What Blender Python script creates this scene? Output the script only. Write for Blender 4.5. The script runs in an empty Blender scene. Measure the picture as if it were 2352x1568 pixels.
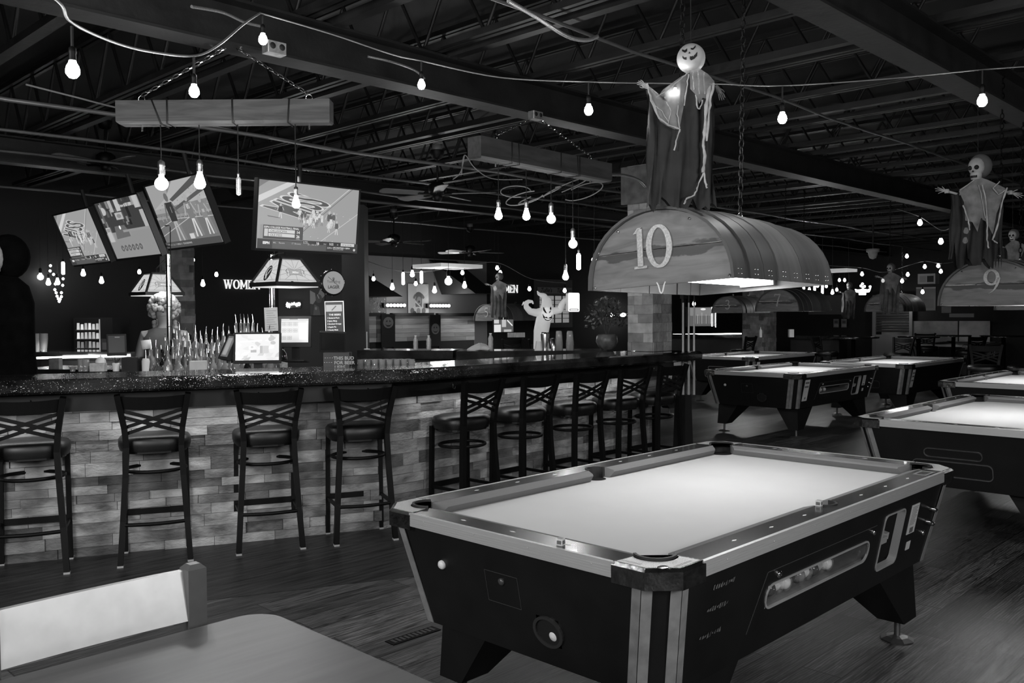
import bpy, math, random
from mathutils import Vector, Matrix
from math import sin, cos, pi, radians, sqrt, atan2
random.seed(7)
S = bpy.context.scene
COL = S.collection
TH = radians(45.692)            # the building's long axis u, seen from the camera's heading
CT, ST = cos(TH), sin(TH)
EYE = 1.56
F = 2045.66
# ---------------- camera, world, exposure ----------------
RX = Vector((0.99998263, -0.00018292, -0.00589121))
DN = Vector((-0.00589405, -0.03103409, -0.99950095))
FW = Vector((0.0, 0.99951831, -0.03103463))
cam_d = bpy.data.cameras.new('camera'); cam = bpy.data.objects.new('camera', cam_d); COL.objects.link(cam)
cam_d.sensor_width = 36; cam_d.lens = 36 * F / 2352; cam_d.clip_end = 200; cam_d.clip_start = 0.05
mw = Matrix.Identity(4)
for i, a in enumerate((RX, -DN, -FW)):
    for j in range(3): mw[j][i] = a[j]
mw.translation = (0, 0, EYE); cam.matrix_world = mw; S.camera = cam
w = bpy.data.worlds.new('world'); S.world = w; w.use_nodes = True
w.node_tree.nodes['Background'].inputs[0].default_value = (1, 1, 1, 1)
w.node_tree.nodes['Background'].inputs[1].default_value = 0.003
S.view_settings.view_transform = 'Standard'; S.view_settings.look = 'None'
S.view_settings.exposure = 0.0; S.view_settings.gamma = 1.0; S.view_settings.use_curve_mapping = False
S.cycles.use_denoising = True; S.cycles.sample_clamp_indirect = 4.0
S.cycles.caustics_reflective = False; S.cycles.caustics_refractive = False
S.cycles.max_bounces = 8

def U(u, v, z=0.0): return Vector((u * CT - v * ST, u * ST + v * CT, z))
def ray(x, y): return RX * (x - 1176) + DN * (y - 784) + FW * F
def at(x, y, Y):                 # the point seen at a pixel, at distance Y ahead
    d = ray(x, y); return d * (Y / d.y) + Vector((0, 0, EYE))
def on_v(x, y, v):               # the point seen at a pixel on the wall v = const -> (u, z)
    d = ray(x, y); dv = -d.x * ST + d.y * CT; p = d * (v / dv); return p.x * CT + p.y * ST, p.z + EYE
def on_u(x, y, u):
    d = ray(x, y); du = d.x * CT + d.y * ST; p = d * (u / du); return -p.x * ST + p.y * CT, p.z + EYE
def on_z(x, y, z):
    d = ray(x, y); return d * ((z - EYE) / d.z) + Vector((0, 0, EYE))

def light(name, kind, loc, power, size=0.1, size_y=None, rot=None, parent=None):
    l = bpy.data.lights.new(name, kind); l.energy = power
    if kind == 'AREA':
        l.size = size
        if size_y: l.shape = 'RECTANGLE'; l.size_y = size_y
    elif kind == 'POINT': l.shadow_soft_size = size
    o = bpy.data.objects.new(name, l); COL.objects.link(o); o.location = loc
    if rot: o.rotation_euler = rot
    if parent: o.parent = parent
    return o
def aim(name, loc, to, power, sx, sy):
    q = (Vector(to) - Vector(loc)).to_track_quat('-Z', 'Y').to_euler(); return light(name, 'AREA', loc, power, sx, sy, q)
# unseen fill lights added outside the view to brighten the chair, bar and tables
aim('camera_side_fill_light', U(-1.8, -1.4, 2.3), U(1.6, 3.2, 0.9), 62, 0.8, 0.8)
aim('chair_back_fill_light', U(1.9, -0.75, 1.75), U(1.0, 2.3, 0.85), 15, 0.45, 0.25)  # added light aimed sideways to brighten the chair back
aim('bar_front_fill_light', (-3.4, 0.2, 2.4), (-1.8, 5.8, 0.8), 118, 1.8, 1.2)  # added light aimed at the stone front of the bar
aim('right_side_fill_light', U(2.0, -2.6, 2.5), U(5.6, 5.0, 0.7), 70, 1.4, 1.0)

# ---------------- materials ----------------
MC = {}
def M(name, g, rough=0.5, metal=0.0, var=0.0, scale=8.0, stretch=(1, 1, 1), bump=0.0, bscale=40.0, emit=0.0, coat=0.0, trans=0.0, spec=0.5, alpha=1.0, detail=4):
    if name in MC: return MC[name]
    m = bpy.data.materials.new(name); m.use_nodes = True; nt = m.node_tree; N = nt.nodes; L = nt.links
    b = N['Principled BSDF']
    b.inputs['Base Color'].default_value = (g, g, g, 1); b.inputs['Roughness'].default_value = rough
    b.inputs['Metallic'].default_value = metal; b.inputs['Coat Weight'].default_value = coat
    b.inputs['Transmission Weight'].default_value = trans; b.inputs['Specular IOR Level'].default_value = spec
    b.inputs['Alpha'].default_value = alpha
    if emit: b.inputs['Emission Color'].default_value = (1, 1, 1, 1); b.inputs['Emission Strength'].default_value = emit
    if var or bump:
        tc = N.new('ShaderNodeTexCoord'); mp = N.new('ShaderNodeMapping'); mp.inputs['Scale'].default_value = stretch
        L.new(tc.outputs['Object'], mp.inputs['Vector'])
    if var:
        n = N.new('ShaderNodeTexNoise'); n.inputs['Scale'].default_value = scale; n.inputs['Detail'].default_value = detail
        L.new(mp.outputs[0], n.inputs['Vector'])
        r = N.new('ShaderNodeValToRGB'); lo, hi = max(0, g * (1 - var)), min(1, g * (1 + var))
        r.color_ramp.elements[0].position = 0.3; r.color_ramp.elements[1].position = 0.7
        r.color_ramp.elements[0].color = (lo, lo, lo, 1); r.color_ramp.elements[1].color = (hi, hi, hi, 1)
        L.new(n.outputs['Fac'], r.inputs[0]); L.new(r.outputs[0], b.inputs['Base Color'])
    if bump:
        n2 = N.new('ShaderNodeTexNoise'); n2.inputs['Scale'].default_value = bscale; n2.inputs['Detail'].default_value = 5
        L.new(mp.outputs[0], n2.inputs['Vector'])
        bp = N.new('ShaderNodeBump'); bp.inputs['Strength'].default_value = bump; bp.inputs['Distance'].default_value = 0.02
        L.new(n2.outputs['Fac'], bp.inputs['Height']); L.new(bp.outputs[0], b.inputs['Normal'])
    MC[name] = m; return m
def G(g):                         # a lit screen or sign of grey level g
    nm = 'screen_%03d' % round(g * 1000)
    if nm in MC: return MC[nm]
    m = bpy.data.materials.new(nm); m.use_nodes = True; b = m.node_tree.nodes['Principled BSDF']
    b.inputs['Base Color'].default_value = (0.01, 0.01, 0.01, 1); b.inputs['Roughness'].default_value = 0.3
    b.inputs['Emission Color'].default_value = (1, 1, 1, 1); b.inputs['Emission Strength'].default_value = g
    MC[nm] = m; return m
def E(name, s, nosample=False):
    if name in MC: return MC[name]
    m = bpy.data.materials.new(name); m.use_nodes = True; N = m.node_tree.nodes; b = N['Principled BSDF']
    b.inputs['Base Color'].default_value = (0.8, 0.8, 0.8, 1); b.inputs['Emission Color'].default_value = (1, 1, 1, 1)
    b.inputs['Emission Strength'].default_value = s
    if nosample: m.cycles.emission_sampling = 'NONE'
    MC[name] = m; return m
black = M('black_laminate', 0.006, 0.38, var=0.3, scale=6)
blackm = M('black_metal', 0.003, 0.5, spec=0.2)
ebony = M('dark_rail_laminate', 0.028, 0.24, var=0.5, scale=5, coat=0.15)
chrome = M('chrome', 0.75, 0.12, 1.0, var=0.1, scale=30)
darkchrome = M('worn_dark_chrome', 0.34, 0.2, 1.0, var=0.4, scale=25, bump=0.12, bscale=50)
stipple = M('stippled_casting_top', 0.55, 0.35, 0.35, var=0.35, scale=320, bump=0.25, bscale=350)
alu = M('brushed_aluminium', 0.5, 0.4, 0.4, var=0.12, scale=30, stretch=(0.3, 6, 60))
alustrip = M('grey_aluminium_strip', 0.24, 0.45, 0.2, var=0.2, scale=20)
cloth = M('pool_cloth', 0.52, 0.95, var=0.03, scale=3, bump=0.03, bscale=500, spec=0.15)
rubber = M('black_rubber', 0.012, 0.6)
paper = M('paper', 0.55, 0.8, var=0.06, scale=20)
white = M('white_plastic', 0.75, 0.35)
glass = M('clear_glass', 0.9, 0.03, trans=1.0, spec=0.6)
dark = M('flat_dark', 0.004, 0.7)
steel = M('stainless_steel', 0.5, 0.22, 1.0, var=0.1, scale=12)
pitchm = M('painted_ceiling_steel', 0.013, 0.5, var=0.4, scale=5, bump=0.1, bscale=20)

# ---------------- mesh builder ----------------
class MB:
    def __init__(s): s.v = []; s.f = []; s.mi = []; s.sm = []; s.M = Matrix.Identity(4); s.m = 0
    def add(s, vs, fs, sm=False, m=None):
        b = len(s.v); s.v += [tuple(s.M @ Vector(p)) for p in vs]
        for f in fs: s.f.append([b + i for i in f]); s.mi.append(s.m if m is None else m); s.sm.append(sm)
        return s
    def box(s, x0, x1, y0, y1, z0, z1, m=None, bev=0.0):
        if bev:
            o = [(x0 + bev, y0), (x1 - bev, y0), (x1, y0 + bev), (x1, y1 - bev), (x1 - bev, y1), (x0 + bev, y1), (x0, y1 - bev), (x0, y0 + bev)]
            return s.prism(o, z0, z1, m)
        v = [(x, y, z) for z in (z0, z1) for y in (y0, y1) for x in (x0, x1)]
        return s.add(v, [(0, 2, 3, 1), (4, 5, 7, 6), (0, 1, 5, 4), (2, 6, 7, 3), (0, 4, 6, 2), (1, 3, 7, 5)], False, m)
    def prism(s, o, z0, z1, m=None, top=None, sm=False):
        n = len(o); top = top or o
        v = [(p[0], p[1], z0) for p in o] + [(p[0], p[1], z1) for p in top]
        s.add(v, [[n - 1 - i for i in range(n)], [n + i for i in range(n)]], False, m)
        v2 = list(v)
        return s.add(v2, [(i, (i + 1) % n, n + (i + 1) % n, n + i) for i in range(n)], sm, m)
    def poly(s, pts, m=None): return s.add(pts, [list(range(len(pts)))], False, m)
    def rect(s, x0, x1, y0, y1, z=0.0, m=None): return s.poly([(x0, y0, z), (x1, y0, z), (x1, y1, z), (x0, y1, z)], m)
    def bar(s, p, q, w, h=None, m=None, up=(0, 0, 1)):
        p, q = Vector(p), Vector(q); h = w if h is None else h; d = (q - p).normalized(); up = Vector(up)
        if abs(d.dot(up)) > 0.98: up = Vector((1, 0, 0))
        a = d.cross(up).normalized() * (w / 2); b = a.cross(d).normalized() * (h / 2)
        v = [tuple(c + i * a + j * b) for c in (p, q) for i, j in ((-1, -1), (1, -1), (1, 1), (-1, 1))]
        return s.add(v, [(3, 2, 1, 0), (4, 5, 6, 7), (0, 1, 5, 4), (1, 2, 6, 5), (2, 3, 7, 6), (3, 0, 4, 7)], False, m)
    def tube(s, pts, r, n=6, closed=False, m=None, caps=True):
        P = [Vector(p) for p in pts]; k = len(P); R = r if isinstance(r, (list, tuple)) else [r] * k
        T = []
        for i in range(k):
            a = P[(i - 1) % k] if (closed or i > 0) else P[i]; b = P[(i + 1) % k] if (closed or i < k - 1) else P[i]
            t = (b - a); T.append(t.normalized() if t.length > 1e-9 else Vector((0, 0, 1)))
        up = Vector((0, 0, 1)) if abs(T[0].z) < 0.9 else Vector((1, 0, 0))
        nrm = (up - T[0] * up.dot(T[0])).normalized(); vs = []
        for i in range(k):
            nrm = nrm - T[i] * nrm.dot(T[i])
            nrm = nrm.normalized() if nrm.length > 1e-6 else T[i].orthogonal().normalized()
            bn = T[i].cross(nrm)
            for j in range(n):
                a = 2 * pi * j / n; vs.append(tuple(P[i] + (nrm * cos(a) + bn * sin(a)) * R[i]))
        fs = []
        for i in range(k if closed else k - 1):
            i2 = (i + 1) % k
            for j in range(n): fs.append((i * n + j, i * n + (j + 1) % n, i2 * n + (j + 1) % n, i2 * n + j))
        s.add(vs, fs, n > 4, m)
        if caps and not closed:
            s.add(vs[:n], [list(range(n - 1, -1, -1))], False, m); s.add(vs[-n:], [list(range(n))], False, m)
        return s
    def lathe(s, prof, c=(0, 0, 0), n=16, m=None, R=None, sm=True, sx=1.0, sy=1.0):
        R = R or Matrix.Identity(3); c = Vector(c); vs = []
        for r, z in prof:
            for j in range(n):
                a = 2 * pi * j / n; vs.append(tuple(c + R @ Vector((r * cos(a) * sx, r * sin(a) * sy, z))))
        fs = [(i * n + j, i * n + (j + 1) % n, (i + 1) * n + (j + 1) % n, (i + 1) * n + j) for i in range(len(prof) - 1) for j in range(n)]
        s.add(vs, fs, sm, m)
        if prof[0][0] > 1e-6: s.add(vs[:n], [list(range(n - 1, -1, -1))], False, m)
        if prof[-1][0] > 1e-6: s.add(vs[-n:], [list(range(n))], False, m)
        return s
    def ball(s, c, r, n=12, m=None, sx=1, sy=1, sz=1):
        k = max(5, n // 2); return s.lathe([(max(1e-7, r * sin(pi * i / k)), -r * cos(pi * i / k) * sz) for i in range(k + 1)], c, n, m, None, True, sx, sy)
    def ribbon(s, pts, ws, z0, z1, m=None, close=False):   # an extruded stroke in the local xy plane
        k = len(pts); L = []; Rr = []
        for i, p in enumerate(pts):
            a = Vector(pts[i - 1] if (i > 0 or close) else pts[i]); b = Vector(pts[(i + 1) % k] if (i < k - 1 or close) else pts[i])
            t = (b - a).normalized(); nn = Vector((-t.y, t.x)) * (ws[i] if isinstance(ws, (list, tuple)) else ws) * 0.5
            L.append(Vector(p) + nn); Rr.append(Vector(p) - nn)
        for i in range(k if close else k - 1):
            j = (i + 1) % k; s.prism([Rr[i], Rr[j], L[j], L[i]], z0, z1, m)
        return s
    def text(s, body, size, x, y, z, m=None, ext=0.0, align='LEFT', shear=0.0, bold=0.0):
        cu = bpy.data.curves.new('t', 'FONT'); cu.body = body; cu.size = size; cu.extrude = ext; cu.align_x = align; cu.shear = shear
        cu.resolution_u = 3; cu.offset = bold
        o = bpy.data.objects.new('t', cu); me = o.to_mesh()
        s.add([(v.co.x + x, v.co.y + y, v.co.z + z + ext) for v in me.vertices], [list(p.vertices) for p in me.polygons], False, m)
        o.to_mesh_clear(); bpy.data.objects.remove(o); bpy.data.curves.remove(cu); return s
    def build(s, name, mats, parent=None, mat=None):
        me = bpy.data.meshes.new(name); me.from_pydata(s.v, [], s.f)
        if not isinstance(mats, (list, tuple)): mats = [mats]
        for mm in mats: me.materials.append(mm)
        me.polygons.foreach_set('material_index', s.mi); me.polygons.foreach_set('use_smooth', s.sm); me.update()
        o = bpy.data.objects.new(name, me); COL.objects.link(o)
        if parent: o.parent = parent
        if mat is not None: o.matrix_world = mat
        return o
def tag(o, label=None, cat=None, group=None, kind=None):
    if label: o['label'] = label
    if cat: o['category'] = cat
    if group: o['group'] = group
    if kind: o['kind'] = kind
    return o
def thing(name, label, cat, mat=None, group=None):
    o = bpy.data.objects.new(name, None); COL.objects.link(o); o.empty_display_size = 0.1
    if mat is not None: o.matrix_world = mat
    return tag(o, label, cat, group)
ORD = 'first second third fourth fifth sixth seventh eighth ninth tenth eleventh twelfth thirteenth fourteenth fifteenth sixteenth seventeenth eighteenth nineteenth twentieth twenty-first twenty-second twenty-third twenty-fourth twenty-fifth twenty-sixth twenty-seventh twenty-eighth twenty-ninth thirtieth'.split()
def loc(p, rz=0.0, s=1.0): return Matrix.Translation(p) @ Matrix.Rotation(rz, 4, 'Z') @ Matrix.Scale(s, 4)
def uvm(u, v, z=0.0, rz=0.0, s=1.0): return loc(U(u, v, z), TH + rz, s)
def face(p, xd, tilt=0.0, roll=0.0):   # a frame whose x runs along xd and whose z looks out of the surface
    X = Vector(xd).normalized(); Z = X.cross(Vector((0, 0, 1))); Z2 = Z * cos(tilt) - Vector((0, 0, 1)) * sin(tilt); Y2 = Z2.cross(X)
    m = Matrix.Identity(4)
    for i, a in enumerate((X, Y2, Z2)):
        for j in range(3): m[j][i] = a[j]
    m.translation = p
    return m @ Matrix.Rotation(roll, 4, 'Z')
DU = U(1, 0); DV = U(0, 1)
def dup(o, parent=None):
    c = o.copy(); COL.objects.link(c)
    if parent: c.parent = parent; c.matrix_parent_inverse = o.matrix_parent_inverse.copy()
    for ch in list(o.children):
        if ch.type == 'LIGHT': d = ch.copy(); COL.objects.link(d); d.parent = c
        else: dup(ch, c)
    return c
def kindof(o): o['kind'] = 'structure'; return o
def arc(cx, cy, r, a0, a1, n): return [(cx + r * cos(radians(a0 + (a1 - a0) * i / n)), cy + r * sin(radians(a0 + (a1 - a0) * i / n))) for i in range(n + 1)]
def rrect(x0, x1, y0, y1, r, n=5):
    return arc(x1 - r, y1 - r, r, 0, 90, n) + arc(x0 + r, y1 - r, r, 90, 180, n) + arc(x0 + r, y0 + r, r, 180, 270, n) + arc(x1 - r, y0 + r, r, 270, 360, n)
def chain_links(mb, p, q, ll=0.04, r=0.0028, wd=0.011):
    p, q = Vector(p), Vector(q); d = (q - p); n = max(2, int(d.length / (ll * 0.8))); d.normalize(); a = d.orthogonal().normalized(); b = d.cross(a)
    for i in range(n):
        c = p + (q - p) * ((i + 0.5) / n); s = a if i % 2 else b
        mb.tube([c + d * (ll / 2 * cos(t)) + s * (wd * sin(t)) for t in [2 * pi * k / 8 for k in range(8)]], r, 4, True)
    return mb
# stroke digits with swelling strokes, unit height, x from 0
def digit(mb, ch, x, y, h, z0, z1, m=None):
    def P(pts): return [(x + a * h, y + b * h) for a, b in pts]
    def el(cx, cy, rx, ry, a0, a1, n=18): return [(cx + rx * cos(radians(a0 + (a1 - a0) * i / n)), cy + ry * sin(radians(a0 + (a1 - a0) * i / n))) for i in range(n + 1)]
    def sw(n, lo, hi, ph=0): return [h * (lo + (hi - lo) * abs(cos(2 * pi * i / n * 1.0 / 1 + ph))) for i in range(n)]
    if ch == '1':
        mb.ribbon(P([(0.2, 0.03), (0.2, 0.97)]), 0.15 * h, z0, z1, m); mb.ribbon(P([(0.02, 0.03), (0.38, 0.03)]), 0.06 * h, z0, z1, m)
        mb.prism(P([(0.02, 0.86), (0.14, 0.86), (0.14, 0.93), (0.27, 1.0), (0.15, 1.0)]), z0, z1, m)
    elif ch == '0':
        e = el(0.3, 0.5, 0.27, 0.46, 0, 360, 32)[:-1]
        mb.ribbon(P(e), [h * (0.07 + 0.075 * abs(cos(2 * pi * i / 32))) for i in range(32)], z0, z1, m, True)
    elif ch == '9':
        e = el(0.3, 0.67, 0.22, 0.27, 0, 360, 28)[:-1]
        mb.ribbon(P(e), [h * (0.07 + 0.06 * abs(cos(2 * pi * i / 28))) for i in range(28)], z0, z1, m, True)
        t = el(0.1, 0.66, 0.44, 0.62, 0, -78, 14); mb.ribbon(P(t), [h * (0.13 - 0.009 * i) for i in range(15)], z0, z1, m)
    elif ch == '7':
        mb.ribbon(P([(0.02, 0.94), (0.56, 0.94)]), 0.1 * h, z0, z1, m); mb.ribbon(P([(0.52, 0.94), (0.34, 0.5), (0.24, 0.0)]), [0.07 * h, 0.09 * h, 0.13 * h], z0, z1, m)
        mb.ribbon(P([(0.04, 0.94), (0.04, 0.8)]), 0.05 * h, z0, z1, m)
    elif ch == '2':
        e = el(0.28, 0.72, 0.22, 0.24, 160, -35, 14); mb.ribbon(P(e + [(0.05, 0.06)]), [h * (0.06 + 0.005 * i) for i in range(16)], z0, z1, m)
        mb.ribbon(P([(0.03, 0.05), (0.55, 0.05)]), 0.1 * h, z0, z1, m)
    elif ch == '5':
        mb.ribbon(P([(0.12, 0.95), (0.5, 0.95)]), 0.09 * h, z0, z1, m); mb.ribbon(P([(0.13, 0.95), (0.1, 0.55)]), 0.06 * h, z0, z1, m)
        mb.ribbon(P(el(0.22, 0.32, 0.26, 0.28, 115, -140, 16)), 0.1 * h, z0, z1, m)
    elif ch == '3':
        mb.ribbon(P(el(0.25, 0.74, 0.2, 0.21, 150, -90, 12)), 0.09 * h, z0, z1, m); mb.ribbon(P(el(0.25, 0.28, 0.24, 0.25, 90, -150, 14)), 0.1 * h, z0, z1, m)
# ================= THE SETTING =================
RM = uvm(0, 0, 0)
def floor_mat():
    m = bpy.data.materials.new('plank_floor'); m.use_nodes = True; nt = m.node_tree; N = nt.nodes; L = nt.links; b = N['Principled BSDF']
    tc = N.new('ShaderNodeTexCoord'); br = N.new('ShaderNodeTexBrick'); br.offset = 0.37; br.inputs['Scale'].default_value = 1
    br.inputs['Brick Width'].default_value = 1.22; br.inputs['Row Height'].default_value = 0.18; br.inputs['Mortar Size'].default_value = 0.004; br.inputs['Mortar Smooth'].default_value = 0.2
    br.inputs['Color1'].default_value = (0.38, 0.38, 0.38, 1); br.inputs['Color2'].default_value = (1, 1, 1, 1); br.inputs['Mortar'].default_value = (0.15, 0.15, 0.15, 1)
    L.new(tc.outputs['Object'], br.inputs['Vector'])
    mp = N.new('ShaderNodeMapping'); mp.inputs['Scale'].default_value = (1.1, 11, 1); L.new(tc.outputs['Object'], mp.inputs['Vector'])
    n = N.new('ShaderNodeTexNoise'); n.inputs['Scale'].default_value = 2.2; n.inputs['Detail'].default_value = 8; n.inputs['Roughness'].default_value = 0.65; n.inputs['Distortion'].default_value = 2.2
    L.new(mp.outputs[0], n.inputs['Vector'])
    r = N.new('ShaderNodeValToRGB'); r.color_ramp.elements[0].position = 0.32; r.color_ramp.elements[1].position = 0.68
    r.color_ramp.elements[0].color = (0.012, 0.012, 0.012, 1); r.color_ramp.elements[1].color = (0.27, 0.27, 0.27, 1); L.new(n.outputs['Fac'], r.inputs[0])
    # cathedral grain rings
    mp2 = N.new('ShaderNodeMapping'); mp2.inputs['Scale'].default_value = (0.9, 7, 1); L.new(tc.outputs['Object'], mp2.inputs['Vector'])
    wv = N.new('ShaderNodeTexWave'); wv.inputs['Scale'].default_value = 3.4; wv.inputs['Distortion'].default_value = 9; wv.inputs['Detail'].default_value = 3; wv.bands_direction = 'Y'
    L.new(mp2.outputs[0], wv.inputs['Vector'])
    mx0 = N.new('ShaderNodeMix'); mx0.data_type = 'RGBA'; mx0.blend_type = 'MULTIPLY'; mx0.inputs[0].default_value = 0.6
    L.new(r.outputs[0], mx0.inputs[6]); L.new(wv.outputs['Color'], mx0.inputs[7])
    mx = N.new('ShaderNodeMix'); mx.data_type = 'RGBA'; mx.blend_type = 'MULTIPLY'; mx.inputs[0].default_value = 1
    L.new(mx0.outputs[2], mx.inputs[6]); L.new(br.outputs['Color'], mx.inputs[7]); L.new(mx.outputs[2], b.inputs['Base Color'])
    rr = N.new('ShaderNodeMapRange'); rr.inputs[3].default_value = 0.28; rr.inputs[4].default_value = 0.55; L.new(n.outputs['Fac'], rr.inputs[0]); L.new(rr.outputs[0], b.inputs['Roughness'])
    bp = N.new('ShaderNodeBump'); bp.inputs['Strength'].default_value = 0.35; bp.inputs['Distance'].default_value = 0.004
    L.new(n.outputs['Fac'], bp.inputs['Height']); L.new(bp.outputs[0], b.inputs['Normal'])
    return m
FL = MB().box(-5, 26, -12, 15, -0.05, 0).build('floor', floor_mat(), None, RM); kindof(FL)
wallm = M('dark_painted_wall', 0.02, 0.7, var=0.2, scale=2)
greywall = M('unlit_back_wall', 0.005, 0.8, var=0.12, scale=1.2)  # back wall out of the light, its shade put into the colour
wall_b = MB().box(-4, 25, 13.0, 13.15, 0, 3.9).build('wall_back', greywall, None, RM); kindof(wall_b)
(ug0, _), (ug1, _) = on_v(838, 700, 13), on_v(1116, 700, 13)
kindof(MB().box(ug0, ug1, 12.97, 13.0, 0, 2.62).build('wall_back_lit_part', M('lit_back_wall', 0.15, 0.7, var=0.12, scale=1.2), None, RM))  # lit stretch of the back wall, the light put into a paler grey
kindof(MB().box(24, 24.15, -12, 13.0, 0, 3.9).build('wall_right', wallm, None, RM))
kindof(MB().box(-4.15, -4, -12, 13.15, 0, 3.9).build('wall_left', wallm, None, RM))
kindof(MB().box(-4, 24, -12.15, -12, 0, 3.9).build('wall_front', wallm, None, RM))
deck = M('painted_roof_deck', 0.022, 0.75, var=0.5, scale=0.8)
kindof(MB().box(-4.2, 24.2, -12.2, 13.2, 3.9, 4.0).build('ceiling', deck, None, RM))
tn = 1
def trim(mb, mat=pitchm):
    global tn
    o = mb.build('trim_%d' % tn, mat, None, RM); tn += 1; return kindof(o)
# steel I beams running along u
for v in (-3.0, 2.0, 4.55, 9.4):
    mb = MB(); zb = 3.02
    mb.box(-4, 24, v - 0.09, v + 0.09, zb, zb + 0.015); mb.box(-4, 24, v - 0.09, v + 0.09, zb + 0.24, zb + 0.255); mb.box(-4, 24, v - 0.005, v + 0.005, zb + 0.01, zb + 0.25)
    trim(mb)
# open web joists along v
ju = -2.0
while ju < 23.6:
    mb = MB(); z0, z1 = 3.30, 3.84
    for dx in (-0.028, 0.028):
        mb.bar((ju + dx, -11.9, z0), (ju + dx, 12.9, z0), 0.034, 0.04); mb.bar((ju + dx, -11.9, z1), (ju + dx, 12.9, z1), 0.034, 0.04)
    v = -11.9; k = 0
    while v < 12.6:
        a, b = ((v, z1 - .02), (v + 0.3, z0)) if k % 2 == 0 else ((v, z0), (v + 0.3, z1 - .02))
        mb.tube([(ju, a[0], a[1]), (ju, b[0], b[1])], 0.0125, 6, caps=False); v += 0.3; k += 1
    trim(mb); ju += 0.98
# bridging angles and low joist girders beneath, the lower layer seen crossing the beams
for uu in (1.9, 3.1, 4.02, 5.6, 7.4, 9.3, 11.5, 14, 17, 20):
    mb = MB().bar((uu, -6 if uu < 6 else -11, 3.29), (uu, 12.8, 3.29), 0.07, 0.05); trim(mb)
pipem = M('grey_conduit', 0.16, 0.4, 0.5, var=0.2, scale=4)
for v, z, r in ((6.42, 2.98, 0.016), (7.6, 3.0, 0.014), (8.9, 3.05, 0.014), (-1.2, 3.05, 0.03), (3.4, 3.22, 0.012), (0.6, 3.12, 0.02), (11.0, 3.0, 0.014)):
    mb = MB().tube([(u_, v + 0.015 * sin(u_ * 1.7), z + 0.01 * sin(u_ * 2.3)) for u_ in [-3.5 + 0.9 * i for i in range(30)]], r, 6)
    trim(mb, pipem)
darkduct = M('dark_duct', 0.03, 0.6, var=0.3, scale=2)
trim(MB().box(8.0, 22, -1.3, -0.7, 3.02, 3.28, bev=0), darkduct)
# square columns of the hall
stone_mats = [M('stone_%d' % i, g, 0.75, var=0.6, scale=sc * .55, stretch=(1, 1, 2.2), bump=0.5, bscale=30) for i, (g, sc) in enumerate(((0.12, 7), (0.21, 9), (0.27, 6), (0.33, 10), (0.42, 8), (0.17, 12), (0.25, 5)))]
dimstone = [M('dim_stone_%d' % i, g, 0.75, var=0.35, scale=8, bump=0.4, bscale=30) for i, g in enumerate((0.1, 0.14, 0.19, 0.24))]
def ledger(mb, p, q, z0, z1, hmin, hmax, wmin, wmax, dmin, dmax, nm, rnd):
    p = Vector(p); q = Vector(q); L_ = (q - p).length; d = (q - p).normalized(); n = Vector((d.y, -d.x)); z = z0
    while z < z1 - 1e-4:
        h = rnd.uniform(hmin, hmax)
        if z1 - z - h < hmin: h = z1 - z
        s = -rnd.uniform(0, wmin)
        while s < L_:
            w_ = rnd.uniform(wmin, wmax); a = max(0, s); b = min(L_, s + w_); dd = rnd.uniform(dmin, dmax)
            if b - a > 0.005:
                A = p + d * (a + 0.0012); B = p + d * (b - 0.0012); o = [A + n * dd, B + n * dd, B, A]
                mb.prism([(t.x, t.y) for t in reversed(o)], z + 0.001, z + h - 0.001, rnd.choice(nm))
            s += w_
        z += h
    return mb
# ================= THE BAR =================
# faces, in building coordinates: angled wing A, long wing B
A0 = (1.05, 6.51); BD = (3.95, 5.20); B1 = (7.43, 5.20)
aw = atan2(BD[1] - A0[1], BD[0] - A0[0])
def off(p, d, seg):   # offset toward the stools
    return p
def para(d):          # outline of the bar offset by d toward the room
    na = Vector((sin(aw), -cos(aw))); nb = Vector((0, -1)); A = Vector(A0) + na * d
    k = (nb - na * nb.dot(na)); dirA = Vector((cos(aw), sin(aw))); yB = BD[1] - d
    t = (yB - A.y) / dirA.y; bend = A + dirA * t
    return [(A.x - dirA.x * 0.9, A.y - dirA.y * 0.9), (bend.x, bend.y), (B1[0], yB)]
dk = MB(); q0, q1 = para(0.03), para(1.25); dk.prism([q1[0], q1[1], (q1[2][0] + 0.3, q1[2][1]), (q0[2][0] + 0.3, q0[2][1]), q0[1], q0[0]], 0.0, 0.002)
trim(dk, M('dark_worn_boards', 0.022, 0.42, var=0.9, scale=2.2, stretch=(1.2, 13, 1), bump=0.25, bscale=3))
bar = thing('bar_counter', 'long angled bar counter with glossy resin top and stacked stone front', 'bar counter', RM)
rnd = random.Random(3)
mb = MB(); P0 = para(0.0)
ledger(mb, P0[0], P0[1], 0.0, 1.0, 0.05, 0.10, 0.15, 0.5, 0.004, 0.028, [0, 1, 2, 2, 3, 3, 4, 5, 6], rnd)
ledger(mb, P0[1], P0[2], 0.0, 1.0, 0.05, 0.10, 0.15, 0.5, 0.004, 0.028, [0, 1, 2, 2, 3, 3, 4, 5, 6], rnd)
ledger(mb, P0[2], (P0[2][0], 5.34), 0.0, 1.0, 0.05, 0.1, 0.12, 0.2, 0.004, 0.02, [0, 1, 2, 3], rnd)
mb.build('stone_front', stone_mats, bar)
I0 = para(-0.13); core = [P0[0], P0[1], P0[2], (P0[2][0], I0[2][1]), I0[1], I0[0]]
MB().prism(core, 0, 1.098).build('core_wall', M('bar_core', 0.03, 0.7, var=0.1), bar)
Ap = para(0.20); Aq = para(0.025)
mb = MB(); mb.prism([Ap[0], Ap[1], (Ap[2][0] - 0.02, Ap[2][1]), (Aq[2][0] - 0.02, Aq[2][1]), Aq[1], Aq[0]], 0.965, 1.098)
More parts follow.
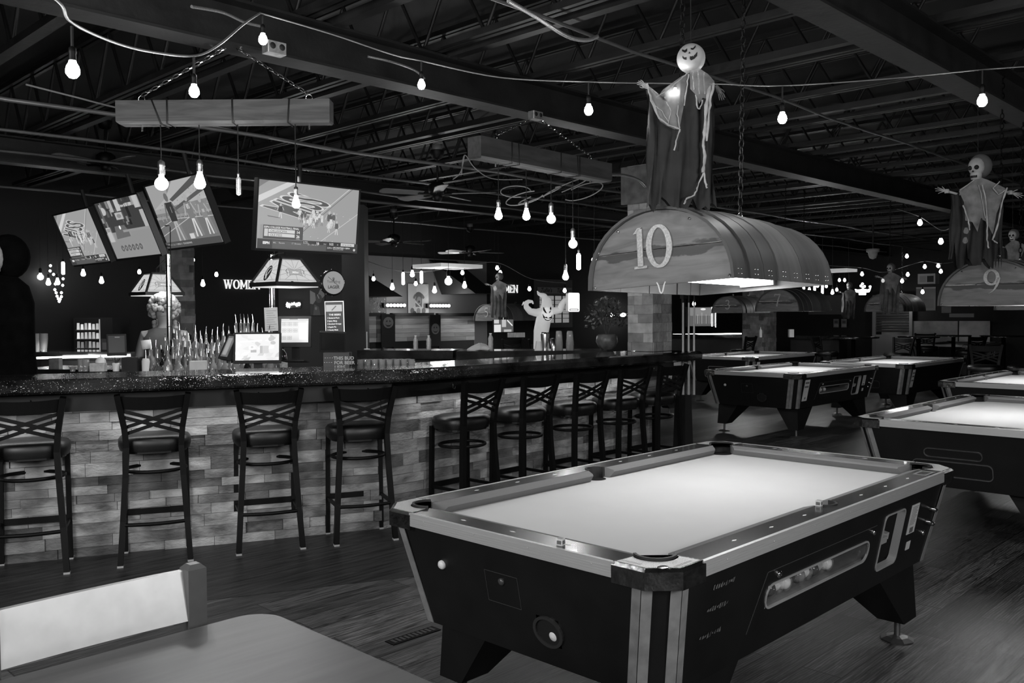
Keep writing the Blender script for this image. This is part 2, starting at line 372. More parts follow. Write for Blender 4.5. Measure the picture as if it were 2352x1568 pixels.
mb.build('apron', M('dark_stained_board', 0.006, 0.35, var=0.5, scale=3, stretch=(0.3, 0.3, 3)), bar)
def resin():
    m = bpy.data.materials.new('rippled_resin_bar_top'); m.use_nodes = True; N = m.node_tree.nodes; L = m.node_tree.links; b = N['Principled BSDF']
    tc = N.new('ShaderNodeTexCoord'); n = N.new('ShaderNodeTexNoise'); n.inputs['Scale'].default_value = 5; n.inputs['Detail'].default_value = 5
    L.new(tc.outputs['Object'], n.inputs['Vector']); r = N.new('ShaderNodeValToRGB')
    r.color_ramp.elements[0].color = (0.004, 0.004, 0.004, 1); r.color_ramp.elements[1].color = (0.04, 0.04, 0.04, 1); r.color_ramp.elements[0].position = 0.35; r.color_ramp.elements[1].position = 0.75
    L.new(n.outputs['Fac'], r.inputs[0])
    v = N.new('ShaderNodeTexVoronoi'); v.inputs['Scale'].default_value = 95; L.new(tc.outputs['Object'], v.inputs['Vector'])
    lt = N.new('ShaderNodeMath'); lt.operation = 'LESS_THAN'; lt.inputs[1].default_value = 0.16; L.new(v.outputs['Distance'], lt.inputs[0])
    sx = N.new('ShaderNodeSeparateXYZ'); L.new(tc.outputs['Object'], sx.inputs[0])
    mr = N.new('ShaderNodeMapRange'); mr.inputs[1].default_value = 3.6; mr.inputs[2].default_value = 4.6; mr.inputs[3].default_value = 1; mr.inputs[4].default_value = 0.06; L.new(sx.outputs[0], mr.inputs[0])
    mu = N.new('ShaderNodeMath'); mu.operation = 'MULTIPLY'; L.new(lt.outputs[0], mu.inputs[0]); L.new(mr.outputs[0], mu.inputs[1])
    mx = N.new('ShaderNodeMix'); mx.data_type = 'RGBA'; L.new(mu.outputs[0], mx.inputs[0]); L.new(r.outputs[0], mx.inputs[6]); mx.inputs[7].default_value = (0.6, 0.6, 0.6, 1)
    L.new(mx.outputs[2], b.inputs['Base Color'])
    b.inputs['Roughness'].default_value = 0.07; b.inputs['Coat Weight'].default_value = 0.6; b.inputs['Coat Roughness'].default_value = 0.02
    n2 = N.new('ShaderNodeTexNoise'); n2.inputs['Scale'].default_value = 42; n2.inputs['Detail'].default_value = 2; L.new(tc.outputs['Object'], n2.inputs['Vector'])
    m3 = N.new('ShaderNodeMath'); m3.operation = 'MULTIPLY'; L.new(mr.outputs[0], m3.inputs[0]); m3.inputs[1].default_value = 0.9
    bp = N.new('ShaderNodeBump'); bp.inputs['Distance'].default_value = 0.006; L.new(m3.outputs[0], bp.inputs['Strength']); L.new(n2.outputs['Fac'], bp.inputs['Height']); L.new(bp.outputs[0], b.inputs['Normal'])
    return m
RES = resin()
mb = MB()
lay = [(0.455, 1.100), (0.475, 1.115), (0.478, 1.160), (0.465, 1.178), (0.44, 1.187), (0.40, 1.185)]
rows = [[(p[0], p[1], z) for p in para(d)] for d, z in lay] + [[(p[0], p[1], 1.185) for p in para(-0.18)], [(p[0], p[1], 1.100) for p in para(-0.18)]]
for r_ in rows: r_[2] = (7.49, r_[2][1], r_[2][2])
n = len(rows)
mb.add([p for r_ in rows for p in r_], [(i * 3 + j, ((i + 1) % n) * 3 + j, ((i + 1) % n) * 3 + j + 1, i * 3 + j + 1) for i in range(n) for j in range(2)], False)
mb.poly([r_[2] for r_ in rows]); mb.poly([r_[0] for r_ in reversed(rows)])
mb.build('bar_top', RES, bar)
hk = MB()
for px, py in ((72, 920), (595, 905), (846, 890), (1038, 870), (1500, 846)):
    u_, z_ = on_v(px, py, 5.0)
    if px < 900:
        # on the angled wing
        d = ray(px, py); du = d.x * CT + d.y * ST; dv = -d.x * ST + d.y * CT
        na = Vector((sin(aw), -cos(aw))); Pw = Vector(A0) + na * 0.2; t = (Pw.x * na.x + Pw.y * na.y) / (du * na.x + dv * na.y)
        c = (du * t + na.x * 0.012, dv * t + na.y * 0.012, 1.02)
    else: c = (u_, 5.0 - 0.012, 1.02)
    hk.tube([(c[0], c[1] + 0.01, c[2] + 0.025), (c[0], c[1], c[2] + 0.02), (c[0], c[1], c[2] - 0.015), (c[0], c[1] - 0.02, c[2] - 0.02), (c[0], c[1] - 0.028, c[2])], 0.004, 5)
hk.build('bag_hooks', chrome, bar)
# real LED tape under the overhang washes the stone
for i, (uu, vv, ln, rz) in enumerate(((2.2, 5.8, 2.4, aw), (5.6, 5.02, 2.8, 0))):
    light('under_bar_led_light', 'AREA', U(uu, vv + (0.03 if i == 0 else 0.07), 0.962), 3.0 if i == 0 else 3.0, ln, 0.015, (0, 0, TH + rz))
# inner service counter and the far side of the island
mb = MB(); In = para(-0.2); In2 = para(-0.62)
mb.prism([(In[0][0], In[0][1]), In[1], (7.0, In[2][1]), (7.0, In2[2][1]), In2[1], In2[0]], 0.80, 0.90)
mb.prism([(In[0][0], In[0][1]), In[1], (7.0, In[2][1]), (7.0, In2[2][1] - 0.03), (In2[1][0], In2[1][1] - 0.03), In2[0]], 0.0, 0.80, 1)
o = mb.build('service_counter', [steel, dark], None, RM); tag(o, 'steel working counter on the inner side of the bar, under its resin top', 'counter')
def counter(name, x0, Y0, x1, Y1, depth, z0, z1, label, mats, skirt=True):
    a, b = at(x0, 800, Y0), at(x1, 800, Y1); a.z = b.z = 0; d = (b - a).normalized(); n = Vector((-d.y, d.x, 0))
    o_ = [a, b, b + n * depth, a + n * depth]; mb = MB()
    mb.prism([(p.x, p.y) for p in o_], z0, z1, 0)
    if skirt:
        o2 = [a + n * 0.12, b + n * 0.12, b + n * (depth - 0.05), a + n * (depth - 0.05)]; mb.prism([(p.x, p.y) for p in o2], 0, z0, 1)
    return tag(mb.build(name, mats), label, 'counter'), a, b, d, n
slabm = M('polished_dark_slab', 0.02, 0.1, var=0.6, scale=5, coat=0.5)
panelm = M('dark_bar_panel', 0.02, 0.6, var=0.3, scale=4)
counter('back_counter', 820, 9.5, 1040, 9.3, 0.5, 1.09, 1.18, 'dark polished counter of the far bar side below the dog portrait', [slabm, panelm])
counter('back_counter', 1048, 9.0, 1395, 8.95, 0.5, 1.10, 1.186, 'dark polished counter of the far bar side carrying the steel shaker', [slabm, panelm])
counter('back_counter', 75, 9.6, 300, 9.3, 0.5, 1.10, 1.185, 'dark polished counter of the far left bar side, bead lights on its edge', [slabm, panelm])
o, a, b, d, n = counter('steel_ice_well', 30, 7.3, 262, 7.15, 0.55, 1.02, 1.13, 'stainless steel ice well behind the left end of the bar', [steel, dark])
# stone column rising from the bar end
def column(u0, u1, v0, v1, z0, z1, label, bh=(0.085, 0.1), mats=dimstone):
    mb = MB(); r_ = random.Random(int(u0 * 10)); mb.box(u0 + 0.02, u1 - 0.02, v0 + 0.02, v1 - 0.02, z0, z1, 0)
    c = [(u0, v0), (u1, v0), (u1, v1), (u0, v1)]
    for i in range(4):
        a_, b_ = c[i], c[(i + 1) % 4]; ledger(mb, a_, b_, z0, z1, bh[0], bh[1], 0.1, 0.26, -0.012, 0.008, range(len(mats)), r_)
    return tag(mb.build('stone_column', mats, None, RM), label, 'column')
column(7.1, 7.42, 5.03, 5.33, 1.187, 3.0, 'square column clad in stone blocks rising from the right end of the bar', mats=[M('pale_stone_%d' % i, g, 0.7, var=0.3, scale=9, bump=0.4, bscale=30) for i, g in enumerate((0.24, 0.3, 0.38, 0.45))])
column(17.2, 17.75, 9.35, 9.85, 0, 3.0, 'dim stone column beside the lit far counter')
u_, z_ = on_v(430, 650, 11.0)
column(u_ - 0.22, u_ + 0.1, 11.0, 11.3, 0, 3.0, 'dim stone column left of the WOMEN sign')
mb = MB().box(7.02, 7.06, 4.95, 5.35, 2.62, 2.98); tag(mb.build('hanging_board', M('old_board', 0.12, 0.7, var=0.4, scale=10), None, RM), 'old timber board fixed high on the stone column at the bar end', 'board')
black_col = MB(); u_, z_ = on_v(790, 700, 9.0)
# ================= POOL TABLES =================
HX, HY = 1.225, 0.678
def side_frame(axis, sgn):     # frame on a sloping cabinet face: x along face, y up the slope, z out
    zt, zb = 0.775, 0.375; it, ib = 0.018, 0.098
    if axis == 'y': top = Vector((0, sgn * (HY - it), zt)); bot = Vector((0, sgn * (HY - ib), zb)); X = Vector((-sgn, 0, 0))
    else: top = Vector((sgn * (HX - it), 0, zt)); bot = Vector((sgn * (HX - ib), 0, zb)); X = Vector((0, sgn, 0))
    Y = (top - bot).normalized(); Z = X.cross(Y); m = Matrix.Identity(4)
    for i, a in enumerate((X, Y, Z)):
        for j in range(3): m[j][i] = a[j]
    m.translation = bot; return m
ballms = [white, M('dark_ball', 0.08, 0.12), M('grey_ball', 0.25, 0.12), M('mid_ball', 0.45, 0.12)]
scuff = M('worn_lettering', 0.09, 0.7, var=0.9, scale=60)
chute = M('ball_chute', 0.3, 0.4, 0.6, var=0.3, scale=8)
def holed_panel(mb, x0, x1, y0, y1, holes, m=0):
    xs = sorted({x0, x1, *[h[0] for h in holes], *[h[1] for h in holes]}); ys = sorted({y0, y1, *[h[2] for h in holes], *[h[3] for h in holes]})
    for i in range(len(xs) - 1):
        for j in range(len(ys) - 1):
            cx, cy = (xs[i] + xs[i + 1]) / 2, (ys[j] + ys[j + 1]) / 2
            if not any(h[0] < cx < h[1] and h[2] < cy < h[3] for h in holes): mb.rect(xs[i], xs[i + 1], ys[j], ys[j + 1], 0, m)
def ring(mb, outer, inner, z0, z1, m=None):
    n = len(outer)
    for i in range(n):
        j = (i + 1) % n; mb.prism([outer[i], outer[j], inner[j], inner[i]], z0, z1, m)
def pool_table(u, v, flip, label, kind_='main'):
    t = thing('pool_table', label, 'pool table', uvm(u, v, 0, pi if flip else 0), 'coin operated pool tables in the hall')
    c1, c0, ct, cb = 0.085, 0.085, 0.018, 0.098
    def octo(ins, c): 
        x, y = HX - ins, HY - ins; return [(x - c, -y), (x, -y + c), (x, y - c), (x - c, y), (-x + c, y), (-x, y - c), (-x, -y + c), (-x + c, -y)]
    OT, OB = octo(ct, c1), octo(cb, c0)
    # cabinet: corner faces, two pierced faces, two whole faces, floor
    mb = MB()
    for i in (0, 2, 4, 6): mb.add([(*OB[i], .375), (*OB[i + 1], .375), (*OT[i + 1], .775), (*OT[i], .775)], [(0, 1, 2, 3)])
    mb.poly([(*p, 0.375) for p in reversed(OB)])
    sl = sqrt(.4 ** 2 + .08 ** 2)
    for i in (1, 3): mb.add([(*OB[i], .375), (*OB[(i + 1) % 8], .375), (*OT[(i + 1) % 8], .775), (*OT[i], .775)], [(0, 1, 2, 3)])
    fy = side_frame('y', -1); fx = side_frame('x', -1); fx2 = side_frame('x', 1); fy2 = side_frame('y', 1)
    k = 1.02
    winy = (0.158, 0.243); wx = (-0.545, 0.31)
    coin = (0.44, 0.66, 0.075, 0.325)
    xw = HX - 0.018 - c1; xb = HX - 0.098 - c0
    mb.M = fy; holed_panel(mb, -xb, xb, 0, sl, [(wx[0] + .005, wx[1] - .005, winy[0], winy[1]), coin])
    mb.add([(xb, 0, 0), (xw, sl, 0), (xb, sl, 0)], [(0, 1, 2)]); mb.add([(-xb, 0, 0), (-xb, sl, 0), (-xw, sl, 0)], [(0, 1, 2)])
    yw = HY - 0.018 - c1; yb = HY - 0.098 - c0
    # hole centre on the near end: y=-0.155 (table frame) ; the end frame's x runs along -y
    hx = 0.155; hy = 0.125; hr = 0.05
    mb.M = fx; holed_panel(mb, -yb, yb, 0, sl, [(hx - hr, hx + hr, hy - hr, hy + hr)])
    mb.add([(yb, 0, 0), (yw, sl, 0), (yb, sl, 0)], [(0, 1, 2)]); mb.add([(-yb, 0, 0), (-yb, sl, 0), (-yw, sl, 0)], [(0, 1, 2)])
    mb.M = Matrix.Identity(4); mb.build('cabinet', black, t)
    # ball window: recess, frame, balls
    mb = MB(); mb.M = fy
    a, b, c, d = wx[0], wx[1], winy[0], winy[1]
    mb.add([(a, c, 0), (b, c, 0), (b, c + .012, -.12), (a, c + .012, -.12)], [(0, 1, 2, 3)], False, 0)
    mb.add([(a, d, 0), (a, d, -.12), (b, d, -.12), (b, d, 0)], [(0, 1, 2, 3)], False, 1)
    mb.add([(a, c, -.12), (b, c, -.12), (b, d, -.12), (a, d, -.12)], [(0, 1, 2, 3)], False, 1)
    mb.add([(a, c, 0), (a, c, -.12), (a, d, -.12), (a, d, 0)], [(0, 1, 2, 3)], False, 0); mb.add([(b, c, 0), (b, d, 0), (b, d, -.12), (b, c, -.12)], [(0, 1, 2, 3)], False, 0)
    win = mb.build('ball_return_window', [chute, dark], t)
    mb = MB(); mb.M = fy; o_ = rrect(a - .006, b + .006, c - .006, d + .006, .045); i_ = rrect(a + .001, b - .001, c + .001, d - .001, .038); ring(mb, o_, i_, -.004, .004)
    o2 = [(a + .001, c + .001), (b - .001, c + .001), (b - .001, d - .001), (a + .001, d - .001)]
    mb.build('window_frame', alu, win)
    mb = MB(); mb.M = fy
    for sgx in (0, 1):
        for sgy in (0, 1):
            cx, cy = (a, b)[sgx], (c, d)[sgy]; ox, oy = (1, -1)[sgx], (1, -1)[sgy]
            q = [(cx + ox * (.042 - .042 * cos(radians(t_))), cy + oy * (.042 - .042 * sin(radians(t_)))) for t_ in range(0, 91, 15)] + [(cx, cy)]
            mb.poly([(p[0], p[1], -.002) for p in (q if sgx == sgy else reversed(q))])
    mb.build('window_corner_lining', alu, win)
    if kind_ != 'far':
        r_ = random.Random(5); xx = a + .10
        for bi, gm in enumerate((1, 0, 0, 1, 2, 0, 1, 3, 0) if kind_ == 'main' else (0, 1, 0)):
            mb = MB(); mb.M = fy; mb.ball((xx, c + .034, -.045 - .012 * (bi % 2)), .0285, 16); xx += .0575 * (0.95 if bi in (1, 5) else 1)
            mb.build('pool_ball', ballms[gm], win)
        MB_ = MB(); MB_.M = fy; MB_.rect(a, b, c, d, -.014); MB_.build('window_pane', M('scratched_acrylic', 0.8, 0.08, trans=0.98, alpha=0.28), win)
    # coin slot opening
    mb = MB(); mb.M = fy; a, b, c, d = coin
    for q in ([(a, c, 0), (b, c, 0), (b, c, -.09), (a, c, -.09)], [(a, d, 0), (a, d, -.09), (b, d, -.09), (b, d, 0)], [(a, c, -.09), (b, c, -.09), (b, d, -.09), (a, d, -.09)], [(a, c, 0), (a, c, -.09), (a, d, -.09), (a, d, 0)], [(b, c, 0), (b, d, 0), (b, d, -.09), (b, c, -.09)]): mb.poly(q)
    cs = mb.build('coin_opening', dark, t)
    mb = MB(); mb.M = fy; ring(mb, rrect(a - .004, b + .004, c - .004, d + .004, .03), rrect(a + .002, b - .002, c + .002, d - .002, .026), -.03, .004); mb.build('opening_frame', alu, cs)
    mb = MB(); mb.M = fy; mb.box(a + .06, a + .13, c + .10, c + .13, -.08, -.02, 0); mb.box(a + .13, a + .17, c + .105, c + .135, -.085, -.03, 0); mb.build('coin_slide', alu, cs)
    # seams, locks, sticker, scuffed lettering
    mb = MB(); mb.M = fy
    for p, q in (((-.565, .30, 0), (-.64, .09, 0)), ((-.565, .30, 0), (.36, .30, 0))): mb.bar(p, q, .0025, .002, up=(0, 0, 1))
    mb.build('panel_seam', M('seam_edge', 0.06, 0.4), t)
    for lx, ly in ((-.48, .275), (.335, .275), (.955, .155)):
        mb = MB(); mb.M = fy; mb.lathe([(.013, 0), (.013, .006), (.008, .009), (.0, .009)], (lx, ly, 0), 14); mb.build('lock', chrome, t)
    mb = MB(); mb.M = fy
    for kx, ky in ((.985, .27), (.95, .215), (.99, .20)): mb.lathe([(.011, 0), (.009, .03), (.004, .03)], (kx, ky, 0), 10); mb.box(kx - .004, kx + .02, ky - .004, ky + .004, 0.018, .03)
    mb.build('coin_chute_hardware', darkchrome, t)
    mb = MB(); mb.M = fy; mb.box(.735, .825, .185, .325, 0, .002, 0); mb.box(.76, .80, .19, .215, .002, .003, 1)
    for i in range(12): mb.rect(.745, .815 - (i * 7 % 3) * .008, .312 - i * .0075, .3145 - i * .0075, .0025, 1)
    mb.box(.765, .81, .105, .145, 0, .002, 0)
    mb.build('notice_sticker', [paper, M('grey_print', 0.12, 0.7)], t)
    if kind_ == 'main':
        mb = MB(); mb.M = fy; r_ = random.Random(2)
        for cx, cy, w_ in ((-.86, .33, .13), (-.875, .255, .13), (-.89, .165, .13)):
            for i in range(9):
                x_ = cx - w_ / 2 + w_ * i / 9; h_ = r_.uniform(.008, .02); mb.poly([(x_, cy - h_ / 2 + r_.uniform(-.003, .003), .0015), (x_ + r_.uniform(.006, .014), cy - h_ / 2, .0015), (x_ + r_.uniform(.008, .014), cy + h_ / 2, .0015), (x_ + .002, cy + h_ / 2 * r_.random(), .0015)])
            mb.build('worn_word', scuff, t); mb = MB(); mb.M = fy
    # near end: button, lock plate, cue ball hole
    mb = MB(); mb.M = fx; mb.lathe([(.017, 0), (.017, .008), (.011, .014), (0, .015)], (-.35, .262, 0), 16); mb.build('push_button', white, t)
    mb = MB(); mb.M = fx; ring(mb, [(-.121, .175), (.04, .175), (.04, .292), (-.121, .292)], [(-.1195, .1765), (.0385, .1765), (.0385, .2905), (-.1195, .2905)], 0, .0012); mb.lathe([(.013, 0), (.013, .006), (.006, .009), (0, .009)], (-.04, .262, 0), 14, None); mb.build('lock_plate', M('lock_plate_edge', 0.1, 0.35, 0.5), t)
    mb = MB(); mb.M = fx; n_ = 24; oc = [(hx + .066 * cos(2 * pi * i / n_), hy + .056 * sin(2 * pi * i / n_)) for i in range(n_)]; ic = [(hx + .054 * cos(2 * pi * i / n_), hy + .046 * sin(2 * pi * i / n_)) for i in range(n_)]
    ring(mb, oc, ic, -.002, .008, 0)
    # filler behind the ring up to the square opening, then the cup
    mb.lathe([(.05, 0.001), (.05, -.07), (0.001, -.075)], (hx, hy, 0), 24, 1, None, True, 1.08, 0.93)
    cup = mb.build('cue_ball_cup', [M('gloss_black_ring', 0.03, 0.2, var=0.1), dark], t)
    if kind_ == 'main':
        mb = MB(); mb.M = fx; mb.ball((hx + .016, hy - .014, -.022), .0285, 18); mb.build('cue_ball', white, cup)
    # far end: the two chrome outlined openings of the foot rail
    mb = MB(); mb.M = fx2
    # the end frame's x runs along +y
    a, b, c, d = -.20, .17, .205, .27
    ring(mb, rrect(a, b, c, d, .03), rrect(a + .006, b - .006, c + .006, d - .006, .026), 0, .004)
    a, b, c, d = -.28, .23, .075, .185
    ring(mb, rrect(a, b, c, d, .035), rrect(a + .006, b - .006, c + .006, d - .006, .03), 0, .004)
    mb.build('opening_outline', chrome, t)
    # sticker on the blank side
    mb = MB(); mb.M = fy2; mb.box(-1.02, -.92, .10, .36, 0, .002, 0)
    for i, (h0, g_) in enumerate(((.30, 1), (.25, 1), (.19, 1))): mb.rect(-1.01, -.93, h0, h0 + .02, .0025, 1)
    if flip: mb.build('house_rules_sticker', [paper, M('grey_print', 0.12, 0.7)], t)
    if kind_ == 'rules':
        mb = MB(); mb.M = fy; mb.box(-.99, -.86, .09, .36, 0, .002, 0)
        for h0 in (.31, .26): mb.rect(-.975, -.875, h0, h0 + .022, .0025, 1)
        mb.lathe([(.016, 0), (.016, .001)], (-.92, .125, .002), 14, 1); mb.build('house_rules_sticker', [paper, M('grey_print', 0.12, 0.7)], t)
    # corner trim: two light strips folded over each corner's edges
    for i in (0, 2, 4, 6):
        for e, nb in ((i, i - 1), (i + 1, i + 2)):
            mb = MB(); pb, pt = Vector((*OB[e], .376)), Vector((*OT[e], .752))
            oth = (i + 1) if e == i else i
            for q in (oth, nb % 8):
                qb = Vector((*OB[q], .376)); qt = Vector((*OT[q], .752)); wb = .033
                b2 = pb + (qb - pb).normalized() * wb; t2 = pt + (qt - pt).normalized() * wb
                nrm = (b2 - pb).cross(pt - pb).normalized()
                if nrm.dot(Vector((pb.x, pb.y, 0))) < 0: nrm = -nrm
                nn = nrm * .003; V_ = [pb + nn, b2 + nn, t2 + nn, pt + nn, pb, b2, t2, pt]
                mb.add([tuple(x_) for x_ in V_], [(0, 1, 2, 3), (1, 5, 6, 2), (0, 4, 5, 1), (3, 2, 6, 7)])
            mb.build('corner_strip', alustrip, t)
    # rails
    RW = .105
    sp = arc(0, RW, .052, 155, 25, 8)      # notch of the side pocket, measured from the rail edge
    for sgn in (-1, 1):
        o_ = [(-1.03, 0), (1.03, 0), (1.045, RW)] + [(p[0], RW - abs(p[1] - RW)) for p in arc(0, RW, .056, 0, 180, 12)] + [(-1.045, RW)]
        pts = [(x_, -HY + y_ + .004) for x_, y_ in o_]
        if sgn > 0: pts = [(-x_, -y_) for x_, y_ in pts]
        mb = MB().prism(pts, .768, .81); rl = mb.build('side_rail', ebony, t)
        mb = MB().box(-1.03, 1.03, -.002, .012, .762, .811, bev=0.0); 
        for gz in (.768, .776, .784, .792): mb.box(-1.03, 1.03, -.0035, -.001, gz, gz + .004)
        for sx_ in range(-9, 10, 3): mb.lathe([(.004, 0), (.003, .001)], (sx_ * .1, -.0032, .79), 8, None, Matrix.Rotation(pi / 2, 3, 'X'))
        mb.M = Matrix.Identity(4); rm = mb.build('rail_moulding', alu, t); rm.matrix_local = Matrix.Rotation(pi if sgn > 0 else 0, 4, 'Z') @ Matrix.Translation((0, -HY, 0))
        mb = MB()
        for dx in (-.75, -.5, -.25, .25, .5, .75):
            y_ = -HY + .062; q = [(dx - .016, y_), (dx, y_ - .006), (dx + .016, y_), (dx, y_ + .006)]
            if sgn > 0: q = [(-p[0], -p[1]) for p in q]
            mb.poly([(p[0], p[1], .8106) for p in q])
        mb.build('sights', M('pearl_inlay', 0.8, 0.4), rl)
        o_ = [(-.485, 0), (.485, 0), (.50, RW), (-.50, RW)]; pts = [(-HX + y_ + .004, -x_) for x_, y_ in o_]
        if sgn > 0: pts = [(-x_, -y_) for x_, y_ in pts]
        rl = MB().prism(pts, .768, .81).build('end_rail', ebony, t)
        mb = MB().box(-.485, .485, -.002, .012, .762, .811)
        for gz in (.768, .776, .784, .792): mb.box(-.485, .485, -.0035, -.001, gz, gz + .004)
        for sx_ in (-.4, -.13, .13, .4): mb.lathe([(.004, 0), (.003, .001)], (sx_, -.0032, .79), 8, None, Matrix.Rotation(pi / 2, 3, 'X'))
        rm = mb.build('rail_moulding', alu, t); rm.matrix_local = Matrix.Rotation(-pi / 2 if sgn < 0 else pi / 2, 4, 'Z') @ Matrix.Translation((0, -HX, 0))
        mb = MB()
        for dy in (-.25, 0, .25):
            x_ = -HX + .062; q = [(x_, dy - .016), (x_ + .006, dy), (x_, dy + .016), (x_ - .006, dy)]
            if sgn > 0: q = [(-p[0], -p[1]) for p in q]
            mb.poly([(p[0], p[1], .8106) for p in q])
        mb.build('sights', M('pearl_inlay', 0.8, 0.4), rl)
    # corner castings with pocket notch, liner and cup
    PC = .142
    for sx_, sy_ in ((-1, -1), (1, -1), (1, 1), (-1, 1)):
        def cc(p): return (sx_ * (HX - p[0]), sy_ * (HY - p[1]))
        oa = arc(PC, PC, .066, -42, -228, 14)
        o_ = [(.078, 0), (.20, 0), (.191, .098)] + oa + [(.098, .191), (0, .20), (0, .078)]
        def off_(d): return [(.078 - d * .4, -d), (.20, -d), (.191, .098)] + oa + [(.098, .191), (-d, .20), (-d, .078 - d * .4)]
        P = lambda q: [cc(p) for p in q]
        fixo = (lambda q: q) if sx_ * sy_ > 0 else (lambda q: list(reversed(q)))
        mb = MB(); mb.prism(fixo(P(off_(.004))), .748, .802, 0); mb.prism(fixo(P(off_(.004))), .802, .812, 0, fixo(P(off_(-.006))))
        mb.prism(fixo(P([(.086, .012), (.19, .012), (.182, .09)] + [(PC + .072 * cos(radians(a_)), PC + .072 * sin(radians(a_))) for a_ in range(-48, -223, -12)] + [(.09, .182), (.012, .19), (.012, .086)])), .812, .8128, 1)
        ca = mb.build('corner_casting', [darkchrome, stipple], t)
        mb = MB(); q = arc(PC, PC, .063, -44, -226, 18); w_ = [cc(p) for p in q]
        mb.ribbon(w_, .009, .74, .821); mb.build('pocket_liner', rubber, ca)
        mb = MB(); mb.lathe([(.0, .62), (.06, .63), (.063, .7605)], (*cc((PC, PC)), 0), 20); mb.build('pocket_cup', dark, ca)
        if kind_ == 'main' and (sx_, sy_) == (-1, -1):
            mb = MB(); mb.M = Matrix.Translation((-HX + .012, -HY + .185, .813)) @ Matrix.Rotation(-pi / 2, 4, 'Z')
            for i, r0 in enumerate((0, .008)): mb.rect(0, .075, .012 + r0, .0135 + r0, .0002)
            mb.M = Matrix.Translation((-HX + .05, -HY + .05, .8131)); mb.lathe([(.017, 0), (.015, .0006), (0, .0006)], (0, 0, 0), 16, None, None, True, 1.2, .9)
            mb.M = Matrix.Translation((-HX + .075, -HY + .022, .8131)); mb.rect(0, .09, 0, .0015); mb.rect(0, .09, .006, .0075)
            for i in range(4): mb.rect(-.03 + i * .005, -.0275 + i * .005, 0, .02)
            mb.build('cast_ornament', darkchrome, ca)
    for sgn in (-1, 1):
        mb = MB(); q = [(p[0], sgn * (HY - .109 + abs(p[1]))) for p in arc(0, 0, .052, 0, 180, 14)]
        mb.ribbon(q, .008, .74, .8135); mb.build('side_pocket_liner', rubber, t)
        mb = MB(); mb.lathe([(.0, .62), (.049, .63), (.051, .7605)], (0, sgn * (HY - .109), 0), 18); mb.build('pocket_cup', dark, t)
    # bed
    def cut(cx, cy, r, a0, a1, n=10): return arc(cx, cy, r, a0, a1, n)
    bx, by = HX - RW, HY - RW; o_ = []
    o_ += cut(0, -by, .05, 180, 0); o_ += cut(HX - PC, -(HY - PC), .06, 225 - 90 + 45 + 0, 90, 10) if False else [(bx - .10, -by)] + cut(HX - PC, -(HY - PC), .06, 218, 52, 12) + [(bx, -by + .10)]
    half = o_[:]; o_ = half + [(p[0], -p[1]) for p in reversed(half)]
    # right half done; mirror to the left
    right = [p for p in half if p[0] >= 0]; ro = right + [(p[0], -p[1]) for p in reversed(right)]; full = ro + [(-p[0], p[1]) for p in reversed(ro)]
    MB().poly([(p[0], p[1], .762) for p in full]).build('bed_cloth', cloth, t)
    # cushions
    prof = [(0, .8085), (.012, .81), (.048, .800), (.052, .792), (.03, .763), (0, .763)]
    def cushion(x0, x1, e0, e1, frame):
        mb = MB(); mb.M = frame; A_ = [(x0 + e0 * p[0] / .052, RW - .002 + p[0], p[1]) for p in prof]; B_ = [(x1 - e1 * p[0] / .052, RW - .002 + p[0], p[1]) for p in prof]; n = len(prof)
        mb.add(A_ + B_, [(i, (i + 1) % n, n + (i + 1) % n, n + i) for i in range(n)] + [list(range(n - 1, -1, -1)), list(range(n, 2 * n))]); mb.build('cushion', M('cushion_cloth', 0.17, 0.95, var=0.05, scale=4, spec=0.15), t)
    for sgn in (0, pi):
        fr = Matrix.Rotation(sgn, 4, 'Z') @ Matrix.Translation((0, -HY, 0))
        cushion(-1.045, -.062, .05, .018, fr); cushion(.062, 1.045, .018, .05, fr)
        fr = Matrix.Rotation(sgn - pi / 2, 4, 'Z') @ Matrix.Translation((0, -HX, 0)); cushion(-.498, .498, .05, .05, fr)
    # legs
    for sx_ in (-1, 1):
        for sy_ in (-1, 1):
            A_ = [(.58, .26), (1.00, .26), (1.00, .55), (.58, .55)]; B_ = [(.86, .44), (1.01, .44), (1.01, .565), (.86, .565)]
            fl = (lambda q: [(sx_ * p[0], sy_ * p[1]) for p in q]); fo = (lambda q: q) if sx_ * sy_ > 0 else (lambda q: list(reversed(q)))
            mb = MB().prism(fo(fl(B_)), .105, .385, 0, fo(fl(A_))); lg = mb.build('leg', black, t)
            cx, cy = sx_ * .935, sy_ * .505
            mb = MB().lathe([(.014, .02), (.014, .12)], (cx, cy, 0), 10); mb.lathe([(.075, 0), (.078, .006), (.05, .018), (.02, .024), (.0, .024)], (cx, cy, 0), 8, sm=False); mb.build('levelling_foot', M('foot_metal', 0.22, 0.4, 0.8), lg)
    if kind_ == 'main':
        mb = MB(); mb.M = Matrix.Translation((.93, -HY + .055, .8107)); ring(mb, [(-.06, -.03), (.06, -.03), (.06, .03), (-.06, .03)], [(-.045, -.02), (.045, -.02), (.045, .02), (-.045, .02)], 0, .0008); mb.build('rail_decal', alustrip, t)
    return t
pool_table(3.342, 2.129, False, 'large foreground pool table under the lamp numbered 10, two chalk cubes on its rails')
pool_table(7.435, 2.01, True, 'pool table cut by the right edge, two chrome outlined slots in its end', 'plain')
pool_table(11.28, 5.68, False, 'middle distance pool table under the lamp numbered 7, white notice by its ball window', 'rules')
pool_table(14.55, 8.12, True, 'distant pool table left of centre behind another, under the lamp numbered 3', 'plain')
pool_table(14.1, 5.42, True, 'distant pool table under the lamp numbered 2, white notice at its far corner', 'plain')
pool_table(11.25, 2.74, False, 'pool table at the right edge directly behind the one with chrome slots', 'plain')
pool_table(22.4, 7.15, False, 'farthest pool table, small at the right before the panelled booths', 'far')
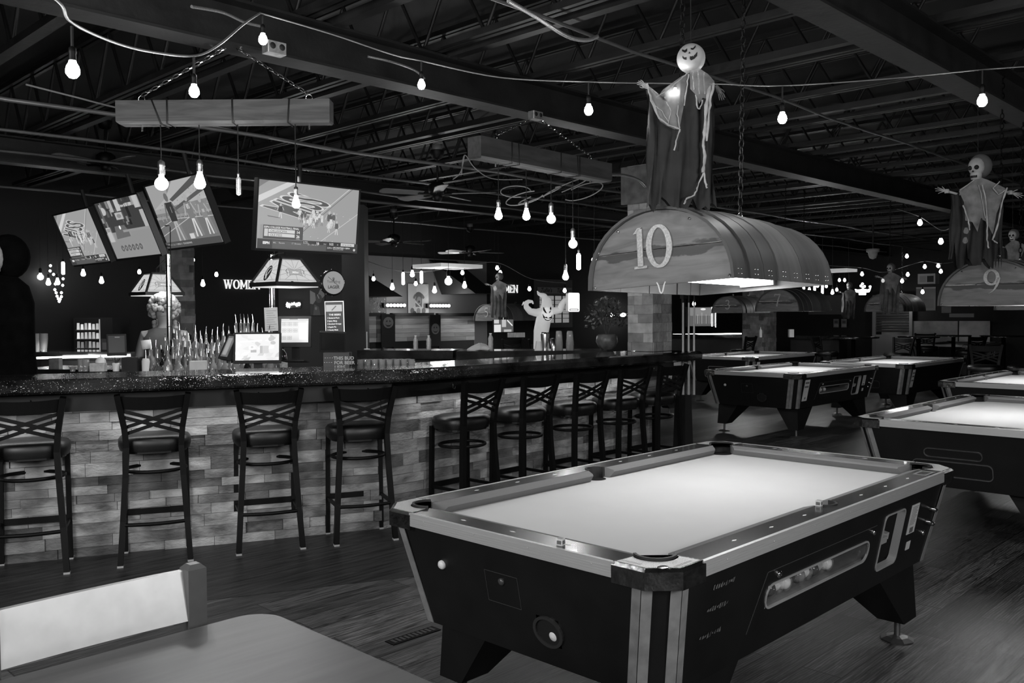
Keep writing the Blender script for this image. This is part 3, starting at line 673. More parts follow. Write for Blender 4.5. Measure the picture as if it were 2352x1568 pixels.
pool_table(10.5, 8.30, False, 'pool table showing only its right end between the cue rack and the far table', 'plain')

def chalk(px, py, label, rz):
    p = on_z(px, py + 8, .8105); t = thing('chalk_cube', label, 'chalk', loc(p, rz))
    MB().box(-.011, .011, -.011, .011, 0, .022, bev=.001).build('cube', M('chalk_wrapper', 0.6, 0.6, var=0.2, scale=200), t)
    MB().box(-.0112, -.011, -.008, .008, .004, .016).box(-.008, .008, -.0112, -.011, .004, .016).build('wrapper_print', M('wrapper_print', 0.12, 0.6), t)
    MB().rect(-.009, .009, -.009, .009, .0222).build('chalk_face', M('chalk_dust', 0.3, 0.9), t)
chalk(1288, 1243, 'chalk cube on the near end rail of the foreground table, by the corner', TH + .2)
chalk(1881, 1153, 'chalk cube on the long rail beside the side pocket of the foreground table', TH + .1)

# ================= BARREL POOL LAMPS =================
stavem = [M('stave_%d' % i, g, 0.55, var=0.22, scale=3, stretch=(6, 1, 1)) for i, g in enumerate((0.075, 0.10, 0.12, 0.085, 0.13, 0.07))]
def endboard_mat():
    m = bpy.data.materials.new('stained_lamp_board'); m.use_nodes = True; N = m.node_tree.nodes; L = m.node_tree.links; b = N['Principled BSDF']
    tc = N.new('ShaderNodeTexCoord'); mp = N.new('ShaderNodeMapping'); mp.inputs['Scale'].default_value = (1, 1.5, 9); L.new(tc.outputs['Object'], mp.inputs['Vector'])
    n = N.new('ShaderNodeTexNoise'); n.inputs['Scale'].default_value = 3; n.inputs['Detail'].default_value = 6; n.inputs['Distortion'].default_value = 1; L.new(mp.outputs[0], n.inputs['Vector'])
    r = N.new('ShaderNodeValToRGB'); r.color_ramp.elements[0].color = (0.12, 0.12, 0.12, 1); r.color_ramp.elements[1].color = (0.22, 0.22, 0.22, 1); r.color_ramp.elements[0].position = .3; r.color_ramp.elements[1].position = .7; L.new(n.outputs['Fac'], r.inputs[0])
    mp2 = N.new('ShaderNodeMapping'); mp2.inputs['Scale'].default_value = (1, 5, 14); L.new(tc.outputs['Object'], mp2.inputs['Vector'])
    n2 = N.new('ShaderNodeTexNoise'); n2.inputs['Scale'].default_value = 1.2; n2.inputs['Detail'].default_value = 4; L.new(mp2.outputs[0], n2.inputs['Vector'])
    sx = N.new('ShaderNodeSeparateXYZ'); L.new(tc.outputs['Object'], sx.inputs[0])
    ma = N.new('ShaderNodeMath'); ma.operation = 'MULTIPLY_ADD'; ma.inputs[1].default_value = 0.11; L.new(n2.outputs['Fac'], ma.inputs[0]); L.new(sx.outputs[2], ma.inputs[2])
    s1 = N.new('ShaderNodeMath'); s1.operation = 'SUBTRACT'; s1.inputs[1].default_value = 0.195; L.new(ma.outputs[0], s1.inputs[0])
    ab = N.new('ShaderNodeMath'); ab.operation = 'ABSOLUTE'; L.new(s1.outputs[0], ab.inputs[0])
    lt = N.new('ShaderNodeMapRange'); lt.inputs[1].default_value = .012; lt.inputs[2].default_value = .018; lt.inputs[3].default_value = .8; lt.inputs[4].default_value = 0; L.new(ab.outputs[0], lt.inputs[0])
    mx = N.new('ShaderNodeMix'); mx.data_type = 'RGBA'; L.new(lt.outputs[0], mx.inputs[0]); L.new(r.outputs[0], mx.inputs[6]); mx.inputs[7].default_value = (.025, .025, .025, 1); L.new(mx.outputs[2], b.inputs['Base Color'])
    b.inputs['Roughness'].default_value = 0.5
    return m
EB = endboard_mat(); NUM = M('hammered_number', 0.42, 0.45, 0.4, var=0.25, scale=120); LIN = M('lamp_lining', 0.5, 0.6); WOODIN = M('stave_inner_face', 0.13, 0.6, var=.2, scale=5)
TUBE = E('fluorescent_tube', 14.0)
def pool_lamp(num, u, v, z, rz, s, label, power, roll=0.0, pitch=0.0, W=.70, L_=1.02, H=.325, end=EB, lowpoly=False):
    t = thing('barrel_lamp', label, 'pool lamp', Matrix.Translation(U(u, v, z)) @ Matrix.Rotation(TH + rz, 4, 'Z') @ Matrix.Rotation(pitch, 4, 'Y') @ Matrix.Rotation(roll, 4, 'X') @ Matrix.Scale(s, 4), 'barrel stave lamps over the pool tables')
    a = W / 2; nseg = 20
    def el(sc, n=nseg, z0=0): return [(a * sc * cos(pi * i / n), z0 + H * sc * sin(pi * i / n) ** 0.92) for i in range(n + 1)]
    crack = .15
    for sx_ in (-1, 1):
        pts = el(.97); lo = [p for p in pts if p[1] < crack]; up = [p for p in pts if p[1] >= crack]
        mb = MB(); mb.M = Matrix(((0, 0, 1, sx_ * (L_ / 2 - .012)), (1, 0, 0, 0), (0, 1, 0, 0), (0, 0, 0, 1)))
        lo_r = [p for p in lo if p[0] > 0]; lo_l = [p for p in lo if p[0] < 0]; xr = up[0][0]
        mb.prism([(-a * .97, -.0)] + [(a * .97, -.0)] + lo_r[1:] + [(xr + .004, crack - .002), (-xr - .004, crack - .002)] + lo_l[:-1], -.01, .01)
        mb.prism([(xr, crack + .003)] + up + [(-xr, crack + .003)], -.01, .01)
        e = mb.build('end_board', end if sx_ < 0 else end, t)
        mb = MB()
        for bx_, bz_ in ((a * .9, crack - .012), (a * .86, crack + .014), (-a * .9, crack - .012), (-a * .86, crack + .014), (a * .55, H * .76), (-a * .45, H * .8), (a * .93, .012), (-a * .93, .012)):
            mb.lathe([(.006, 0), (.005, .004), (0, .005)], (sx_ * (L_ / 2 + .001), bx_, bz_), 8, None, Matrix.Rotation(sx_ * pi / 2, 3, 'Y'))
        mb.build('bolt_heads', chrome, e)
    NS = 8; xs = [-L_ / 2 - .02 + (L_ + .04) * i / NS for i in range(NS + 1)]
    for i in range(NS):
        mb = MB(); x0, x1 = xs[i] + .002, xs[i + 1] - .002; bulge = 1.0 + .05 * (1 - ((i + .5) / NS * 2 - 1) ** 2) + (i % 2) * .008
        o_ = [(p[0] * 1.0, p[1]) for p in el(bulge)]; i_ = [(p[0], p[1]) for p in el(bulge - .035)]; n = len(o_)
        mb.add([(x, p[0], p[1]) for x in (x0, x1) for p in o_], [(j, j + 1, n + j + 1, n + j) for j in range(n - 1)], True, 0)
        mb.add([(x, p[0], p[1]) for x in (x0, x1) for p in i_], [(j, n + j, n + j + 1, j + 1) for j in range(n - 1)], True, 1)
        for x, fl in ((x0, 0), (x1, 1)): mb.add([(x, p[0], p[1]) for p in o_] + [(x, p[0], p[1]) for p in i_], [((j, n + j, n + j + 1, j + 1) if fl == 0 else (j, j + 1, n + j + 1, n + j)) for j in range(n - 1)], False, 0)
        for q in (0, n - 1): mb.add([(x0, *o_[q]), (x1, *o_[q]), (x1, *i_[q]), (x0, *i_[q])], [(0, 1, 2, 3) if q == 0 else (3, 2, 1, 0)], False, 0)
        st = mb.build('stave', [stavem[(i * 5 + i // 2) % 6], WOODIN], t)
        if not lowpoly:
            mb = MB()
            for sy in (-1, 1):
                for dx in (.25, .42):
                    for dz in (.018, .038): mb.lathe([(.004, 0), (.003, .003), (0, .0035)], (x0 + (x1 - x0) * dx * 1.3, sy * a * bulge * (1 - dz * .12) , dz), 6, None, Matrix.Rotation(-sy * pi / 2, 3, 'X'))
            mb.build('stave_bolts', chrome, st)
    # number on the near end
    mb = MB(); mb.M = Matrix(((0, 0, -1, -L_ / 2 + .001), (-1, 0, 0, 0), (0, 1, 0, 0), (0, 0, 0, 1)))
    if num == '10': digit(mb, '1', -.118, .075, .175, 0, .006); digit(mb, '0', -.045, .07, .185, 0, .006)
    elif num: digit(mb, num, -.05, .075, .185, 0, .006)
    if num: mb.build('number', NUM, t)
    mb = MB(); mb.box(-.46, .46, -.11, .11, .085, .11); mb.build('reflector', LIN, t)
    for y_ in (-.06, .06):
        mb = MB().tube([(-.45, y_, .045), (.45, y_, .045)], .019, 10); mb.build('fluorescent_tube', TUBE, t)
    mb = MB()
    for x_ in (-.46, .46): mb.box(x_ - .012, x_ + .012, -.09, .09, .02, .10)
    mb.build('tube_holder', LIN, t)
    for x_ in (-.3, .3):
        mb = MB(); mb.tube([(x_ + .022 * cos(k), 0, H * 1.05 + .02 + .022 * sin(k)) for k in [2 * pi * j / 10 for j in range(10)]], .004, 6, True); mb.build('hanging_ring', chrome, t)
    light('tube_light', 'AREA', (0, 0, .02), power, .9, .2, None, t)
    top = 3.28
    for x_ in (-.3, .3):
        p = t.matrix_world @ Vector((x_, 0, H * 1.05 + .035)); q = Vector((p.x + .02, p.y + .01, top))
        tag(chain_links(MB(), q, p, .045 * s, .003, .012).build('hanging_chain', blackm), 'black chain at the %s end of the barrel lamp %s' % ('near' if x_ < 0 else 'far', {'10': 'over the foreground pool table', '9': 'under the hanging skeleton', '7': 'in the middle distance', '3': 'left of the middle distance one', '2': 'in the far hall', '5': 'beyond the bar', '': 'mostly hidden at the right edge'}[num]), 'chain')
    return t
L10 = pool_lamp('10', 3.649, 2.232, 1.676, .075, 1.0, 'big barrel stave lamp numbered 10 over the foreground pool table', 8, roll=-.055, pitch=.008)
mb = MB(); mb.tube([(-.51, -.01 + p[0], -.002 - p[1]) for p in [(-.022, -.012), (-.015, 0), (-.006, .03), (0, .036), (.006, .03), (.013, 0), (.02, -.012)]], .003, 5); mb.build('wire_hook', M('lit_wire', 0.8, 0.3), L10)
pool_lamp('9', 7.435, 2.01, 1.60, .03, 1.0, 'barrel stave lamp numbered 9 under the hanging skeleton at the right', 11)
pool_lamp('7', 11.6, 5.85, 1.57, .0, .92, 'barrel stave lamp numbered 7 in the middle distance', 11, lowpoly=True)
pool_lamp('3', 14.35, 8.25, 1.55, .0, .9, 'barrel stave lamp numbered 3, small and left of the lamp numbered 7', 10, lowpoly=True)
pool_lamp('2', 14.1, 5.42, 1.56, .0, .85, 'barrel stave lamp numbered 2 in the far hall under a hanging ghost', 10, lowpoly=True)
pool_lamp('', 11.25, 2.74, 1.57, .03, .95, 'barrel stave lamp mostly hidden behind the lamp numbered 9 at the right edge', 11, lowpoly=True)
pool_lamp('5', 12.0, 11.9, 1.43, .0, .95, 'dark barrel stave lamp numbered 5 beyond the bar', 4, lowpoly=True)
# ================= BAR STOOLS =================
seatm = M('black_vinyl', 0.004, 0.4, var=0.2, scale=6)
def make_stool():
    t = thing('bar_stool', 'x', 'bar stool')
    mb = MB(); n = 28
    def so(s_): return [(.212 * s_ * (abs(cos(a)) ** .8) * (1 if cos(a) > 0 else -1), .185 * s_ * (abs(sin(a)) ** .8) * (1 if sin(a) > 0 else -1) + .012) for a in [2 * pi * i / n for i in range(n)]]
    prev = None; rows = [(1.0, .705), (1.04, .735), (1.04, .772), (.98, .79), (.8, .80), (.3, .804)]
    mb.prism(so(.92), .690, .705)
    vs = [(*p, z) for s_, z in rows for p in so(s_)]
    mb.add(vs, [(i * n + j, i * n + (j + 1) % n, (i + 1) * n + (j + 1) % n, (i + 1) * n + j) for i in range(len(rows) - 1) for j in range(n)], True); mb.poly([(*p, .804) for p in so(.3)]); mb.build('seat', seatm, t)
    bk = [(-.215, 0.0), (-.185, .28), (-.172, .55), (-.172, .74), (-.185, .86), (-.235, 1.075)]
    for sx in (-1, 1):
        mb = MB(); wd = .012
        X = lambda z: sx * (.160 + .045 * max(0, .70 - z) / .70 + .045 * max(0, z - .80) / .27)
        for (y0, z0), (y1, z1) in zip(bk, bk[1:]): mb.bar((X(z0), y0, z0 if z0 else .012), (X(z1), y1, z1), .034, .040, up=(0, 1, 0))
        lg = mb.build('rear_leg', blackm, t)
        MB().box(X(0) - .018, X(0) + .018, -.236, -.198, 0, .014).build('foot_glide', M('pale_glide', 0.45, 0.5), lg)
        mb = MB().bar((sx * .195, .143, .012), (sx * .188, .135, .72), .03, .03, up=(0, 1, 0)); lg = mb.build('front_leg', blackm, t)
        MB().box(sx * .195 - .016, sx * .195 + .016, .128, .16, 0, .014).build('foot_glide', M('pale_glide', 0.45, 0.5), lg)
    # seat ring and foot rails
    mb = MB(); mb.tube([(.185 * cos(a), .165 * sin(a), .575) for a in [2 * pi * i / 28 for i in range(28)]], .012, 6, True); mb.build('brace_ring', blackm, t)
    mb = MB(); mb.bar((-.19, .139, .27), (.19, .139, .27), .014, .04); mb.build('foot_rail', blackm, t)
    mb = MB()
    for sx in (-1, 1): mb.bar((sx * .193, .139, .26), (sx * .187, -.188, .26), .016, .022)
    mb.build('side_rail', blackm, t)
    mb = MB(); mb.tube([(.185 * (1 - 2 * i / 10), -.195 - .03 * sin(pi * i / 10), .258) for i in range(11)], .012, 6); mb.build('rear_rail', blackm, t)
    # backrest: curved top panel and crossed slats
    mb = MB(); N_ = 10
    def cv(x, z): return (-.185 - (z - .86) * .23) - .028 * (1 - (x / .185) ** 2)
    vs = []; 
    for i in range(N_ + 1):
        q_ = -1 + 2 * i / N_
        for z, o_ in ((.985, 0), (1.066, 0), (1.066, .007), (.985, .007)): x = q_ * (.160 + .045 * (z - .80) / .27); z = z - .010 * (1 - q_ * q_); vs.append((x, cv(x, z) + o_, z))
    fs = [(i * 4 + j, i * 4 + (j + 1) % 4, i * 4 + 4 + (j + 1) % 4, i * 4 + 4 + j) for i in range(N_) for j in range(4)]
    mb.add(vs, fs); mb.build('top_rail', blackm, t)
    for (za, zb, d) in ((.975, .865, 0), (.935, .825, 0), (.865, .975, .008), (.825, .935, .008)):
        mb = MB(); P = [((-1 + 2 * i / 8) * (.158 + .045 * ((za + (zb - za) * i / 8) - .80) / .27), za + (zb - za) * i / 8) for i in range(9)]
        for p, q in zip(P, P[1:]): mb.bar((p[0], cv(p[0], p[1]) + d, p[1]), (q[0], cv(q[0], q[1]) + d, q[1]), .006, .022)
        mb.build('cross_slat', blackm, t)
    return t
st0 = make_stool()
SP = [(1.844, 6.005, aw, 'black cross-back bar stool cut by the left edge of the photo'), (2.498, 5.726, aw - .02, 'second black bar stool from the left, at the angled wing of the bar'),
      (3.143, 5.451, aw, 'third black bar stool from the left, before the centre of the stone front'), (3.71, 5.185, aw + .02, 'fourth black bar stool from the left, the last before the bend of the bar'),
      (4.56, 5.03, .05, 'black bar stool just right of the bend, seen from behind and beside'), (5.21, 5.04, .02, 'sixth bar stool from the left, second on the straight wing of the bar'),
      (5.85, 5.03, -.02, 'seventh bar stool from the left, middle of the row on the straight wing'), (6.45, 5.02, -.05, 'eighth bar stool from the left, last but one before the cue rack'),
      (7.02, 5.01, -.03, 'last bar stool of the row, beside the cue rack')]
for i, (u, v, a, lab) in enumerate(SP):
    o = st0 if i == 0 else dup(st0); o.matrix_world = uvm(u, v - .045, 0, a); tag(o, lab, 'bar stool', 'black bar stools along the bar')
# ================= FOREGROUND TABLE AND CHAIR =================
lam = bpy.data.materials.new('wood_grain_laminate')
def laminate(nm, a, b_, rough, stretch, sc, dist=.6):
    m = bpy.data.materials.new(nm); m.use_nodes = True; N = m.node_tree.nodes; L = m.node_tree.links; b = N['Principled BSDF']
    tc = N.new('ShaderNodeTexCoord'); mp = N.new('ShaderNodeMapping'); mp.inputs['Scale'].default_value = stretch; L.new(tc.outputs['Object'], mp.inputs['Vector'])
    n = N.new('ShaderNodeTexNoise'); n.inputs['Scale'].default_value = sc; n.inputs['Detail'].default_value = 7; n.inputs['Distortion'].default_value = dist; L.new(mp.outputs[0], n.inputs['Vector'])
    r = N.new('ShaderNodeValToRGB'); r.color_ramp.elements[0].position = .3; r.color_ramp.elements[1].position = .7
    r.color_ramp.elements[0].color = (a, a, a, 1); r.color_ramp.elements[1].color = (b_, b_, b_, 1); L.new(n.outputs['Fac'], r.inputs[0]); L.new(r.outputs[0], b.inputs['Base Color']); b.inputs['Roughness'].default_value = rough
    return m
bpy.data.materials.remove(lam)
TB = laminate('wood_grain_laminate', .052, .08, .42, (1.2, 14, 1), 2.2)
t = thing('dining_table', 'grey wood-grain dining table with rounded corner at the bottom left of the photo', 'table', uvm(.80, 1.42, 0))
MB().prism(rrect(-.46, .46, -.77, .77, .09, 8), .712, .744).build('edge_band', blackm, t)
MB().prism(rrect(-.46, .46, -.77, .77, .09, 8), .744, .75).build('tabletop', TB, t)
MB().lathe([(.045, .02), (.045, .712)], (0, .35, 0), 14).build('pedestal', blackm, t); MB().box(-.28, .28, .32, .38, 0, .03).box(-.03, .03, .1, .6, 0, .03).build('cross_base', blackm, t)
MB().lathe([(.045, .02), (.045, .712)], (0, -.35, 0), 14).build('pedestal', blackm, t); MB().box(-.28, .28, -.38, -.32, 0, .03).box(-.03, .03, -.6, -.1, 0, .03).build('cross_base', blackm, t)
CH = M('grey_painted_chair_frame', 0.09, 0.4, var=0.1, scale=20); BK = M('pale_metallic_back', 0.5, 0.38, 0.5, var=0.08, scale=14)
t = thing('dining_chair', 'dining chair with pale satin back panel and square grey posts at the foreground table', 'chair', uvm(.862, 2.315, 0))
for sx in (-1, 1):
    mb = MB(); x = sx * .255; s_ = .026; z1 = .872
    mb.prism([(x - s_, -s_), (x + s_, -s_), (x + s_, s_), (x - s_, s_)], .0, z1); mb.prism([(x - s_, -s_), (x + s_, -s_), (x + s_, s_), (x - s_, s_)], z1, z1 + .012, None, [(x - s_ * .55, -s_ * .55), (x + s_ * .55, -s_ * .55), (x + s_ * .55, s_ * .55), (x - s_ * .55, s_ * .55)])
    mb.build('back_post', CH, t)
    MB().box(sx * .235 - .02, sx * .235 + .02, -.46, -.42, 0, .44).build('leg', CH, t)
mb = MB(); N_ = 12; vs = []
for i in range(N_ + 1):
    x = -.23 + .46 * i / N_; y = .008 * (1 - (x / .23) ** 2)
    for z, o_ in ((.735, -.008), (.868, -.008), (.868, .008), (.735, .008)): vs.append((x, y + o_ + (z - .80) * .2, z))
mb.add(vs, [(i * 4 + (j + 1) % 4, i * 4 + j, i * 4 + 4 + j, i * 4 + 4 + (j + 1) % 4) for i in range(N_) for j in range(4)]); mb.build('back_panel', BK, t)
MB().prism(rrect(-.23, .23, -.46, -.01, .05), .44, .48).build('seat', seatm, t)
MB().box(-.23, .23, -.012, .012, .56, .60).build('lower_rail', CH, t)
# floor register and scuffs
t = thing('floor_vent', 'dark floor register plate set in the planks beside the foreground pool table', 'vent', loc(on_z(955, 1458, 0), TH - .02))
MB().box(-.16, .13, -.035, .035, 0.0, .004).build('plate', blackm, t); mb = MB()
for i in range(10): mb.box(-.14 + i * .026, -.125 + i * .026, -.022, .022, .004, .006)
mb.build('louvre', M('louvre', 0.05, 0.4), t)
# ================= CUE RACK =================
cp = U(7.56, 4.98)
t = thing('cue_stand', 'tall black cue stand at the right end of the bar', 'cue rack', uvm(7.56, 4.99, 0))
MB().prism([(-.08, -.075), (.08, -.075), (.08, .075), (-.08, .075)], 0, .745, None, [(-.055, -.06), (.055, -.06), (.055, .06), (-.055, .06)]).build('base_box', dark, t)
MB().box(-.07, .07, -.05, -.02, 1.045, 1.07).build('cue_clip', M('pale_clip', .55, .4), t); MB().box(-.012, .012, -.02, .012, .74, 1.75).build('post', dark, t)
mb = MB(); MB().box(-.07, .07, -.05, -.01, 1.70, 1.74).build('top_clip', dark, t)
for i, (dx, zz, dy) in enumerate(((-.050, 1.735, -.035), (-.004, 1.74, -.05), (.045, 1.73, -.03))):
    q = thing('pool_cue', ['leftmost pale cue in the stand at the bar end', 'middle thick pale cue in the stand at the bar end', 'rightmost slim pale cue in the stand at the bar end'][i], 'pool cue', uvm(7.56 + dx * .7, 4.93 + dy * .2 - dx * .9, 0))
    MB().tube([(0, 0, .745), (0, 0, 1.05), (.003, 0, 1.66)], [.015 - .001 * i, .012, .008], 8).build('shaft', M('maple_cue', 0.5, 0.35, var=0.1), q)
    MB().tube([(.003, 0, 1.66), (.003, 0, zz)], .0085, 8).build('ferrule_tip', dark, q)
# ================= BEAM CHANDELIERS =================
beamw = laminate('rough_beam_wood', .05, .12, .7, (1.1, 9, 9), 2.0, 1.6); beamw2 = laminate('dark_beam_wood', .035, .075, .7, (1.1, 9, 9), 2.0, 1.2)
BULB = E('bulb_filament_glow', 30.0); GLOBE = M('globe_glass', .9, .05, trans=1, emit=1.2); GLOW = E('bulb_glow', 9.0)
brass = M('brass_socket', .35, .3, .9, var=.2, scale=40)
def bulb_profile(kind, r):
    if kind == 'st': return [(0.0001, -2.1 * r), (.45 * r, -2.02 * r), (.85 * r, -1.7 * r), (1.0 * r, -1.25 * r), (.95 * r, -.9 * r), (.62 * r, .1 * r), (.45 * r, .7 * r), (.42 * r, 1.05 * r)]
    if kind == 'globe': return [(0.0001, -1 * r)] + [(r * sin(a), -r * cos(a)) for a in (.3, .6, .95, 1.3, 1.6, 1.95, 2.3, 2.6)] + [(.4 * r, 1.0 * r), (.38 * r, 1.45 * r)]
    if kind == 'tube': return [(0.0001, -4.2 * r), (.6 * r, -4.0 * r), (1 * r, -3.6 * r), (1 * r, 3.0 * r), (.75 * r, 3.5 * r), (.6 * r, 3.8 * r)]
    return [(0.0001, -1.3 * r), (.55 * r, -1.15 * r), (.95 * r, -.6 * r), (1.0 * r, -.1 * r), (.85 * r, .5 * r), (.55 * r, 1.0 * r), (.5 * r, 1.3 * r)]
TOPF = {'st': 1.05, 'globe': 1.45, 'tube': 3.8, 's14': 1.3}
def bulb(c, r, kind, label, cat, group, top=None, glow=None, name='pendant_bulb', lit=0.0, cordr=.003, small=False, tilt=0):
    t = thing(name, label, cat, loc(c, 0) @ Matrix.Rotation(tilt, 4, 'X'), group); glow = glow or BULB; zt = TOPF[kind] * r
    if kind == 'globe' and not small:
        MB().lathe(bulb_profile(kind, r), n=20).build('glass_globe', GLOBE, t)
        MB().lathe([(.0001, -.5 * r), (.32 * r, -.3 * r), (.36 * r, .1 * r), (.2 * r, .5 * r), (.12 * r, .8 * r)], n=12).build('filament', BULB, t)
    elif kind == 'tube' and r < .02 and not small:
        MB().lathe(bulb_profile(kind, r), n=14).build('glass_tube', M('dim_tube_glass', .9, .05, trans=.9, emit=.12), t); MB().tube([(0, 0, -3.2 * r * 1.0), (0, 0, 3 * r)], .0022, 5).build('filament', E('dim_filament', 7), t)
    else:
        MB().lathe(bulb_profile(kind, r), n=10 if small else 18).build('glass', glow, t)
    if small: MB().lathe([(.5 * r, zt - .1 * r), (.5 * r, zt + 1.3 * r), (.2 * r, zt + 1.6 * r)], n=6).build('socket', blackm, t)
    else: MB().lathe([(.5 * r, zt - .1 * r), (.52 * r, zt + .3 * r), (.48 * r, zt + .9 * r), (.55 * r, zt + 1.1 * r), (.5 * r, zt + 1.8 * r), (.15 * r, zt + 2.1 * r)], n=12).build('socket', brass if name == 'pendant_bulb' else blackm, t)
    if top: MB().tube([(0, 0, zt + (1.6 if small else 2.0) * r), (0, 0, top - c.z)], cordr, 5).build('cord', dark, t)
    if lit: light('bulb_light', 'POINT', (0, 0, -3.0 * r - .04), lit, .03, parent=t)
    return t
def beam(c, length, h, rz, mats, label, wraps, apex, hx):
    t = thing('beam_chandelier', label, 'beam fixture', loc(c, rz))
    mb = MB(); l2 = length / 2; d = h * .42
    mb.prism([(-l2, -d), (l2, -d), (l2, d), (-l2, d)], -h / 2 + .012, h / 2); mb.prism([(-l2 + .012, -d + .012), (l2 - .005, -d + .012), (l2 - .005, d - .012), (-l2 + .012, d - .012)], -h / 2, -h / 2 + .012, None, [(-l2, -d), (l2, -d), (l2, d), (-l2, d)]); mb.build('beam', mats, t)
    for x, sl in wraps:
        mb = MB(); e = d + .004; z = h / 2 + .003
        P = [(x, -e, z), (x + sl, -e, -z), (x + sl, e, -z), (x, e, z)]
        mb.tube(P, .004, 5, True); mb.build('cord_wrap', dark, t)
    for sx in (-1, 1):
        x = sx * hx; mb = MB(); mb.tube([(x + .018 * cos(k), 0, h / 2 + .018 + .018 * sin(k)) for k in [2 * pi * j / 10 for j in range(10)]], .0035, 6, True); mb.tube([(x, 0, -h / 2 - .03), (x, 0, h / 2)], .006, 6); mb.build('eye_bolt', chrome, t)
        P0_ = t.matrix_world @ Vector((x, 0, h / 2 + .036)); 
        tag(chain_links(MB(), P0_, apex, .04, .0028, .009).build('hanging_chain', chrome), '%s chain holding the %s' % ('left' if sx < 0 else 'right', 'pale timber beam over the bar' if c.x < -1 else 'dark tilted timber beam'), 'chain')
    return t
Y1 = 4.92; bc = at(518, 260, Y1)
apex1 = at(532, 102, Y1); beam(bc, 1.165, .125, radians(-.5), beamw, 'pale weathered timber beam hung by chains over the angled bar wing', ((-.385, .05), (-.30, .0), (.055, 0), (.365, -.01)), apex1, .46)
for px, py, r, kind, nm, ltx in ((371, 422, .037, 'globe', 'glowing globe bulb hanging left under the pale timber beam', 9), (459, 407, .031, 'st', 'glowing teardrop bulb, second from the left under the pale timber beam', 10), (548, 427, .0125, 'tube', 'slender dim tube bulb under the pale timber beam', 0.5), (680, 458, .023, 'st', 'glowing small teardrop bulb in front of the large television', 5)):
    bulb(at(px, py, Y1), r, kind, nm, 'light bulb', 'pendant bulbs under the pale timber beam', bc.z - .06, lit=ltx)
b2a = U(0, 0, 0); c2 = Vector((.255, 6.55, 2.67)); apex2 = Vector((.19, 6.58, 3.0))
beam(c2, 1.52, .145, radians(49), beamw2, 'dark timber beam hung at an angle by chains over the straight bar wing', ((-.45, 0), (-.38, .01), (.1, 0), (.3, .01), (.33, 0)), apex2, .55)
for px, py, r, kind, nm, Y in ((1145, 486, .027, 'st', 'left teardrop bulb under the dark tilted timber beam', 6.2), (1209, 487, .028, 'st', 'middle teardrop bulb under the dark tilted timber beam', 6.45), (1266, 503, .035, 'globe', 'round bulb third under the dark tilted timber beam', 6.7), (1316, 560, .035, 'globe', 'low hanging globe bulb at the right of the dark tilted timber beam', 6.95)):
    bulb(at(px, py, Y), r, kind, nm, 'light bulb', 'pendant bulbs under the dark timber beam', 2.60, lit=5 if px > 1150 else 0)
bulb(at(1299, 628, 9.4), .033, 'st', 'teardrop bulb hanging left of the lamp numbered 10, before the window frame', 'light bulb', None, 3.0, lit=4)
bulb(at(1329, 600, 9.4), .022, 'tube', 'bright tube bulb hanging just left of the lamp numbered 10', 'light bulb', None, 3.0, glow=BULB)
bulb(at(1365, 597, 9.4), .03, 'globe', 'globe bulb half hidden by the lamp numbered 10', 'light bulb', None, 3.0, small=True)
# electrical boxes and flexible conduit
for c, lab in ((at(630, 112, 4.3), 'galvanised junction box under the ceiling by the string lights'), (at(1230, 266, 6.5), 'galvanised junction box where the chains of the tilted beam meet')):
    t = thing('junction_box', lab, 'electrical box', loc(c, TH)); MB().box(-.05, .05, -.03, .03, -.028, .028, bev=.004).build('box', M('galvanised_steel', .5, .4, .8, var=.3, scale=30), t); mb = MB()
    for x in (-.025, .025): mb.lathe([(.016, 0), (.013, .003), (0, .003)], (x, -.03, .005), 10, None, Matrix.Rotation(pi / 2, 3, 'X'))
    mb.build('knockouts', dark, t)
def cable(pts, r, label, mat=dark, name='cable', cat='cable', n=6):
    P = [Vector(p) for p in pts]; Q = []
    for i in range(len(P) - 1):
        p0 = P[max(0, i - 1)]; p1 = P[i]; p2 = P[i + 1]; p3 = P[min(len(P) - 1, i + 2)]
        for k in range(6):
            s_ = k / 6; Q.append(.5 * ((2 * p1) + (p2 - p0) * s_ + (2 * p0 - 5 * p1 + 4 * p2 - p3) * s_ ** 2 + (3 * p1 - p0 - 3 * p2 + p3) * s_ ** 3))
    Q.append(P[-1]); return tag(MB().tube(Q, r, n).build(name, mat), label, cat)
flex = M('flexible_conduit', .35, .35, .7, var=.6, scale=260)
cable([at(1392, 402, 7.1), at(1430, 402, 7.3), at(1465, 412, 7.6), at(1482, 428, 8.0)], .012, 'ribbed flexible conduit running from the tilted beam to the stone column', flex, 'flexible_conduit', 'conduit')
cable([at(1168, 2, 3.6), at(1230, 38, 3.8), at(1300, 82, 4.0), at(1345, 92, 4.2), at(1372, 84, 4.3)], .010, 'ribbed flexible conduit sagging high beside the pumpkin ghost', flex, 'flexible_conduit', 'conduit')
cable([at(440, 15, 4.2), at(510, 28, 4.4), at(560, 50, 4.6), at(600, 60, 4.7)], .008, 'short ribbed conduit at the top above the timber beam', flex, 'flexible_conduit', 'conduit')
cable([at(845, 130, 4.9), at(900, 142, 5.0), at(950, 160, 5.2), at(975, 180, 5.3)], .007, 'short ribbed conduit above the small string bulb in the centre', flex, 'flexible_conduit', 'conduit')
wirem = M('pale_worn_cable', .25, .5)
cable([at(60, 194, 6.0), at(170, 222, 6.3), at(290, 252, 6.6), at(500, 292, 7.0), at(620, 318, 7.2), at(760, 345, 7.5)], .007, 'pale cable draped behind the left timber beam', wirem)
cable([at(1060, 400, 8), at(1067, 356, 8), at(1090, 385, 8), at(1130, 410, 8.1), at(1200, 412, 8.2)], .005, 'thin pale cable looping above the centre fan', wirem)
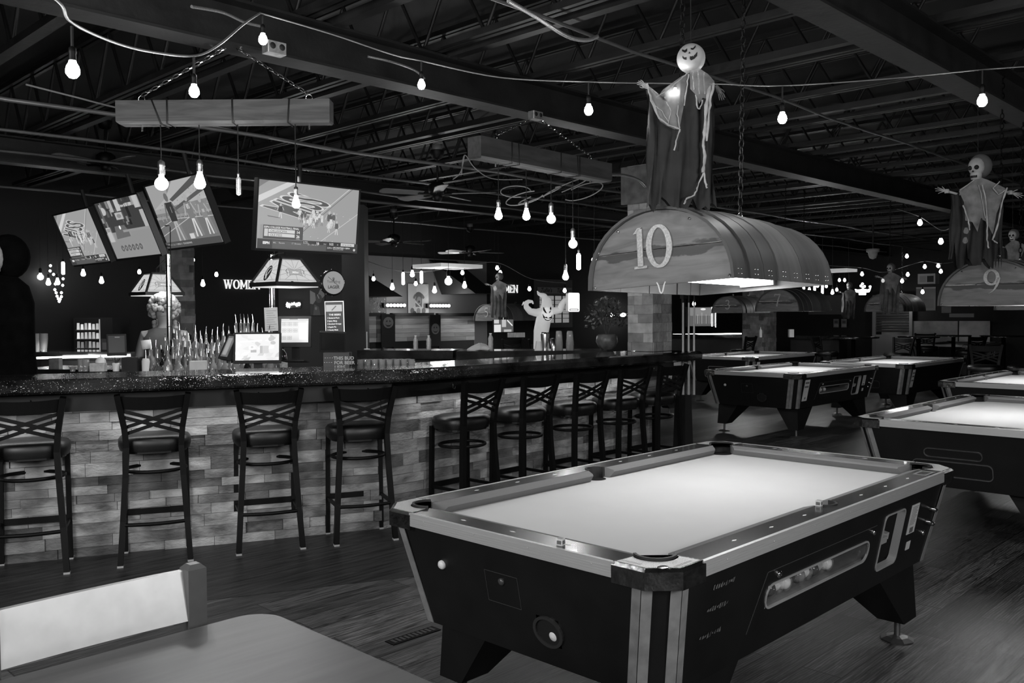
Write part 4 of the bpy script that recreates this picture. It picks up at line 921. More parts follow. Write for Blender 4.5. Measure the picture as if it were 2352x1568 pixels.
cable([at(1040, 412, 8), at(1058, 395, 8), at(1067, 356, 8)], .005, 'thin pale cable rising left of the tilted beam', wirem)
for k, (px, py, Y, rr) in enumerate(((1185, 440, 7.6, .10), (1205, 455, 7.5, .12), (1240, 448, 7.6, .14), (1300, 430, 7.7, .15), (1340, 440, 7.8, .13))):
    c = at(px, py, Y); pts = [c + Vector((rr * 1.3 * cos(a), rr * .5 * sin(a), rr * .55 * sin(a + .6 * k))) for a in [2 * pi * j / 9 * .8 + k for j in range(10)]]
    cable(pts, .005, 'loop of slack cable coiled under the tilted timber beam, %s' % ['leftmost loop', 'second loop', 'middle loop', 'fourth loop', 'rightmost loop'][k], wirem)
# ================= FESTOON STRING LIGHTS =================
cordm = M('festoon_cord', .14, .45, var=.3, scale=10)
s1 = [(-20, -90, 2.1), (130, 0, 2.2), (165, 52, 2.35), (270, 100, 2.7), (360, 121, 2.9), (448, 128, 3.05), (500, 105, 3.15), (560, 55, 3.3), (598, 30, 3.45)]
cable([at(*p) for p in s1], .0042, 'grey festoon cord sagging across the upper left', cordm, 'festoon_cable', 'string light')
s2 = [(598, 30, 3.45), (760, 78, 3.6), (900, 125, 3.75), (968, 140, 3.8), (1150, 178, 3.9), (1352, 188, 4.0), (1500, 191, 4.1), (1650, 193, 4.15), (1797, 197, 4.15), (2050, 180, 4.2), (2256, 160, 4.3), (2400, 150, 4.4)]
cable([at(*p) for p in s2], .003, 'thin festoon cord running across the ceiling to the right edge', cordm, 'festoon_cable', 'string light')
for px, py, Y, r, tip, lab, lt in ((167, 160, 2.35, .018, 60, 'large near festoon bulb at the upper left', 7), (446, 209, 3.05, .0175, 130, 'festoon bulb hanging before the pale timber beam', 7), (604, 90, 3.45, .017, 36, 'festoon bulb beside the upper junction box', 5), (968, 194, 3.8, .0165, 142, 'festoon bulb at the top centre below the joists', 4), (1352, 252, 4.0, .0195, 190, 'festoon bulb left of the pumpkin ghost', 5), (1797, 271, 4.15, .021, 198, 'festoon bulb right of the hanging chain of the lamp numbered 10', 5), (2256, 231, 4.3, .023, 162, 'festoon bulb at the upper right above the skeleton', 5)):
    c = at(px, py, Y); bulb(c, r, 's14', lab, 'light bulb', 'festoon bulbs of the near string', at(px, tip, Y).z, name='festoon_bulb', lit=lt, cordr=.004)
# ================= DISTANT BULBS =================
far = [
 ('back wall pendants of the left corner', 'pendant bulb in the dark left corner beyond the bar', 12.0, [(61, 642, 'st'), (93, 636, 'globe'), (111, 644, 'st'), (132, 643, 'st'), (191, 623, 'st'), (233, 640, 'st')]),
 ('festoon bulbs left of the WOMEN sign', 'small festoon bulb glowing near the WOMEN sign', 12.5, [(320, 624, 's14'), (443, 596, 's14'), (466, 647, 'st'), (497, 630, 's14'), (715, 618, 's14')]),
 ('festoon bulbs around the dog portrait', 'small festoon bulb glowing near the dog portrait', 13.0, [(858, 640, 's14'), (955, 651, 's14'), (1062, 626, 's14'), (1142, 615, 's14'), (1149, 626, 's14'), (1137, 662, 's14'), (1216, 663, 's14'), (1297, 667, 's14')]),
 ('pendant bulbs above the dog portrait', 'pear pendant bulb around the dog portrait', 12.5, [(901, 655, 'st'), (947, 625, 'st'), (998, 662, 'st'), (1067, 651, 'st')]),
 ('far right cluster bulbs', 'small bulb in the cluster beyond the lamp numbered 10', 17.0, [(1846, 661, 's14'), (1846, 669, 's14'), (1859, 664, 's14'), (1878, 656, 's14'), (1898, 657, 's14'), (1912, 668, 'st'), (1922, 665, 's14'), (1928, 643, 's14'), (1940, 643, 's14'), (1904, 629, 's14')]),
 ('festoon bulbs around the lamp numbered 2', 'small festoon bulb in the far hall above the lamp numbered 2', 14.0, [(1980, 629, 's14'), (2085, 630, 's14'), (2124, 612, 's14'), (2155, 610, 's14'), (2161, 623, 's14'), (2072, 645, 's14'), (2083, 588, 's14'), (2028, 644, 's14'), (2119, 670, 's14'), (1594, 697, 's14')]),
 ('festoon bulbs beside the hanging skeleton', 'festoon bulb low beside or behind the hanging skeleton', 9.5, [(2113, 511, 's14'), (2161, 554, 's14'), (2217, 552, 's14'), (2219, 530, 's14')]),
]
FG = E('far_bulb_glow', 14.0, True)
for gi, (grp, lab, Y, L_) in enumerate(far):
    for bi, (px, py, kd) in enumerate(sorted(L_)):
        r = {'st': .032, 'globe': .04, 's14': .026}[kd]
        bulb(at(px, py, Y), r, kd, lab + ', ' + ORD[bi] + ' from the left', 'light bulb', grp, 3.0 if kd != 's14' else at(px, py, Y).z + .12, glow=FG, small=True, name='pendant_bulb' if kd != 's14' else 'festoon_bulb', cordr=.0025)
for px, py, Y, lab in ((926, 639, 12.5, 'bright tube bulb left above the dog portrait'), (968, 636, 12.5, 'bright tube bulb directly above the dog portrait'), (145, 615, 12, 'bright tube bulb left of the far television'), (1871, 665, 17, 'left tube bulb of the far right cluster'), (1889, 664, 17, 'right tube bulb of the far right cluster')):
    bulb(at(px, py, Y), .022, 'tube', lab, 'light bulb', None, 3.0, glow=FG, small=True)
bulb(at(1030, 646, 12.0), .05, 'globe', 'brightest round bulb right of the dog portrait', 'light bulb', None, 3.0, glow=BULB, small=True, lit=6)
for (Y, p) in ((12.5, [(845, 600), (900, 618), (960, 625), (1062, 612), (1142, 603), (1220, 640), (1300, 650)]), (14, [(1905, 610), (1980, 615), (2028, 625), (2085, 610), (2124, 600), (2161, 605), (2200, 600)]), (9.5, [(2060, 480), (2113, 498), (2161, 528), (2190, 520), (2240, 505)])):
    cable([at(a, b, Y) for a, b in p], .004, 'thin far festoon cord carrying small bulbs, %s' % {12.5: 'before the dog portrait wall', 14: 'above the lamp numbered 2', 9.5: 'beside the hanging skeleton'}[Y], cordm, 'festoon_cable', 'string light', 4)
# far hall light from its bulbs, plus added upper points that brighten the ceiling
light('far_cluster_light', 'POINT', at(1880, 670, 16.5), 20, .04); light('portrait_cluster_light', 'POINT', at(1005, 668, 14.5), 26, .04); light('left_corner_light', 'POINT', at(110, 665, 11.5), 2, .04); light('upper_bar_fill_light', 'POINT', U(5.5, 8.5, 2.4), 8, .1); light('upper_hall_fill_light', 'POINT', U(10, 0.5, 2.5), 8, .1)
light('island_fill_light', 'AREA', U(4.0, 6.9, 2.75), 34, .6, .6)  # unseen fill added over the bar island for the bottle highlights
# ================= TELEVISIONS =================
class Scr:
    """flat picture of a lit screen, drawn in unit coordinates and built as layered faces of one mesh"""
    def __init__(s, w, h, M_=None): s.w, s.h = w, h; s.mb = MB(); s.mats = []; s.z = 0.0; s.mb.M = M_ or Matrix.Identity(4)
    def g(s, v):
        m = G(v)
        if m not in s.mats: s.mats.append(m)
        return s.mats.index(m)
    def X(s, p): return ((p[0] - .5) * s.w, (p[1] - .5) * s.h, s.z)
    def poly(s, pts, v): s.z += .00012; s.mb.poly([s.X(p) for p in pts], s.g(v)); return s
    def rect(s, x0, x1, y0, y1, v): return s.poly([(x0, y0), (x1, y0), (x1, y1), (x0, y1)], v)
    def line(s, p, q, t, v):
        d = Vector(((q[0] - p[0]) * s.w, (q[1] - p[1]) * s.h)); n = Vector((-d.y, d.x)).normalized() * t / 2; nx, ny = n.x / s.w, n.y / s.h
        return s.poly([(p[0] - nx, p[1] - ny), (q[0] - nx, q[1] - ny), (q[0] + nx, q[1] + ny), (p[0] + nx, p[1] + ny)], v)
    def ell(s, cx, cy, rx, ry, v, n=14): return s.poly([(cx + rx * cos(2 * pi * i / n), cy + ry * sin(2 * pi * i / n)) for i in range(n)], v)
    def text(s, t, x, y, size, v, bold=0, align='LEFT', sx=1): 
        s.z += .00012; M0 = s.mb.M; s.mb.M = M0 @ Matrix.Translation(s.X((x, y))) @ Matrix.Diagonal((sx, 1, 1, 1)); s.mb.text(t, size, 0, 0, 0, s.g(v), 0, align, 0, bold); s.mb.M = M0; return s
    def build(s, name, parent): return s.mb.build(name, s.mats, parent)
rs = random.Random(11)
def player(sc, x, y, h, a, b, c):
    w_ = h * .16
    sc.line((x - w_ * .3, y), (x - w_ * .1, y + h * .45), h * .07 * sc.h, c); sc.line((x + w_ * .4, y), (x + w_ * .1, y + h * .45), h * .07 * sc.h, c)
    sc.poly([(x - w_ * .45, y + h * .42), (x + w_ * .45, y + h * .42), (x + w_ * .55, y + h * .8), (x - w_ * .55, y + h * .8)], b)
    sc.line((x - w_ * .5, y + h * .78), (x - w_ * .95, y + h * .5), h * .05 * sc.h, a); sc.line((x + w_ * .5, y + h * .78), (x + w_ * .9, y + h * .55), h * .05 * sc.h, a); sc.ell(x, y + h * .9, w_ * .3, h * .09, a, 8)
def football(sc, full=True):
    f0 = .34; sc.rect(0, 1, 0, 1, f0)
    sc.poly([(0, .76), (0, .66), (.36, 1), (.27, 1)], .62); sc.poly([(0, .5), (0, .44), (.75, 1), (.77, 1)] if False else [(0, .88), (0, 1), (.1, 1)], .2)
    # end zone edge lines
    sc.line((.40, .27), (.90, 1.0), .006, .6); sc.line((.42, .25), (.93, 1.0), .004, .1); sc.line((.60, .12), (1.0, .62), .005, .6); sc.line((.92, .0), (1, .14), .004, .6)
    for i in range(7): sc.line((.44 + i * .075, .23 - i * .018), (.452 + i * .075, .24 - i * .018), .004, .6)
    for i in range(4): sc.line((.70 + i * .07, .62 - i * .03), (.712 + i * .07, .63 - i * .03), .004, .55)
    # the painted end zone word, lying on the turf
    M0 = sc.mb.M; W_, H_ = sc.w, sc.h
    for (bold, g_) in ((.06, .66), (.018, .10)):
        sc.z += .0002
        m = Matrix(((.124 / .8 * W_, -.38 / .72 * W_, 0, (.405 - .5) * W_), (.109 / .8 * H_, .135 / .72 * H_, 0, (.475 - .5) * H_), (0, 0, 1, sc.z), (0, 0, 0, 1)))
        sc.mb.M = M0 @ m; sc.mb.text('MISS', 1.0, 0, 0, 0, sc.g(g_), 0, 'LEFT', 0, bold)
    sc.mb.M = M0
    for x, y, h in [(.215, .46, .22), (.70, .36, .27), (.745, .40, .22), (.78, .27, .22)]: player(sc, x, y, h, .5, .03 if x < .3 else .12, .6)
    for i in range(26):
        x, y = rs.gauss(.53, .09), rs.gauss(.40, .05); player(sc, x, y, rs.uniform(.13, .2), rs.choice((.6, .1, .3)), rs.choice((.65, .1, .6)), rs.choice((.6, .7, .2)))
    sc.poly([(.08, .49), (.20, .47), (.20, .46), (.09, .475)], .12)
    # score box and ticker
    sc.rect(.05, .43, .15, .35, .06); sc.rect(.1, .35, .245, .295, .6); sc.rect(.1, .35, .185, .235, .6); sc.rect(.06, .095, .185, .295, .55)
    sc.text('ESPN COLLEGE FOOTBALL FINAL', .057, .306, .033 * sc.h * 1.2, .7, .0006); sc.text('OKLAHOMA', .115, .25, .05 * sc.h, .08); sc.text('OLE MISS', .115, .19, .05 * sc.h, .08)
    sc.text('14', .365, .247, .058 * sc.h, .75, .001); sc.text('26', .365, .185, .058 * sc.h, .75, .001); sc.text('FINAL', .365, .158, .025 * sc.h, .6)
    sc.rect(.0, 1, 0, .145, .05); sc.rect(.14, .67, .01, .125, .10); sc.rect(.43, .97, .10, .155, .04)
    sc.rect(.82, .965, .10, .148, .6); sc.text('1ST & GOAL', .83, .108, .036 * sc.h, .08); sc.text('16', .565, .103, .055 * sc.h, .8, .001); sc.text('3rd', .64, .106, .035 * sc.h, .6); sc.text('5:22', .70, .106, .045 * sc.h, .75, .0006); sc.text('01', .78, .108, .03 * sc.h, .6)
    sc.text('& MISS', .435, .125, .028 * sc.h, .7); sc.text('RANKED', .435, .103, .025 * sc.h, .6)
    sc.text('ESPN', .05, .07, .05 * sc.h, .8, .0015); sc.text('NFL', .145, .085, .03 * sc.h, .6); sc.text('Ravens', .2, .085, .035 * sc.h, .55); sc.text('17  Browns', .32, .085, .035 * sc.h, .55); sc.text('20  | 4th 6:14', .48, .085, .035 * sc.h, .55)
    sc.text('ESPN+', .68, .05, .035 * sc.h, .7); sc.text('UFC FIGHTING + ESPN+', .74, .06, .03 * sc.h, .7, .0005); sc.text('WATCH LATER', .74, .035, .028 * sc.h, .6); sc.ell(.965, .05, .012, .02, .6)
def draw_show(sc):
    sc.rect(0, 1, 0, 1, .28); sc.rect(0, 1, .46, 1, .05)
    for i in range(26):
        x = rs.random(); y = rs.uniform(.5, 1); sc.rect(x, x + rs.uniform(.02, .06), y, min(1, y + rs.uniform(.05, .2)), rs.choice((.02, .1, .22, .3, .04)))
    for x0, x1, g_ in ((.30, .37, .42), (.44, .53, .5), (.84, .96, .45), (.86, .93, .5)): sc.rect(x0, x1, .8, 1, g_)
    sc.ell(.13, .84, .06, .07, .5); sc.rect(.06, .1, .6, .9, .12); sc.rect(.36, .52, .66, .78, .45); sc.ell(.44, .72, .05, .035, .25)
    sc.rect(.03, .13, .30, .56, .5); sc.rect(.04, .12, .48, .54, .3); sc.poly([(.25, .56), (.47, .56), (.52, .44), (.52, .36), (.2, .34), (.22, .44)], .14); sc.ell(.36, .53, .02, .035, .9)
    sc.rect(.9, .98, .48, .76, .42); sc.rect(.4, 1, .44, .48, .3); sc.text('Draw #1851590', .52, .855, .075 * sc.h, .65, .001)
    for i in range(6): sc.ell(.24 + i * .082, .17, .034, .055, .12); sc.text(['10', '27', '36', '17', '39', '71'][i], .24 + i * .082, .15, .05 * sc.h, .6, 0, 'CENTER')
def sideline(sc):
    sc.rect(0, 1, 0, 1, .22); sc.rect(0, .35, .55, 1, .34); sc.poly([(.0, .62), (1, .66), (1, 1), (.5, 1), (.3, .78)], .42)
    for i in range(90):
        x, y = rs.random(), rs.uniform(.56, .95)
        if y < .62 + .35 * x: sc.rect(x, x + .015, y, y + .012, rs.choice((.3, .5, .2, .35)))
    sc.poly([(.36, .74), (.40, .70), (.95, .93), (1, .97), (.95, 1), (.88, 1)], .09); sc.poly([(.30, .57), (.34, .54), (1, .78), (1, .84)], .10); sc.rect(0, 1, .44, .5, .3)
    sc.poly([(0, 0), (1, 0), (1, .47), (0, .46)], .17)
    for a, b in (((0, .2), (.62, .44)), ((0, .33), (.35, .45)), ((.25, .45), (1, .40))): sc.line(a, b, .006, .5)
    for i in range(12): player(sc, .1 + i * .07, .42, .1, .12, .3, .4)
    for x, y, h, a, b, c in ((.33, .08, .78, .15, .04, .42), (.66, .13, .66, .4, .2, .62), (.88, .14, .58, .4, .24, .62)): player(sc, x, y, h, a, b, c)
    sc.text('85', .625, .56, .1 * sc.h, .6, .001); sc.text('88', .86, .47, .07 * sc.h, .6); sc.text('1', .325, .54, .14 * sc.h, .3); sc.rect(.50, .58, .11, .19, .6)
    sc.rect(0, 1, 0, .10, .08); sc.text('AUBN  0   2  6 - 7  UMASS  0   TOUCHDOWNS', .03, .04, .04 * sc.h, .6)
def tv(center, xd, tilt, w_, h_, draw, label, roll=0.0, bez=.012):
    t = thing('television', label, 'television', face(center, xd, tilt, roll), 'flat televisions on the bar island')
    mb = MB(); mb.box(-w_ / 2 - bez, w_ / 2 + bez, -h_ / 2 - bez * 1.6, h_ / 2 + bez, -.05, -.008, bev=.004); ring(mb, [(-w_ / 2 - bez, -h_ / 2 - bez * 1.6), (w_ / 2 + bez, -h_ / 2 - bez * 1.6), (w_ / 2 + bez, h_ / 2 + bez), (-w_ / 2 - bez, h_ / 2 + bez)], [(-w_ / 2, -h_ / 2), (w_ / 2, -h_ / 2), (w_ / 2, h_ / 2), (-w_ / 2, h_ / 2)], -.008, .006); mb.box(-.18, .18, -.13, .13, -.085, -.05); mb.build('housing', dark, t)
    sc = Scr(w_, h_); sc.z = -.007; draw(sc); sc.build('screen', t)
    MB().tube([(0, 0, -.08), (0, .12, -.16), (0, .45, -.2)], .02, 8).build('mount_arm', dark, t)
    return t
tv(at(711.5, 500.5, 7.58), DU, radians(7), .985, .554, football, 'largest television, right of the pale beam, showing a football scrum and score box')
tv(at(420, 490, 7.3), -DV, radians(22), .97, .545, sideline, 'television third from the left, football players standing on the sideline')
tv(at(290.5, 524, 8.12), -DV, radians(22), .97, .545, draw_show, 'television second from the left with a lottery draw picture')
tv(at(186, 546, 9.15), -DV, radians(22), .97, .545, football, 'leftmost television, tilted, showing the football field and score box')
MB_ = None
# dark mounting panel behind the televisions, poles
def pole(px, Y, label, z1=2.08, r=.022):
    p = at(px, 700, Y); t = thing('steel_pole', label, 'pole', loc(Vector((p.x, p.y, 0)))); MB().tube([(0, 0, .9), (0, 0, z1)], r, 14).build('tube', M('polished_pole', .75, .16, 1.0), t); MB().lathe([(.06, .9), (.06, .915), (.03, .93)], n=14).build('flange', chrome, t)
    mb = MB()
    for i in range(7): mb.tube([(r * 1.15 * cos(a), r * 1.15 * sin(a), 1.3 + i * .17) for a in [2 * pi * k / 8 for k in range(8)]], .003, 4, True)
    mb.tube([(r * 1.3, -.01, 1.1 + .1 * i + .01 * sin(i)) for i in range(14)], .004, 5); mb.build('tied_cable', dark, t); return t
pole(625, 7.66, 'polished steel pole below the largest television'); pole(388, 7.55, 'polished steel pole below the sideline television', r=.02)
# ================= STAINED GLASS PUB LAMPS =================
def pub_lamp(c, s, label, pol, rz=0):
    t = thing('pub_lamp', label, 'hanging lamp', loc(c, TH + rz, s), 'stained glass lamps over the bar island')
    hb, ht, H = .183, .085, .185; G_ = [G(.62), G(.42), G(.02), dark, G(.85)]
    P = lambda k, z: [(-k, -k, z), (k, -k, z), (k, k, z), (-k, k, z)]
    mb = MB(); mb.prism([(p[0], p[1]) for p in P(ht + .006, 0)], H, H + .012); mb.build('top_cap', dark, t)
    mb = MB(); ring(mb, [(p[0], p[1]) for p in P(hb + .012, 0)], [(p[0], p[1]) for p in P(hb - .01, 0)], -.028, .004)
    for a, b in zip(P(hb, 0), P(ht, H)): mb.bar(a, b, .018, .018)
    mb.build('frame', dark, t)
    MB().prism([(p[0], p[1]) for p in P(hb - .004, 0)], -.034, -.028).build('white_lip', G(.7), t)
    for k in range(4):
        R_ = Matrix.Rotation(k * pi / 2, 4, 'Z'); sl = sqrt(H * H + (hb - ht) ** 2); y_ = Vector((0, (hb - ht), H)).normalized(); x_ = Vector((1, 0, 0)); z_ = x_.cross(y_)
        m = Matrix(((x_.x, y_.x, z_.x, 0), (x_.y, y_.y, z_.y, -hb), (x_.z, y_.z, z_.z, 0), (0, 0, 0, 1))); mb = MB(); mb.M = R_ @ m
        def tr(x, y): return (x * (hb - (hb - ht) * y) * .93, y * sl * .96 + .004)
        def L_(a, b, g_=2, w_=.0016, z=.0012): pa, pb = tr(*a), tr(*b); d = Vector((pb[0] - pa[0], pb[1] - pa[1])); n = Vector((-d.y, d.x)).normalized() * w_ / 2; mb.poly([(pa[0] - n.x, pa[1] - n.y, z), (pb[0] - n.x, pb[1] - n.y, z), (pb[0] + n.x, pb[1] + n.y, z), (pa[0] + n.x, pa[1] + n.y, z)], g_)
        mb.poly([(*tr(-1, .03), 0), (*tr(1, .03), 0), (*tr(1, .97), 0), (*tr(-1, .97), 0)], 0)
        for a in range(0, 360, 30): L_((0 + .1 * cos(radians(a)), .5 + .08 * sin(radians(a))), (max(-1, min(1, 1.3 * cos(radians(a)))), .5 + .47 * sin(radians(a))))
        for e in (((-.96, .06), (.96, .06)), ((-.96, .1), (.96, .1)), ((-.9, .94), (.9, .94)), ((-.93, .06), (-.93, .94)), ((.93, .06), (.93, .94))): L_(*e)
        if k % 2 == 1:      # oval emblem with a swirling figure
            cx, cy = 0, .082; ov = [(cx + .042 * cos(a), cy + .066 * sin(a), .002) for a in [2 * pi * i / 24 for i in range(24)]]; mb.poly([(p[0] * 1.14, cy + (p[1] - cy) * 1.1, .0016) for p in ov], 0); mb.poly(ov, 2)
            mb.M = mb.M @ Matrix.Translation((0, 0, .0026))
            mb.ribbon([(.02, cy + .05), (-.01, cy + .045), (-.024, cy + .02), (-.02, cy - .01), (-.005, cy - .03), (.004, cy - .05)], [.003, .006, .008, .012, .014, .003], 0, .0004, 0)
            for i in range(3): mb.ribbon([(-.01 + i * .004, cy - .02), (.012, cy + .0 + i * .008), (.03, cy + .03 + i * .006)], [.006, .006, .001], 0, .0004, 1)
            mb.text('Black Beer', .009, -.026, cy - .046, .0005, 0)
        else:               # ribbon banner with scroll ends
            mb.M = mb.M @ Matrix.Translation((0, 0, .0022))
            bn = [(-.058, .06), (-.02, .066), (.02, .066), (.058, .052), (.05, .085), (.058, .118), (.02, .108), (-.02, .108), (-.058, .12), (-.048, .09)]
            mb.poly([(p[0], p[1], 0) for p in bn], 1); q = [Vector(p) for p in bn]; mb.ribbon(q, .0022, .0002, .0006, 2, True); mb.text('Miller', .024, 0, .078, .0008, 4, 0, 'CENTER', .2, .0006)
            for sx in (-1, 1): mb.ribbon([(sx * .062, .115), (sx * .075, .1), (sx * .066, .08), (sx * .08, .062), (sx * .07, .05)], .008, 0, .0005, 1); mb.ribbon([(sx * .066, .11), (sx * .08, .096), (sx * .07, .076)], .003, .0005, .0009, 2)
        mb.build('glass_panel', G_, t)
    q = t.matrix_world.inverted() @ Vector((pol[0], pol[1], 2.06)); MB().tube([(0, 0, H), (0, 0, H + .05), (q.x * .5, q.y * .5, H + .07), (q.x, q.y, q.z)], .006, 6).build('hanging_rod', dark, t)
    light('pub_lamp_light', 'POINT', (0, 0, -.06), 11, .06, parent=t); return t
pub_lamp(at(655, 650, 6.85), 1.0, 'nearer stained glass pub lamp before the large television pole', at(625, 700, 7.66)); pub_lamp(at(360, 672, 8.75), 1.0, 'farther stained glass pub lamp at the left, above the curly-haired person', at(388, 700, 7.55))
# ================= BOTTLES =================
clearg = M('bottle_glass', .38, .06, var=.3, spec=.9, trans=.35); darkg = M('dark_bottle_glass', .012, .06, spec=.8, coat=.6); midg = M('amber_liquor', .12, .08, spec=.8, trans=.4, coat=.5); lab_w = M('bottle_label', .75, .6, var=.25, scale=60); lab_d = M('dark_bottle_label', .06, .5, var=.4, scale=60)
def make_bottle(h, r, gm, lm, pour, sq=False):
    t = thing('liquor_bottle', 'x', 'bottle'); n = 4 if sq else 12
    pr = [(r * .92, 0), (r, .01), (r, h * .58), (r * .8, h * .67), (r * .34, h * .76), (r * .30, h * .95), (r * .34, h * .955), (r * .34, h)]
    MB().lathe(pr, n=12).build('glass', gm, t); MB().lathe([(r * 1.015, h * .16), (r * 1.015, h * .5)], n=12).build('label', lm, t) if lm else None
    if pour: MB().tube([(0, 0, h), (0, 0, h + .02), (.002, 0, h + .045), (.006, 0, h + .072)], [.008, .006, .004, .003], 6).build('pourer', chrome, t)
    else: MB().lathe([(r * .36, h * .96), (r * .36, h + .012), (0, h + .012)], n=10).build('cap', blackm, t)
    return t
protos = [make_bottle(.29, .038, clearg, lab_w, True), make_bottle(.27, .042, midg, lab_d, True), make_bottle(.31, .036, clearg, None, True), make_bottle(.30, .037, darkg, lab_w, False), make_bottle(.25, .045, midg, lab_w, True), make_bottle(.28, .04, clearg, lab_d, True)]
BL = ['clear labelled bottle with steel pourer on the tiered back bar', 'amber bottle with dark label and pourer on the tiered back bar', 'unlabelled clear bottle with steel pourer on the tiered back bar', 'dark wine-shaped bottle with pale label on the tiered back bar', 'squat amber bottle with pale label on the tiered back bar', 'clear bottle with dark label and pourer on the tiered back bar']
used = [False] * 6; rb = random.Random(21)
def put_bottle(k, p, s=1.0, where=''):
    o = protos[k] if not used[k] else dup(protos[k]); used[k] = True; o.matrix_world = loc(p, rb.uniform(0, 6), s); tag(o, BL[k].replace(' on the tiered back bar', '') + where, 'bottle', 'liquor bottles on the tiered back bar'); return o
tiers = [(7.02, .98, 335, 635), (7.22, 1.04, 345, 650), (7.42, 1.09, 380, 645), (7.64, 1.14, 400, 630)]
t = thing('tiered_shelf', 'stepped back bar shelf under the rows of liquor bottles', 'shelf', Matrix.Identity(4))
for i, (Y, z, x0, x1) in enumerate(tiers):
    a, b = at(x0 - 8, 800, Y), at(x1 + 6, 800, Y); MB().box(a.x, b.x, Y - .09, Y + .09, z - .03, z).build('step', M('dark_step', .03, .2, var=.2), t)
MB().box(at(538, 800, 7.79).x, at(590, 800, 7.79).x, 7.75, 7.83, .93, 1.17).build('step', M('dark_step', .03, .2, var=.2), t)
a, b = at(330, 800, 7.1), at(660, 800, 7.1); MB().box(a.x, b.x, 6.96, 7.8, 0, .93).build('cabinet', panelm, t)
for i, (Y, z, x0, x1) in enumerate(tiers):
    x = x0; bn = 0
    while x < x1:
        if i < 3 or not (0): 
            p = at(x, 800, Y + (.045 if bn % 2 else -.045)); p.z = z
            if i == 3 and x > 575: p.z = z
            put_bottle(rb.choice((0, 0, 1, 2, 2, 3, 4, 5)), p, rb.uniform(.85, 1.02), ', %s tier, %s from the left' % (('front', 'second', 'third', 'rear')[i], ORD[bn])); bn += 1
        x += rb.uniform(11.5, 14.5)
for bn, px in enumerate((543, 554, 562, 571, 582)):
    p = at(px, 800, 7.79); p.z = 1.17; o = put_bottle(2, p, 1.05, ' above the game screen, %s of five from the left' % ORD[bn])
# six pack carton and bottles at its feet
p = at(455, 800, 6.9); t = thing('bottle_carton', 'pale printed bottle carrier standing among the liquor bottles', 'carton', loc(Vector((p.x, p.y, 1.14)), .2))
MB().box(-.06, .06, -.04, .04, 0, .07).build('carton', paper, t); mb = MB()
for x in (-.04, 0, .035): mb.rect(x - .008, x + .01, 0, .03, 0)
mb.M = Matrix(((1, 0, 0, 0), (0, 0, -1, -.0405), (0, 1, 0, .02), (0, 0, 0, 1))); mb.build('print', M('grey_print', .12, .7), t)
# ================= MONITORS AND BAR GEAR =================
def monitor(c, xd, tilt, w_, h_, draw, label, bez=.012, foot=True, roll=0):
    t = thing('monitor', label, 'monitor', face(c, xd, tilt, roll)); mb = MB(); mb.box(-w_ / 2 - bez, w_ / 2 + bez, -h_ / 2 - bez * 1.8, h_ / 2 + bez, -.03, -.004, bev=.003)
    ring(mb, [(-w_ / 2 - bez, -h_ / 2 - bez * 1.8), (w_ / 2 + bez, -h_ / 2 - bez * 1.8), (w_ / 2 + bez, h_ / 2 + bez), (-w_ / 2 - bez, h_ / 2 + bez)], [(-w_ / 2, -h_ / 2), (w_ / 2, -h_ / 2), (w_ / 2, h_ / 2), (-w_ / 2, h_ / 2)], -.004, .005); mb.build('housing', dark, t)
    sc = Scr(w_, h_); sc.z = -.003; draw(sc); sc.build('screen', t)
    if foot: MB().box(-.03, .03, -h_ / 2 - .14, -h_ / 2 - .01, -.05, -.03).box(-.09, .09, -h_ / 2 - .15, -h_ / 2 - .14, -.12, .06).build('stand', dark, t)
    return t
def cardgame(sc):
    sc.rect(0, 1, 0, 1, .8); r_ = random.Random(4)
    for i in range(22):
        cx, cy, a = r_.random(), r_.random(), r_.uniform(0, 3); sc.poly([(min(1, max(0, cx + k * cos(a + j * 1.3) * .13)), min(1, max(0, cy + k * sin(a + j * 1.3) * .13))) for j, k in enumerate((1, .6, 1, .5))], r_.choice((.5, .6, .72, .9, .95)))
    sc.rect(.56, .76, .27, .55, .45); sc.rect(.62, .76, .27, .55, .6); sc.rect(.35, .48, .30, .40, .4); sc.ell(.38, .48, .08, .09, .9); sc.ell(.38, .50, .03, .04, .6); sc.ell(.8, .8, .05, .08, .5); sc.ell(.86, .66, .06, .07, .5); sc.line((.1, .7), (.6, .75), .012, 1.0)
def pos(sc):
    sc.rect(0, 1, 0, 1, .72); sc.rect(0, 1, .93, .97, .5); sc.rect(.3, .6, .965, 1, .3); sc.rect(0, .9, .85, .875, .5)
    for j, y in enumerate((.70, .43, .12)):
        for i in range(3):
            if j == 2 and i == 2: continue
            for a in (0, 1):
                for b in (0, 1):
                    x0, y0 = .03 + i * .2 + a * .085, y + b * .08; sc.rect(x0, x0 + .08, y0, y0 + .074, .32); sc.rect(x0 + .006, x0 + .074, y0 + .009, y0 + .065, .62)
    sc.rect(.66, .97, .1, .85, .82); sc.rect(.68, .9, .16, .21, 1.0); sc.rect(.66, .97, .4, .405, .5)
monitor(at(591, 797, 6.62), Vector((1, .10, 0)), -radians(8), .318, .197, cardgame, 'bright screen of the bar top game terminal beside the bottles')
monitor(at(677, 759, 6.95), Vector((1, -.02, 0)), -radians(6), .216, .185, pos, 'point of sale monitor with a button grid, right of the game screen', bez=.02)
def dullscreen(sc): sc.rect(0, 1, 0, 1, .12); sc.rect(.1, .6, .1, .9, .3); sc.rect(.7, .95, .2, .5, .06)
monitor(at(524, 795, 6.75), Vector((.55, -.85, 0)), -radians(24), .22, .17, dullscreen, 'second game screen turned away, left of the bright one', foot=False)
def darkscr(sc): sc.rect(0, 1, 0, 1, .004)
